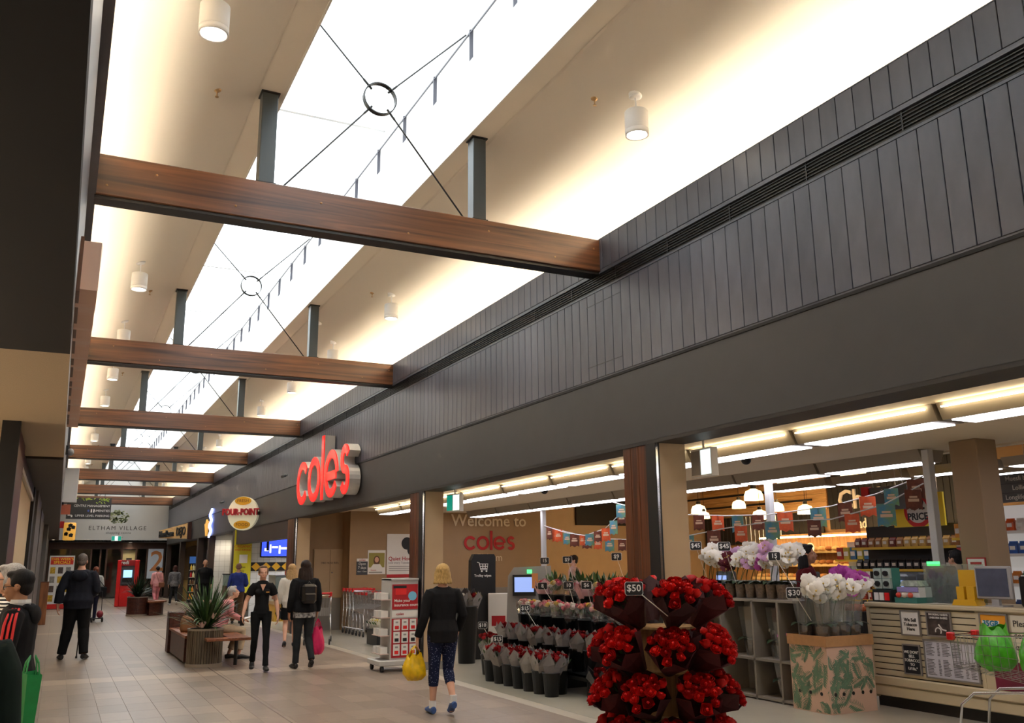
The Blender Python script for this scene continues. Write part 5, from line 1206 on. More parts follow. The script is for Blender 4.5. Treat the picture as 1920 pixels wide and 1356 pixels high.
def soft_bag(name, label, loc, r, m, h_=.3, seed=1, rz=0, handles=True, cat='bag', squash=.7, hm=None):
    """crumpled carrier bag : folded sack with open gathered mouth"""
    t = thing(name, label, cat, loc, rz); vs = []; fs = []; n = 40; M = 16
    for i in range(M+1):
        u = i/M; rr = .25+.75*min(1, u*5)**.5 if u < .2 else 1.0+.08*sin(u*5)-.38*max(0, u-.55)**1.2*1.6; zz = h_*max(0, (u-.04)/.96)
        for k in range(n):
            a = 2*pi*k/n
            f_ = .055*sin(5*a+seed+3*u)+.045*sin(9*a-seed*2+7*u)+.03*sin(17*a+11*u+seed)+.05*sin(2*a+6*u+seed)
            rim = .05*h_*sin(2*a+seed)+.03*h_*sin(5*a) if i >= M-1 else 0
            vs.append((r*rr*cos(a)*(1+f_), r*rr*sin(a)*squash*(1+f_), zz+rim+.012*sin(6*a+9*u)))
    for i in range(M):
        for k in range(n): fs.append((i*n+k, i*n+(k+1) % n, (i+1)*n+(k+1) % n, (i+1)*n+k))
    fs.append(tuple(range(n-1,-1,-1)))
    MB().add(vs, fs).build('sack', m, t, True)
    if handles:
        for s_ in (-1,1): MB().tube([(-.4*r,s_*.3*r,h_*.95),(-.25*r,s_*.15*r,h_*1.2),(0,s_*.06*r,h_*1.34),(.25*r,s_*.15*r,h_*1.2),(.4*r,s_*.3*r,h_*.95)], .012, 5, flat=.4).build('handle', hm or m, t)
    return t
m_gbag = mat('green_bag', (84,190,40), .35, var=.35, scale=14, bump=.4, bscale=18)
soft_bag('shopping_bag', 'bright green plastic bag standing in the trolley', (7.26,5.36,.68), .19, m_gbag, .36, 3, .3, False); soft_bag('shopping_bag', 'second green plastic bag at the handle end of the trolley', (7.28,4.98,.66), .18, m_gbag, .32, 5, .1, False)
# black tiered boxes with small yellow flowers in the bay
t = thing('flower_box', 'black two tier flower trough in the trolley bay', 'trough', (6.12, 18.5, 0), LEFT); MB().bevbox(-.35,.35,-.2,.2,0,.3,.01).build('lower_trough', m_bucket, t); MB().bevbox(-.1,.35,.0,.36,.3,.62,.01).build('upper_trough', m_bucket, t); MB().box(-.36,.36,-.21,.21,.28,.31).build('rim', m_black, t)
YEL = rose_mesh(vary_mat('yellow_flower', [(230,206,90),(236,232,210),(240,220,130)], .5, .2, 20)); WCRM = wrap_mesh(mat('cream_wrap', (220,214,196), .6), .05, .1, .14, 5, .04, 21)
for k, (x, y, z) in enumerate(((6.02,18.75,.31),(6.02,18.55,.31),(6.02,18.35,.31),(6.02,18.2,.31),(6.25,18.45,.62),(6.25,18.25,.62))): bouquet('small yellow and white posy in the bay trough, %s one' % ORD[k], (x, y, z), WCRM, YEL, 6, .08, .12, 'posies in the bay trough', scale=1.0)
# ------------------------------------------------------------------ gift card stand by the far pier
gs = thing('card_stand', 'red and white gift card stand on castors beside the far pier', 'stand', (4.655, 13.76, 0))
m_gsteel = mat('stand_grey', (186,182,176), .4)
MB().bevbox(-.14,.52,-.06,.56,.09,.17,.012).build('base', m_gsteel, gs)
for x in (-.08,.46):
    for y in (-.0,.5): MB().lathe([(.0,-.02),(.045,-.02),(.045,.02),(0,.02)], 12, Matrix.Translation((x,y,.046)) @ Matrix.Rotation(pi/2,4,'Y')).build('castor', m_rubber, gs)
MB().box(.05,.5,.02,.5,.17,1.38).build('cabinet', m_gsteel, gs); MB().box(.07,.49,.01,.02,.2,.78).build('red_panel', mat('panel_red', (176,20,28), .5), gs); MB().box(.07,.49,.008,.02,.80,.90).build('white_strip', m_prt, gs); MB().box(.07,.49,.008,.02,.92,1.30).build('header_poster', mat('panel_red'), gs)
text(gs, 'coles', .06, .2, .85, mat('wall_red'), y=.006, bold=.01); text(gs, 'Make your', .062, .10, 1.05, m_prt, y=.006, align='LEFT', bold=.01); text(gs, 'insurance count', .062, .10, .985, m_prt, y=.006, align='LEFT', bold=.01)
MB().prism([(.40+.07*cos(a), 1.12+.07*sin(a)) for a in [2*pi*i/20 for i in range(20)]], .004, .008).build('blue_roundel', mat('roundel_blue', (120,190,220), .5), gs); MB().box(.12,.3,.004,.008,1.14,1.24).build('red_car_print', mat('car_print', (216,30,30), .4), gs); MB().box(.05,.5,.0,.5,1.36,1.39).build('top_cap', m_gsteel, gs); MB().box(.085,.3,.004,.008,1.24,1.28).build('dark_print', m_black, gs)
for j in range(3):
    for i in range(3):
        c_ = MB().box(0,.105,0,.008,0,.165).mesh('gift_card', m_prt); o = link('gift_card', c_, gs, loc=(.095+i*.133,-.002,.235+j*.185)); MB().box(.02,.085,-.002,0,.02,.07).build('card_print', mat('car_print') if j != 1 else m_black, o); MB().box(.03,.075,-.002,0,.11,.135).build('card_title', mat('photo_grey'), o)
for j in range(4):
    z = .25+j*.27; MB().box(-.1,.05,.05,.48,z,z+.012).build('side_shelf', mat('shelf_pink', (206,180,168), .4), gs)
    for i in range(3): MB().box(-.085,.03,.08+i*.13,.19+i*.13,z+.013,z+.11).build('card_pack', m_prt, gs)
# ------------------------------------------------------------------ wipes totem and entry kiosk
t = thing('wipes_station', 'black trolley wipes totem with white trolley symbol', 'totem', (6.72, 14.75, 0)); MB().prism([(-.24,0),(.24,0),(.25,1.72),(.22,1.77),(-.16,1.77),(-.22,1.66)], 0, .12).build('panel', m_bucket, t)
sy = MB(); [stroke(sy, p, .012, -.006, 0) for p in ([(-.11,1.63),(-.07,1.62),(-.04,1.5),(.09,1.5)],[(-.065,1.6),(.1,1.6),(.085,1.52),(-.045,1.52)],[(-.05,1.56),(.09,1.56)],[(0,1.6),(.0,1.52)],[(.05,1.6),(.045,1.52)])]
for x in (-.02,.07): sy.prism([(x+.016*cos(a), 1.475+.016*sin(a)) for a in [pi*i/5 for i in range(10)]], -.006, 0)
sy.build('trolley_symbol', mwt, t); text(t, 'Trolley wipes', .06, 0, 1.4, mwt, y=-.003, bold=.01)
bk = thing('flower_bucket', 'tall black bin of wrapped flowers beside the wipes totem', 'bucket', (6.22, 14.3, 0)); MB().lathe([(.14,0),(.19,.9),(.2,.9),(.2,.92),(.17,.92),(.13,.05),(0,.05)], 18).build('bin', m_bucket, bk, True)
for k, (dx, dy, fm, wm) in enumerate(((-.1,0,WHITEF,WGREY[0]),(.08,-.06,ROSEB,WGREY[1]),(.02,.1,WHITEF,WBLK[0]),(.14,.06,GERB,WCLR[0]))): bouquet('wrapped bunch in the tall bin by the wipes totem, %s one' % ORD[k], (6.22+dx, 14.3+dy, .78), wm, fm, 8, .11, .26, 'bunches by the totem')
t = thing('service_kiosk', 'silver self service panel with small blue lit screen', 'kiosk', (6.98, 13.6, 0), -.5); MB().prism([(-.36,0),(.42,0),(.42,1.56),(-.2,1.54),(-.3,1.4)], .1, .16).build('silver_panel', mat('brushed_silver', (166,166,164), .35, metal=.6), t); MB().box(-.22,.16,.02,.1,1.08,1.42).build('screen_housing', m_black, t); MB().box(-.19,.13,.014,.02,1.14,1.38).build('screen', mat('kiosk_lcd', (120,140,190), .3, emit=.9), t); MB().box(-.1,.12,.0,.1,.8,1.02).build('card_reader', m_black, t); MB().box(.02,.1,.01,.02,1.44,1.5).build('green_lamp', mat('green_led', (70,220,110), .4, emit=1.5), t); MB().box(.1,.2,.0,.02,1.2,1.44).build('orange_card', mat('orange_print'), t)
t = thing('sensor_gate', 'white panel gate with red label beside the silver kiosk', 'gate', (6.95, 14.6, 0), -.4); MB().bevbox(-.18,.18,0,.04,.0,1.1,.01).build('panel', m_prt, t); MB().box(-.12,.12,-.003,0,.55,.72).build('red_label', mat('panel_red'), t); MB().tube([(.2,.02,0),(.2,.02,1.15)], .02, 8).build('rail', m_chrome, t)
# ------------------------------------------------------------------ service counter
m_cnt = mat('counter_cream', (196,182,150), .45, var=.04, scale=3); m_groove = mat('slat_groove', (60,50,42), .7); m_frame = mat('poster_frame', (150,146,142), .3, metal=.6)
sc_ = thing('service_counter', 'cream slatted service counter at the right of the store front', 'counter', (8.45, 7.82, 0), LEFT)
MB().box(.015,5.6,.02,.7,.12,1.08).build('carcass', m_groove, sc_); MB().bevbox(-.02,5.7,-.03,.75,1.08,1.13,.012).build('worktop', m_cnt, sc_); MB().box(-.01,.03,-.005,.7,.1,1.08).build('end_post', m_cnt, sc_); MB().box(1.40,1.44,-.006,.05,.3,1.08).build('mid_post', m_cnt, sc_); MB().box(0,5.6,.06,.68,0,.12).build('plinth', m_black, sc_)
for k in range(11):
    z = .345+k*.0667; MB().bevbox(.03,1.40,.002,.02,z,z+.056,.003).build('slat', m_cnt, sc_)
MB().box(1.44,5.6,.0,.02,.3,1.08).build('front_panel', m_cnt, sc_); MB().bevbox(-.01,5.65,-.03,.03,.24,.335,.012).build('bumper_rail', m_cnt, sc_); MB().bevbox(-.01,5.65,-.012,.03,.12,.235,.01).build('kick_panel', m_cnt, sc_); MB().box(1.55,3.2,-.012,.0,.34,.68).build('purple_panel', mat('purple_poster', (110,18,50), .4, var=.2, scale=3), sc_)
def framed(name, x0, x1, z0, z1, face, lab):
    t = thing(name, lab, 'sign', (8.45-.006, 7.82-x0, z0), LEFT); w_, h_ = x1-x0, z1-z0
    for a in ((0,.016,0,h_),(w_-.016,w_,0,h_)): MB().box(a[0],a[1],-.018,0,a[2],a[3]).build('frame_side', m_frame, t)
    for a in ((0,.016),(h_-.016,h_)): MB().box(.016,w_-.016,-.018,0,a[0],a[1]).build('frame_rail', m_frame, t)
    MB().box(.01,w_-.01,-.010,-.002,.01,h_-.01).build('sheet', face, t); return t, w_, h_
t, w_, h_ = framed('framed_sign', .47,.73,.79,1.06, m_prt, 'white framed sign saying We Sell Tobacco Here')
for k, s_ in enumerate(('We Sell','Tobacco','Here')): text(t, s_, .05, w_/2, h_*.62-k*.048, m_ink, y=-.012, bold=.02)
t, w_, h_ = framed('framed_sign', .81,1.12,.80,1.06, mat('dark_poster', (38,32,32), .4, var=.5, scale=14, rgb2=(84,72,66)), 'dark framed smoking warning poster with pale curved shape')
text(t, 'SMOKING HARMS', .03, w_/2, h_*.88, m_prt, y=-.012, bold=.01); text(t, 'UNBORN BABIES', .03, w_/2, h_*.75, m_prt, y=-.012, bold=.01); sy = MB(); stroke(sy, arc(.14,.06,.035,-40,200,12), .012, -.013, -.01); stroke(sy, [(.15,.13),(.19,.08),(.24,.07)], .014, -.013, -.01); sy.build('pale_curve', m_prt, t)
t, w_, h_ = framed('framed_sign', .46,.69,.38,.70, mat('navy_poster', (22,26,34), .4), "navy framed sign saying we don't sell tobacco to under eighteens")
for k, s_ in enumerate(("\"WE DON'T",'SELL','TOBACCO','TO','U/18s."')): text(t, s_, .042, w_/2, h_*.74-k*.043, m_prt, y=-.012, bold=.01)
t, w_, h_ = framed('price_list', .74,1.39,.37,.77, mat('list_paper', (190,188,196), .5), 'large framed tobacco price list with rows of fine print')
ls = MB(); q = random.Random(9)
for c_, (x, L) in enumerate(((.03,.11),(.17,.035),(.23,.1),(.35,.12),(.49,.035),(.55,.07))):
    for r_ in range(22):
        if c_ > 3 and r_ < 9 or 9 <= r_ < 11: continue
        z = h_-.04-r_*.0152; ls.box(x, x+L*q.uniform(.6,1), -.0125, -.0105, z, z+.005)
ls.build('printed_rows', m_ink, t, kind='stuff')
t, w_, h_ = framed('framed_sign', 1.45,1.76,.80,1.07, mat('offer_orange', (226,150,30), .5), 'orange framed mobile data offer sign')
MB().box(.03,.22,-.0125,-.0105,.14,.2).build('white_block', m_prt, t); text(t, '35GB', .075, .125, .17, mat('offer_teal', (16,120,150), .5), y=-.014, bold=.03); text(t, 'for $30', .06, .15, .09, mat('offer_teal'), y=-.014, bold=.02)
t = thing('counter_notice', 'pale notice asking customers to please wait on the counter front', 'notice', (8.44, 6.03, .62), LEFT); MB().box(0,.8,-.004,0,0,.44).build('sheet', mat('notice_cream', (206,198,176), .5), t); text(t, 'Please', .085, .02, .36, m_ink, y=-.006, align='LEFT'); text(t, 'commence', .085, .02, .25, m_ink, y=-.006, align='LEFT'); text(t, 'queue here', .085, .02, .14, m_ink, y=-.006, align='LEFT')
# --- things on the counter (world X 8.5..9.1, top 1.13)
ZC = 1.131
m_teal = mat('teal_card', (60,120,108), .5); m_dkbox = mat('display_black', (26,34,32), .5)
t = thing('accessory_display', 'dark counter display of phone accessory packs', 'display', (8.52, 7.80, ZC), LEFT); MB().box(0,.26,.02,.2,0,.14).build('card_tray', m_dkbox, t); MB().box(0,.26,.08,.2,.14,.38).build('upper_rack', m_teal, t)
for i in range(3): MB().box(.03+i*.075,.09+i*.075,.008,.02,.02,.105).build('gift_card', [m_prt, m_prt, mat('car_print')][i], t)
for i in range(2):
    for j in range(2):
        o = MB().box(.01+i*.125,.12+i*.125,.05,.08,.15+j*.115,.26+j*.115).build('blister_pack', mat('pack_pale', (176,190,178), .4), t); MB().prism([(.065+i*.125+.035*cos(a), .205+j*.115+.03*sin(a)) for a in [2*pi*q_/12 for q_ in range(12)]], .03, .05).build('black_gadget', m_black, o)
t = thing('card_box', 'teal and white tray of travel cards with small toys on the counter', 'box', (8.55, 7.50, ZC), LEFT); MB().box(0,.3,0,.25,0,.06).build('tray', m_teal, t); MB().box(.0,.3,.05,.25,.06,.17).build('card_stack', m_prt, t); MB().box(.01,.29,.04,.05,.12,.17).build('label_strip', mat('lilac_label', (150,140,190), .5), t); MB().prism([(.02,.18),(.28,.18),(.25,.24),(.05,.24)], .08, .24).build('leaflets', mat('leaflet_mix', (190,200,180), .5, var=.5, scale=20), t)
for k, (x, c_) in enumerate(((.04,(216,60,40)),(.12,(226,210,190)),(.2,(220,90,60)))): MB().ell((x+.02,.0,.085),(.035,.025,.03),10,7).build('toy', mat('toy_%d' % k, c_, .4), t, True)
t = thing('register', 'dark card register with green label behind the counter displays', 'register', (8.9, 7.35, ZC), LEFT); MB().bevbox(0,.28,0,.2,0,.4,.02).build('housing', m_bucket, t); MB().box(.05,.2,-.01,.02,.4,.45).build('green_label', mat('green_led'), t)
t = thing('acrylic_screen', 'clear acrylic screen standing on the service counter', 'screen', (8.7, 7.2, ZC), LEFT); MB().box(0,.75,0,.006,0,.42).build('sheet', pane_mat('acrylic', (225,235,232), .14, .04, .08), t); MB().tube([(.3,.02,0),(.3,.02,.4)], .008, 5).build('stem', m_black, t); MB().box(.2,.42,-.06,.08,0,.012).build('foot', m_black, t)
t = thing('price_papers', 'flat white papers lying on the counter', 'papers', (8.58, 7.1, ZC), LEFT); MB().box(0,.5,0,.3,0,.004).build('sheet', m_prt, t); MB().box(.1,.55,-.04,.2,.004,.008,Matrix.Rotation(.1,4,'Z')).build('sheet', m_prt, t)
t = thing('leaflet_display', 'yellow cardboard leaflet dispenser on the counter', 'display', (8.5, 6.72, ZC), LEFT); m_yc = mat('yellow_card', (214,164,24), .5); MB().prism([(0,0),(.3,0),(.27,.06),(.03,.06)], 0, .14).build('tray', m_yc, t); MB().box(.02,.28,.12,.14,.05,.36).build('back_board', m_yc, t)
for i in range(2): o = MB().box(.04+i*.12,.13+i*.12,.04,.08,.05,.19).build('pocket', m_yc, t); MB().box(.05+i*.12,.12+i*.12,.05,.06,.05,.13).build('red_leaflet', mat('panel_red'), t)
t = thing('monitor', 'grey framed monitor facing customers on the counter', 'monitor', (8.52, 6.45, ZC), LEFT); MB().bevbox(0,.4,.02,.07,.07,.40,.012).build('bezel', mat('monitor_grey', (166,162,158), .4), t); MB().box(.028,.372,.014,.02,.10,.375).build('screen', mat('monitor_lcd', (56,58,70), .25, emit=.25, var=.3, scale=8), t); MB().box(.16,.24,.03,.07,0,.08).build('neck', mat('monitor_grey'), t); MB().box(.1,.3,.0,.16,0,.012).build('foot', mat('monitor_grey'), t)
t = thing('printer', 'black receipt printer beside the monitor', 'printer', (8.62, 6.03, ZC), LEFT); MB().bevbox(0,.4,0,.3,0,.3,.02).build('body', m_black, t); MB().box(.05,.35,-.01,.02,.3,.31).build('paper', m_prt, t)
t = thing('notice', 'red bordered notice on the tan column', 'notice', (9.245, 7.05, 1.26), LEFT); MB().box(0,.24,-.006,0,0,.36).build('red_border', mat('wall_red'), t); MB().box(.015,.225,-.009,-.006,.04,.345).build('sheet', m_prt, t); MB().box(.05,.19,-.012,-.009,.28,.31).box(.05,.19,-.012,-.009,.17,.20).build('red_ribbons', mat('panel_red'), t)
# ------------------------------------------------------------------ store interior beyond
m_bb = mat('bakery_black', (24,20,18), .6)
pn = thing('boarded_wall', 'black boarded wall section over the bakery', 'wall panel', (20.45, 20.0, 2.5), LEFT)
bme = MB().bevbox(.004,.196,-.03,0,0,2.1,.006).mesh('board', m_bb)
for k in range(22): link('board', bme, pn, loc=(k*.2,0,0))
m_sgn = mat('cream_letters', (216,196,160), .5, emit=.15)
lt = thing('department_lettering', 'cream lettering naming the chicken department on black boards', 'lettering', (20.385, 20.0, 2.5), LEFT); text(lt, 'Chicken', .78, .42, .80, m_sgn, align='LEFT', bold=.012, depth=.05); 
lt = thing('department_lettering', 'cream lettering naming the bread department on black boards', 'lettering', (20.395, 20.0, 2.5), LEFT); text(lt, 'Bread', .40, .65, .12, m_sgn, align='LEFT', bold=.012, depth=.03, xs=.8)
tp_ = thing('timber_bulkhead', 'pine plank bulkhead glowing above the deli', 'bulkhead', (20.45, 26.0, 3.1), LEFT)
pk = MB().bevbox(0,5.95,-.05,0,.004,.236,.006).mesh('plank', wood_mat('pine_glow', (190,140,80), (226,182,120), .5, (.6,9,9), 2))
for k in range(6): link('plank', pk, tp_, loc=(0,0,k*.24))
for k in range(3): MB().box(.3,5.8,-.5-k*.5,-.46-k*.5,.25+k*.3,.31+k*.3).build('dark_rail', m_bb, tp_)
t = thing('deli_panel', 'dark corrugated panel behind the deli lamps', 'panel', (20.4, 25.8, 2.15), LEFT)
for k in range(28): MB().bevbox(k*.2,k*.2+.19,-.04,0,0,.9,.01).build('board', m_bb if k < 10 or k > 18 else m_alu, t)
# bakery racks with loaves
LOAF = MB().ell((0,0,.06),(.16,.085,.07),10,6).mesh('loaf', vary_mat('bread_crust', [(196,130,70),(214,156,90),(170,104,54),(226,184,120)], .6, .25, 12), True)
rk = thing('bakery_rack', 'warm lit bakery rack along the back wall', 'rack', (19.9, 22.4, 0), LEFT)
for j in range(3):
    z = 1.12+j*.38; MB().box(0,5.4,-.45+j*.12,.3,z-.03,z).build('shelf', m_pine, rk); MB().box(0,5.4,-.47+j*.12,-.45+j*.12,z-.06,z+.02).build('price_rail', mat('rail_cream', (220,190,130), .5), rk)
MB().box(0,5.4,.3,.33,0,2.4).build('back', m_pine, rk); MB().box(0,5.4,-.45,.3,0,1.0).build('base', m_bb, rk)
MB().box(0,5.4,-.1,-.04,2.28,2.33).build('lamp_strip', mat('bakery_led', (255,206,140), .5, emit=9), rk)
for j in range(3):
    for k in range(20): link('bread_loaf', LOAF, loc=(19.62-.0+j*-.0, 22.25-k*.265, 1.121+j*.38), rz=rf.uniform(-.3,.3), label='golden bread loaf on the %s bakery shelf' % ('lowest','middle','top')[j], cat='bread', group='loaves on the %s bakery shelf' % ('lowest','middle','top')[j])
# hanging dome lamps
m_dome = mat('dome_glow', (255,226,170), .5, emit=2.0)
for k, (y, z, r) in enumerate(((19.34,3.36,.26),(21.78,3.13,.22),(19.97,3.18,.19),(17.99,3.61,.28),(18.47,3.02,.19),(17.44,2.89,.2),(21.54,2.97,.17),(15.77,3.62,.3),(18.46,2.80,.2))):
    t = thing('dome_lamp', 'glowing white dome lamp hanging over the deli, %s of nine' % ORD[k], 'lamp', (17 if k < 8 else 16.4, y, z-.12), 0, 'dome lamps over the deli')
    MB().lathe([(r,0),(r*.98,r*.5),(r*.8,r*.95),(r*.35,r*1.15),(r*.3,r*1.2)], 18, cap=False).build('shade', m_dome, t, True); MB().lathe([(r*.3,r*1.15),(r*.26,r*1.6),(0,r*1.65)], 10, cap=False).build('cap', m_bb, t); MB().tube([(0,0,r*1.6),(0,0,4.62-z+.12)], .008, 4).build('cord', m_bb, t)
    ld = bpy.data.lights.new('dome_glow', 'POINT'); ld.energy = 32; ld.color = (1,.72,.4); ld.shadow_soft_size = .1; lo = bpy.data.objects.new('dome_glow', ld); COL.objects.link(lo); lo.parent = t; lo.location = (0,0,-.05)
# gondola shelving with products
PACKS = {}
def pack(kind, m):
    key = (kind, m.name)
    if key in PACKS: return PACKS[key]
    mb = MB()
    if kind == 'box': mb.bevbox(-.06,.06,-.04,.04,0,.2,.006)
    elif kind == 'bag': mb.add([(x*w*.075, y*d*.035, z) for z, w, d in ((0,1,1),(.05,1.05,1.4),(.14,1,1.2),(.18,.95,.3),(.2,1,.1)) for x, y in ((-1,-1),(1,-1),(1,1),(-1,1))], [(3,2,1,0)]+[(i*4+q, i*4+(q+1)%4, i*4+4+(q+1)%4, i*4+4+q) for i in range(4) for q in range(4)]+[(16,17,18,19)])
    else: mb.lathe([(0,0),(.045,0),(.045,.13),(.035,.15),(.04,.155),(.04,.18),(0,.18)], 10)
    mb.m = 1; mb.box(-.045,.045,-.052,-.046,.06,.12) if kind == 'bag' else mb.box(-.045,.045,-.044,-.0405,.06,.13) if kind == 'box' else mb.box(-.02,.02,-.047,-.044,.04,.1)
    PACKS[key] = mb.mesh(kind, [m, m_prt]); return PACKS[key]
mp = lambda n, cols: vary_mat(n, cols, .4, .3, 12)
def gondola(name, label, x, y0, n, pitch, levels, rows, lab, grp, depth=.45, strip=(226,190,60), back=None, top=None):
    L = n*pitch; t = thing(name, label, 'shelf', (x, y0, 0), LEFT)
    MB().box(0,L,depth-.03,depth,0,(levels[-1]+.4)).build('back_panel', back or m_prt, t); MB().box(0,L,0,depth,0,.12).build('plinth', m_groove, t)
    for j, z in enumerate(levels):
        MB().box(0,L,0,depth,z-.025,z).build('shelf', m_white, t); MB().box(0,L,-.012,0,z-.045,z).build('price_strip', mat('strip_%d_%d_%d' % strip, strip, .5), t)
        kind, cols, cname = rows[j % len(rows)]
        for k in range(n):
            o = link('product', pack(kind, mp('pack_'+cname, cols)), loc=(x+.1, y0-(k+.5)*pitch, z+.001), rz=LEFT+rf.uniform(-.06,.06), label='%s %s on the %s, %s shelf up' % (cname, {'box':'carton','bag':'packet','jar':'jar'}[kind], lab, ORD[j]), cat='grocery', group='%s on %s, %s level' % (cname, grp, ORD[j])); o.scale = (pitch/.185,)*3 if kind == 'bag' else (pitch/.145,)*3
    return t
gondola('gondola_shelf', 'grocery shelf of coffee packets under the half price sign', 13.8, 13.0, 14, .165, (.3,.68,1.06,1.44,1.84), [('box',[(70,44,34),(50,70,60)],'brown'),('bag',[(40,34,32),(60,52,46),(24,22,22)],'black'),('bag',[(196,150,60),(210,170,80),(120,60,40)],'gold'),('bag',[(28,26,28),(44,40,42)],'dark'),('bag',[(150,100,50),(196,160,90),(110,40,30)],'bronze')], 'coffee shelf', 'coffee shelf', back=m_bb)
gondola('gondola_shelf', 'red stacked grocery shelf beside the tan column', 13.6, 10.6, 6, .17, (.3,.72,1.14,1.56,1.96), [('box',[(196,30,34),(214,60,50)],'red'),('box',[(226,150,40),(230,190,60)],'orange'),('bag',[(150,180,70),(210,110,40)],'lime')], 'red shelf', 'red shelf')
gondola('gondola_shelf', 'white snack shelf at the far right of the store', 12.9, 9.5, 24, .17, (.4,.82,1.24,1.68,2.02), [('bag',[(226,130,30),(40,90,170),(150,40,120),(240,190,50)],'bright'),('bag',[(216,90,30),(90,60,120),(230,220,210),(40,60,110)],'coloured'),('bag',[(206,120,40),(60,110,70),(190,50,40)],'snack')], 'snack shelf', 'snack shelf', strip=(226,222,214), back=mat('shelf_white', (226,224,220), .5, emit=.15))
for (xx, yy, n_, lab_) in ((15.6,9.2,16,'middle aisle shelf behind the snack shelf'),(16.2,15.8,12,'grocery aisle shelf in front of the bakery')):
    gondola('gondola_shelf', lab_, xx, yy, n_, .2, (.3,.75,1.2,1.62), [('box',[(60,110,150),(200,180,80),(180,60,50)],'mixed'),('jar',[(160,60,40),(210,180,120)],'filled'),('box',[(220,200,160),(120,70,50)],'pale')], lab_.split(' shelf')[0]+' unit', lab_)
# half price sign
hp = thing('promo_sign', 'yellow half price sign with red ring above the coffee shelf', 'sign', (13.72, 11.86, 2.18), LEFT)
MB().box(0,1.08,-.02,.02,0,.58).build('yellow_board', mat('promo_yellow', (238,206,40), .5), hp); MB().prism([(.54+.29*cos(a), .27+.29*sin(a)) for a in [2*pi*i/32 for i in range(32)] if -.01 < .27+.29*sin(a) < .6], -.026, -.02).build('red_disc', mat('promo_red', (206,24,28), .5), hp); MB().prism([(.54+.22*cos(a), .28+.22*sin(a)) for a in [2*pi*i/28 for i in range(28)]], -.032, -.026).build('white_disc', m_prt, hp)
text(hp, '1/2', .26, .54, .38, m_black, y=-.035, bold=.02); text(hp, 'PRICE', .17, .54, .17, m_black, y=-.035, bold=.03)
for x in (.1,.98): MB().tube([(x,0,.58),(x,0,2.44)], .006, 4).build('hanger_wire', m_alu, hp)
# aisle signs
m_agrey = mat('aisle_grey', (92,92,94), .5)
t = thing('aisle_sign', 'grey aisle sign listing muesli bars and lollies with red end', 'sign', (12.9, 9.32, 2.44), LEFT); MB().box(.1,1.1,-.02,.02,0,.42).build('board', m_agrey, t); MB().box(-.04,.1,-.06,.04,-.02,.44).build('red_end', mat('promo_red'), t); text(t, '2', .13, .03, .2, m_prt, y=-.064)
for k, s_ in enumerate(('Muesli bars','Lollies','Longlife milk')): text(t, s_, .1, .55, .35-k*.14, m_prt, y=-.023, bold=.008)
MB().box(.1,1.1,-.024,-.02,.275,.28).box(.1,1.1,-.024,-.02,.135,.14).build('rule_lines', m_black, t)
for x in (.2,1.0): MB().tube([(x,0,.42),(x,0,2.18)], .006, 4).build('hanger_wire', m_alu, t)
t = thing('aisle_sign', 'grey coffee aisle sign with red end before the chicken lettering', 'sign', (13.3, 12.1, 2.48), LEFT); MB().box(.12,.95,-.02,.02,0,.42).build('board', m_agrey, t); MB().box(-.04,.12,-.06,.04,-.02,.44).build('red_end', mat('promo_red'), t); text(t, 'Coffee', .1, .5, .33, m_prt, y=-.023, bold=.008); text(t, '1', .12, .04, .2, m_prt, y=-.064)
for x in (.2,.85): MB().tube([(x,0,.42),(x,0,2.14)], .006, 4).build('hanger_wire', m_alu, t)
# bunting
m_fl = [mat('flag_blue', (70,130,160), .6, var=.6, scale=9, rgb2=(120,150,70)), mat('flag_brown', (120,60,40), .6, var=.5, scale=12), mat('flag_orange', (220,90,40), .6, var=.3, scale=12)]
FLG = [MB().prism([(-.085,0),(.085,0),(.085,-.22),(.045,-.2),(0,-.225),(-.05,-.2),(-.085,-.22)], -.002, .002).mesh('flag', m) for m in m_fl]
FW = MB().box(-.055,.055,-.004,-.002,-.13,-.10).box(-.04,.04,-.004,-.002,-.09,-.07).mesh('flag_print', mat('flag_ink', (214,180,150), .6))
def bunting(pts, n, lab, seed, rzf=LEFT+.5):
    t = thing('bunting', lab, 'bunting', pts[0]); o0 = Vector(pts[0]); q = random.Random(seed)
    P = [Vector(p)-o0 for p in pts]; MB().tube(P, .009, 5).build('cord', m_wpost, t); S_ = len(P)-1
    for k in range(n):
        u = (k+.6)/n*S_; i = min(int(u), S_-1); p = P[i].lerp(P[i+1], u-i)
        f_ = link('flag', FLG[(k+seed) % 3], t, loc=p, rz=rzf+q.uniform(-.5,.5)); link('flag_print', FW, f_); s_ = q.uniform(1.0,1.3); f_.scale = (s_,)*3
bunting([(9.84,15.4,2.8),(9.75,14.0,2.52),(9.7,12.73,2.40),(9.7,11.74,2.33),(9.72,10.8,2.30),(9.7,9.44,2.35),(9.55,8.5,2.45),(9.52,7.7,2.62)], 14, 'long bunting string of seasonal flags across the store front posts', 0)
bunting([(9.3,13.4,1.95),(9.2,12.1,2.02),(9.2,11.2,2.10),(9.2,10.2,2.16),(9.2,8.97,2.14),(9.3,8.2,2.28),(9.5,7.72,2.52)], 9, 'lower bunting string of orange flags behind the orchids', 2)
bunting([(10.02,18.55,2.45),(10.0,17.5,2.25),(10.0,16.7,2.17),(10.0,15.9,2.28),(9.9,15.0,2.62)], 10, 'bunting string by the entry behind the lilies, upper one', 1); bunting([(10.1,18.55,2.42),(10.3,17.4,2.2),(10.3,16.5,2.1),(10.2,15.4,2.05),(10.0,14.6,2.08)], 8, 'bunting string by the entry behind the lilies, lower one', 2)
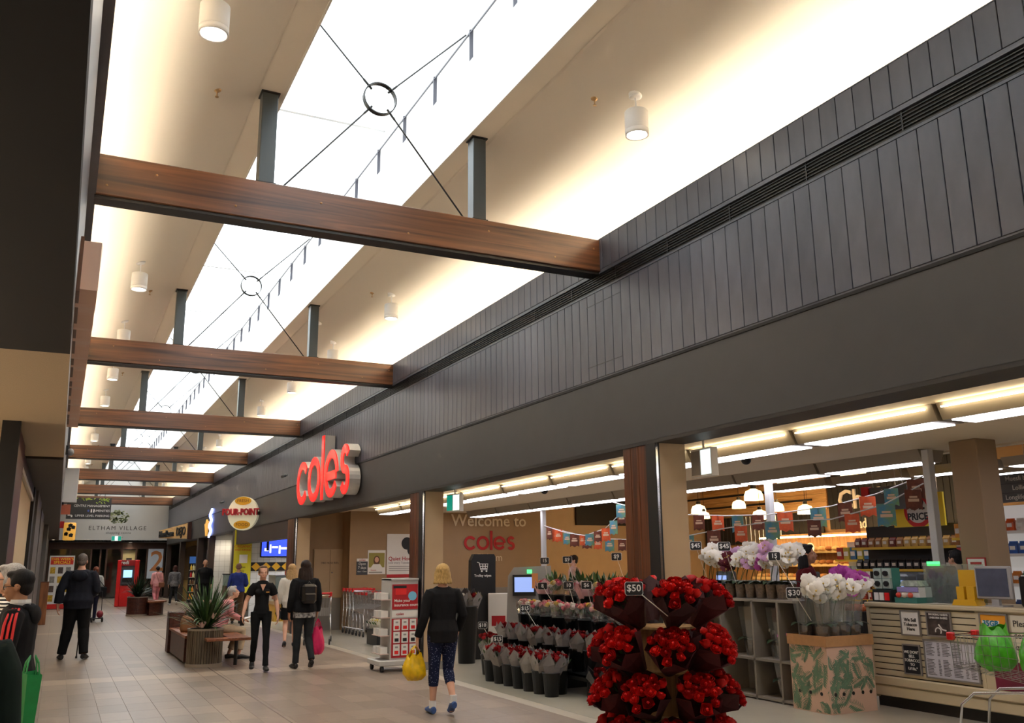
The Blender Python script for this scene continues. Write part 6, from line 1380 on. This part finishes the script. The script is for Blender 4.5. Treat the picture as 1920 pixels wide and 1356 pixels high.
# checkouts, fruit bins and clutter behind the counter
for k, (x, y) in enumerate(((9.7,9.0),(11.0,9.9),(11.2,12.2),(11.4,14.6))):
    t = thing('self_checkout', 'grey self checkout machine behind the service counter, %s one' % ORD[k], 'checkout', (x, y, 0), LEFT); MB().bevbox(0,.7,0,.5,0,.85,.02).build('bench', mat('checkout_grey', (120,122,124), .4), t); MB().bevbox(.08,.5,.25,.45,.85,1.42,.03).build('tower', mat('checkout_dark', (84,88,92), .35), t); MB().box(.14,.44,.235,.25,1.08,1.34).build('screen', mat('kiosk_lcd'), t)
for k in range(5):
    t = thing('produce_bin', 'low produce bin in the middle of the store, %s along' % ORD[k], 'bin', (12.2+.5*(k%2), 12.6+k*1.9, 0), LEFT); MB().box(0,1.2,0,.9,0,.75).build('crate', m_bb, t)
    vm = mp('fruit_%d' % (k%3), [[(214,70,40),(226,110,50)],[(220,170,50),(150,170,60)],[(196,40,40),(230,190,70)]][k%3])
    fm_ = MB().ell((0,0,.046),(.046,.046,.046),8,5).mesh('fruit', vm, True)
    for i in range(12):
        for j in range(5): link('fruit', fm_, loc=(12.2+.5*(k%2)+.1+j*.16, 12.6+k*1.9-.08-i*.095, .751), label='piece of fruit heaped on the low bin, %s along' % ORD[k], cat='fruit', group='fruit in bin %s' % ORD[k])
t = thing('wall_clock_sign', 'round cream hanging tag above the bakery rack', 'sign', (18.6, 19.0, 1.95), LEFT); MB().prism([(.14*cos(a), .14*sin(a)) for a in [2*pi*i/20 for i in range(20)]], -.01, .01).build('disc', mat('sign_cream'), t); MB().tube([(0,0,.14),(0,0,2.66)], .006, 4).build('cord', m_bb, t)
# ------------------------------------------------------------------ the people in the photograph
def hw(loc, rz, H, p):
    s = H/1.7; c, s_ = cos(rz), sin(rz); x, y, z = p
    return (loc[0]+(x*c-y*s_)*s, loc[1]+(x*s_+y*c)*s, loc[2]+z*s)
blk = fabric('black', (24,23,25)); nav = fabric('navy_black', (30,32,42)); bk2 = fabric('black_trouser', (20,20,22)); dgr = fabric('dark_grey', (48,50,52))
def dotted(name, base, dot, scale=55):
    m = fabric(name, base); nt = m.node_tree; p = nt.nodes['Principled BSDF']; v = nt.nodes.new('ShaderNodeTexVoronoi'); v.inputs['Scale'].default_value = scale
    tc = nt.nodes.new('ShaderNodeTexCoord'); nt.links.new(tc.outputs['Object'], v.inputs['Vector']); r = nt.nodes.new('ShaderNodeValToRGB'); r.color_ramp.interpolation = 'CONSTANT'
    r.color_ramp.elements[0].color = (*lin(dot), 1); r.color_ramp.elements[1].position = .2; r.color_ramp.elements[1].color = (*lin(base), 1); nt.links.new(v.outputs['Distance'], r.inputs[0]); nt.links.new(r.outputs[0], p.inputs['Base Color']); return m
def striped(name, a, b, scale=26):
    m = fabric(name, a); nt = m.node_tree; p = nt.nodes['Principled BSDF']; w_ = nt.nodes.new('ShaderNodeTexWave'); w_.bands_direction = 'Z'; w_.inputs['Scale'].default_value = scale
    tc = nt.nodes.new('ShaderNodeTexCoord'); nt.links.new(tc.outputs['Object'], w_.inputs['Vector']); r = nt.nodes.new('ShaderNodeValToRGB'); r.color_ramp.interpolation = 'CONSTANT'
    r.color_ramp.elements[0].color = (*lin(a), 1); r.color_ramp.elements[1].position = .5; r.color_ramp.elements[1].color = (*lin(b), 1); nt.links.new(w_.outputs[0], r.inputs[0]); nt.links.new(r.outputs[0], p.inputs['Base Color']); return m
# 1 blonde woman in front
L1, Z1, H1 = (3.91, 9.66, 0), -.12, 1.59
a1 = {-1: ((-.235,-.04,1.10),(-.30,.03,.86),(-.05,.1,-1),(1,.1,0)), 1: ((.24,-.03,1.12),(.235,.16,.93),(0,.5,-.8),(-1,.1,0))}
p = person('blonde woman in black top and navy dotted leggings walking away with a yellow bag', L1, Z1, H1, 'fair', .03, None, {-1: ((-.09,.05,.50),(-.095,.08,.088),(-.10,.24,.035)), 1: ((.085,.06,.49),(.09,-.16,.17),(.095,-.04,.05))}, a1, (-.1,0), ('bob',(206,168,104)), dict(m=blk, sleeve=1, hem=.85, gain=.022, name='long_top'), dict(m=dotted('leggings_dots', (28,34,62), (150,160,190)), len=.74, gain=.008, name='leggings'), (60,92,150), fat=1.06, wid=.96, voxel=.0095)
for q, an in ((-1,(-.095,.08,.12)),(1,(.09,-.16,.20))): MB().tube([tuple(Vector(an)*H1/1.7-Vector((0,0,.05))), tuple(Vector(an)*H1/1.7+Vector((0,.0,.03)))], .04, 10).build('sock', mat('sock_white', (222,220,216), .8), p)
hx = hw(L1, Z1, H1, (-.305,.05,.77)); m_ybag = mat('yellow_bag', (236,190,10), .3, var=.3, scale=14, bump=.4, bscale=18)
soft_bag('shopping_bag', "yellow plastic bag hanging from the blonde woman's left hand", (hx[0]-.02, hx[1], hx[2]-.35), .125, m_ybag, .265, 4, .2)
# 2 woman in black polo facing us
L2, Z2, H2 = (2.97, 15.0, 0), pi-.12, 1.60
a2 = {1: ((.25,-.04,1.12),(.30,.08,.90),(.1,.35,-.9),(-1,.2,0)), -1: ((-.24,-.05,1.12),(-.27,.05,.88),(-.05,.15,-1),(1,.1,0))}
p = person('woman in black polo shirt and black trousers walking towards the camera', L2, Z2, H2, 'fair', .0, None, walk(-1, .2, .06), a2, (.05,.05), ('bun',(112,84,60)), dict(m=blk, sleeve=.3, hem=.93, gain=.011, name='polo_shirt', bust=True), dict(m=bk2, gain=.006), (22,22,24), fat=.92, wid=.80, voxel=.0095)
s2 = H2/1.7; MB().prism([(-.045*s2,1.40*s2),(.045*s2,1.40*s2),(0,1.29*s2)], .098*s2, .128*s2).build('open_neckline', mat('skin_fair'), p); MB().cbox((-.08*s2,.127*s2,1.27*s2),(.05,.004,.016)).build('chest_logo', mat('logo_gold', (220,150,60), .5), p)
hx = hw(L2, Z2, H2, (.31,.11,.80)); t = thing('phone', 'dark phone held by the woman in the black polo', 'phone', (hx[0], hx[1], hx[2]-.04), .3); MB().bevbox(-.035,.035,-.005,.005,-.02,.12,.003).build('case', m_black, t)
# 3 woman with backpack
L3, Z3, H3 = (3.63, 14.9, 0), .06, 1.67
p = person('woman with dark hair in black jacket and small backpack walking away', L3, Z3, H3, 'tan', .02, None, {-1: ((-.085,.06,.50),(-.09,.08,.088),(-.095,.24,.035)), 1: ((.095,.05,.49),(.11,-.14,.15),(.13,-.03,.045))}, None, (0,0), ('long',(52,36,28)), dict(m=blk, sleeve=1, hem=.93, gain=.028, name='jacket'), dict(m=dgr, gain=.008), (22,20,20), fat=1.05, wid=.98, voxel=.01)
s3 = H3/1.7; c = MB(); esweep(c, [(0,-.01,.80*s3),(0,-.01,.95*s3)], [(.185,.135),(.182,.132)]); fused('patterned_shirt', c, mat('shirt_print', (190,186,182), .8, var=.8, scale=26, rgb2=(70,66,70)), p, .011, 2)
bp_ = thing('backpack', 'small black leather backpack worn by the dark haired woman', 'backpack', hw(L3, Z3, H3, (0,-.155,1.03)), Z3)
MB().bevbox(-.12,.12,-.12,0,0,.30,.04).build('pack', mat('black_leather', (20,19,20), .3), bp_); MB().bevbox(-.09,.09,-.15,-.11,.03,.16,.02).build('front_pocket', mat('black_leather'), bp_); MB().tube([(-.03,-.05,.3),(0,-.05,.34),(.03,-.05,.3)], .008, 5).build('top_loop', mat('black_leather'), bp_)
for q in (-1,1): MB().tube([(.09*q,-.01,.05),(.13*q,.03,.12),(.12*q,.02,.26),(.09*q,.0,.30)], .014, 5, flat=.5).build('strap', mat('black_leather'), bp_)
hx = hw(L3, Z3, H3, (.24,.06,.77)); soft_bag('shopping_bag', 'hot pink bag carried by the woman with the backpack', (hx[0]+.02, hx[1], hx[2]-.55), .11, mat('pink_bag', (220,24,96), .6, var=.2, scale=12, bump=.2, bscale=20), .41, 7, .4)
# 4 person in white beyond her
person('fair haired person in white top and black shorts beyond the backpack woman', (4.32, 18.9, 0), -.2, 1.62, 'fair', 0, None, walk(1, .22, .05), None, (0,0), ('long',(196,160,110)), dict(m=fabric('white_top', (214,210,200), .1), sleeve=1, hem=.85, gain=.03, name='top'), dict(m=bk2, len=.45, gain=.02, name='shorts'), (26,26,28), voxel=.012, face=False)
# 5 man in blue
p5 = person('balding man in blue jumper and brown trousers at the glass counter', (4.72, 27.4, 0), -.25, 1.68, 'tan', 0, None, None, {1: ((.25,-.0,1.12),(.2,.2,1.05),(0,1,.1),(-.5,0,-.8)), -1: ((-.24,-.03,1.11),(-.25,.05,.88),(0,.1,-1),(1,.1,0))}, (0,0), ('fringe',(150,110,90)), dict(m=fabric('blue_knit', (44,58,128)), sleeve=1, hem=.93, gain=.02, name='jumper'), dict(m=fabric('brown_twill', (92,66,46)), gain=.014), (30,26,24), fat=1.12, voxel=.013, face=False)
# 6 seated person in pink
p6 = person('white haired person in pink shirt and beige trousers seated on the bench', (2.66, 17.05, 0), -pi/2+.1, 1.60, 'fair', .32, .465, {1: ((.1,.42,.515),(.1,.36,.088),(.11,.51,.035)), -1: ((-.1,.40,.51),(-.1,.22,.088),(-.11,.37,.035))}, {1: ((.22,.14,.84),(.10,.38,.72),(-.2,1,-.1),(0,0,-1)), -1: ((-.22,.16,.84),(-.08,.40,.72),(.2,1,-.1),(0,0,-1))}, (0,-.25), ('short',(206,198,190)), dict(m=fabric('pink_shirt', (224,150,150)), sleeve=1, hem=.93, gain=.018), dict(m=fabric('beige_chino', (196,174,144)), len=.92, gain=.016), (26,24,24), voxel=.0105)
t = thing('book', 'slim book in the lap of the seated person', 'book', (3.05, 17.05, .66), .1); MB().bevbox(0,.2,-.09,.09,0,.015,.002,Matrix.Rotation(-.25,4,'Y')).build('cover', mat('book_tan', (170,140,110), .6), t); MB().box(.006,.194,-.085,.085,.015,.022,Matrix.Rotation(-.25,4,'Y')).build('pages', m_prt, t)
# 7 man at the far doorway
person('bald man in black standing at the far tiled pillar', (4.84, 35.0, 0), pi-.3, 1.84, 'tan', 0, None, None, None, (.35,0), ('cropped',(120,86,70)), dict(m=blk, sleeve=1, hem=.93, gain=.024), dict(m=bk2, gain=.016), (20,20,20), fat=1.12, voxel=.013)
# 8 two women by the far doors
person('woman in all pink outfit walking to the far doors', (4.02, 43.6, 0), .15, 1.62, 'tan', 0, None, walk(1), None, (0,0), ('bun',(30,24,22)), dict(m=fabric('rose_top', (226,164,164)), sleeve=1, hem=.85, gain=.03), dict(m=fabric('rose_trouser', (214,132,140)), gain=.02), (206,150,150), voxel=.014, face=False, hands=True)
person('woman in grey jacket and dark jeans walking to the far doors', (4.55, 41.8, 0), .1, 1.64, 'fair', 0, None, walk(-1), None, (0,0), ('bob',(70,34,26)), dict(m=fabric('grey_marl', (120,118,120), .5, 18), sleeve=1, hem=.85, gain=.03), dict(m=dgr, gain=.01), (216,212,206), voxel=.014, face=False)
t = thing('shoulder_bag', 'brown shoulder bag of the woman in pink', 'bag', (4.2, 43.42, .72)); MB().bevbox(-.12,.12,-.05,.05,0,.22,.03).build('pouch', mat('brown_leather', (120,72,44), .5), t); MB().tube([(-.1,0,.2),(-.25,-.02,.62),(.05,.1,.62),(.1,0,.2)], .01, 5).build('strap', mat('brown_leather'), t)
# 9 man with a cane
L9, Z9, H9 = (.40, 18.5, 0), -.12, 1.84
p9 = person('grey haired man in dark hooded jacket walking away with a cane', L9, Z9, H9, 'fair', .05, None, {-1: ((-.13,.06,.49),(-.19,.05,.088),(-.23,.20,.035)), 1: ((.11,.03,.49),(.155,-.08,.10),(.18,.07,.035))}, {1: ((.27,-.02,1.12),(.10,.20,.96),(-.4,.5,-.8),(-1,0,.2)), -1: ((-.28,-.08,1.11),(-.30,-.05,.86),(0,.1,-1),(1,.1,0))}, (0,-.05), ('short',(120,112,106)), dict(m=nav, sleeve=.9, hem=.85, gain=.035, name='hooded_jacket'), dict(m=bk2, gain=.026), (26,24,24), fat=1.15, wid=1.05, voxel=.0105, face=False)
c = MB(); c.ell((0,-.135,1.45),(.14,.07,.10),12,8); c.ell((.08,-.07,1.52),(.06,.06,.04),10,6); c.ell((-.08,-.07,1.52),(.06,.06,.04),10,6); fused('hood', c, nav, p9, .011, 3)
hx = hw(L9, Z9, H9, (.05,.23,.87)); t = thing('walking_cane', 'dark walking cane held by the man in the hooded jacket', 'cane', (hx[0]-.03, hx[1]+.02, 0)); MB().tube([(0,0,0),(.03,-.02,hx[2])], .011, 8).build('shaft', m_black, t); MB().tube([(.03,-.09,hx[2]+.0),(.03,-.02,hx[2]+.015),(.03,.05,hx[2]-.005)], .014, 7).build('grip', m_black, t); MB().lathe([(.0,0),(.018,0),(.015,.04)], 8).build('rubber_tip', m_rubber, t)
# 10 far woman in pale vest with trolley
person('red haired woman in grey and white coat with black bag further ahead', (1.08, 31.2, 0), .1, 1.62, 'fair', 0, None, walk(1, .25, .06), None, (.3,0), ('bun',(130,70,50)), dict(m=fabric('pale_coat', (186,186,182), .3), sleeve=1, hem=.85, gain=.03, name='coat'), dict(m=fabric('denim', (40,42,66)), gain=.008), (30,30,32), voxel=.013, face=False)
t = thing('shoulder_bag', 'black shoulder bag of the woman in the pale coat', 'bag', (1.33, 31.05, .72)); MB().bevbox(-.12,.1,-.07,.07,0,.3,.03).build('pouch', blk, t); MB().tube([(-.08,0,.28),(-.22,0,.62),(.05,.03,.28)], .012, 5).build('strap', blk, t)
t = thing('pull_cart', 'small two wheeled pull cart beside the woman in the pale coat', 'cart', (1.2, 30.5, 0), .2); MB().tube([(-.12,0,.12),(-.12,.1,.9),(.12,.1,.9),(.12,0,.12)], .01, 6).build('frame', m_black, t); MB().box(-.13,.13,-.14,.02,.1,.13).build('platform', m_black, t)
for q in (-1,1): MB().lathe([(0,-.015),(.075,-.015),(.075,.015),(0,.015)], 14, Matrix.Translation((q*.15,0,.075)) @ Matrix.Rotation(pi/2,4,'Y')).build('wheel', m_rubber, t)
MB().ell((.05,-.1,.24),(.1,.09,.11),10,7).build('red_parcel', mat('parcel_red', (120,20,40), .5), t, True)
# 11 young man with red striped sleeves (left edge)
LB, ZB, HB = (-.21, 7.45, 0), 1.35, 1.58
ab = {-1: ((-.235,.0,1.12),(-.16,.22,1.03),(.1,1,.0),(1,0,-.3)), 1: ((.235,-.02,1.12),(.2,.18,1.0),(0,.8,-.4),(-1,0,0))}
pb = person('young man in black hooded jacket with three red sleeve stripes at the left edge', LB, ZB, HB, 'olive', .02, None, None, ab, (0,.05), ('short',(26,22,22)), dict(m=blk, sleeve=1, hem=.93, gain=.026, name='track_jacket'), dict(m=bk2, gain=.014), (30,30,30), wid=1.0, voxel=.0095)
sb = HB/1.7
for k in range(3):      # stripes down the near (left-hand) sleeve
    o_ = (-.052, -.034+k*.034); sh_ = Vector((-.178,-.01,1.42)); e_ = Vector((-.235,0,1.12)); w_ = Vector((-.17,.20,1.035))
    P = [sh_+Vector((.03,o_[1]*.6,.005)), sh_+Vector((-.045,o_[1]*.8,-.03)), sh_.lerp(e_,.35)+Vector((-.069,o_[1],0)), sh_.lerp(e_,.75)+Vector((-.064,o_[1],0)), e_+Vector((-.058,o_[1]*.7-.006,-.005+o_[1]*-.5)), e_.lerp(w_,.5)+Vector((-.052,-.018+o_[1]*.3,.012-o_[1]*.8)), w_+Vector((-.036,-.015,.008-o_[1]*.7))]
    MB().tube([p_*sb for p_ in P], .011*sb, 5, flat=.8).build('sleeve_stripe', mat('stripe_red', (220,40,40), .6), pb, True)
c = MB(); c.ell((0,-.105,1.37),(.10,.045,.08),12,8); c.ell((.06,-.06,1.43),(.04,.04,.03),10,6); c.ell((-.06,-.06,1.43),(.04,.04,.03),10,6); c.v = [(x*sb,y*sb,z*sb) for x,y,z in c.v]; fused('hood', c, blk, pb, .011, 3)
MB().lathe([(.066*sb,1.44*sb),(.074*sb,1.465*sb),(.07*sb,1.49*sb)], 18, None, cap=False).build('white_collar', mat('sock_white'), pb)
def glasses(par, s, hy=0, hp=0, z=1.585, col=(20,20,20)):
    g = MB(); HMg = Matrix.Translation((0,.018*s,z*s)) @ Matrix.Rotation(hy,4,'Z') @ Matrix.Rotation(-hp,4,'X') @ Matrix.Scale(s,4)
    for q in (-1,1):
        g.tube([HMg @ Vector((.034*q+.023*cos(a), .098, .0+.017*sin(a))) for a in [2*pi*i/12 for i in range(13)]], .0028*s, 4); g.tube([HMg @ Vector((.057*q,.096,.004)), HMg @ Vector((.078*q,.06,.006)), HMg @ Vector((.082*q,-.01,.004))], .0026*s, 4)
    g.tube([HMg @ Vector((-.011,.1,.004)), HMg @ Vector((.011,.1,.004))], .0026*s, 4); g.build('glasses', mat('glasses_%d' % col[0], col, .3), par)
glasses(pb, sb, 0, .05)
# 12 grey haired woman in striped top
HG = 1.62; pg = person('grey haired woman in glasses and striped top behind the young man', (-.30, 8.3, 0), 1.5, HG, 'fair', .02, None, None, None, (.1,0), ('bob',(176,172,168)), dict(m=striped('breton', (20,20,26), (220,216,210), 12), sleeve=1, hem=.93, gain=.02, name='striped_top'), dict(m=bk2, gain=.014), (30,30,30), fat=1.1, voxel=.010); glasses(pg, HG/1.7, .1, 0)
# 13 person cut by the frame edge
pn_ = person('person with long blonde hair in dark green coat cut by the left frame edge', (-.345, 3.2, 0), .25, 1.66, 'fair', .0, None, None, None, (.5,0), ('long',(190,160,116)), dict(m=fabric('bottle_green', (20,34,28)), sleeve=.78, hem=.85, gain=.045, name='coat'), dict(m=bk2, gain=.014), (30,30,30), fat=1.15, wid=1.1, voxel=.011)
gb = thing('tote_bag', "green reusable bag hanging from the young man's hand", 'bag', (-.09, 6.95, .62), .2); m_gt = mat('tote_green', (20,140,70), .6, var=.15, scale=14, bump=.15, bscale=30)
MB().add([(-.045,-.11,0),(.04,-.11,0),(.04,.11,0),(-.045,.11,0),(-.055,-.16,.33),(.055,-.16,.32),(.055,.16,.33),(-.055,.16,.32)], [(3,2,1,0),(0,1,5,4),(1,2,6,5),(2,3,7,6),(3,0,4,7)]).build('sack', m_gt, gb)
for q in (-.05,.05): MB().tube([(q,-.07,.31),(q*.8,-.05,.39),(q*.4,0,.43),(q*.8,.05,.39),(q,.07,.31)], .018, 5, flat=.35).build('handle', m_gt, gb)
gb.scale = (.8,.72,.95)
# 14-16 people in the store
person('dark haired shop worker in red and black behind the orchids', (8.72, 9.05, 0), -2.2, 1.80, 'tan', .05, None, None, {1: ((.25,.02,1.12),(.15,.25,1.05),(0,1,0),(0,0,-1)), -1: ((-.25,.02,1.12),(-.15,.25,1.05),(0,1,0),(0,0,-1))}, (-.2,-.1), ('long',(26,20,20)), dict(m=fabric('crimson_shirt', (92,14,20)), sleeve=1, hem=.93, gain=.016), dict(m=bk2, gain=.012), (20,20,20), voxel=.011)
person('short haired shopper in pale pink beyond the flower steps', (11.4, 19.6, 0), .6, 1.78, 'fair', 0, None, None, None, (.6,0), ('short',(40,28,24)), dict(m=fabric('blush', (206,170,160)), sleeve=1, hem=.93, gain=.02), dict(m=bk2, gain=.012), (20,20,20), voxel=.014, face=False)
person('dark haired shopper in teal shirt beside the tan column', (11.0, 8.55, 0), -.4, 1.72, 'tan', 0, None, None, None, (.3,0), ('short',(24,20,20)), dict(m=fabric('teal_shirt', (80,150,160)), sleeve=.3, hem=.93, gain=.02), dict(m=bk2, gain=.012), (20,20,20), voxel=.014, face=False)
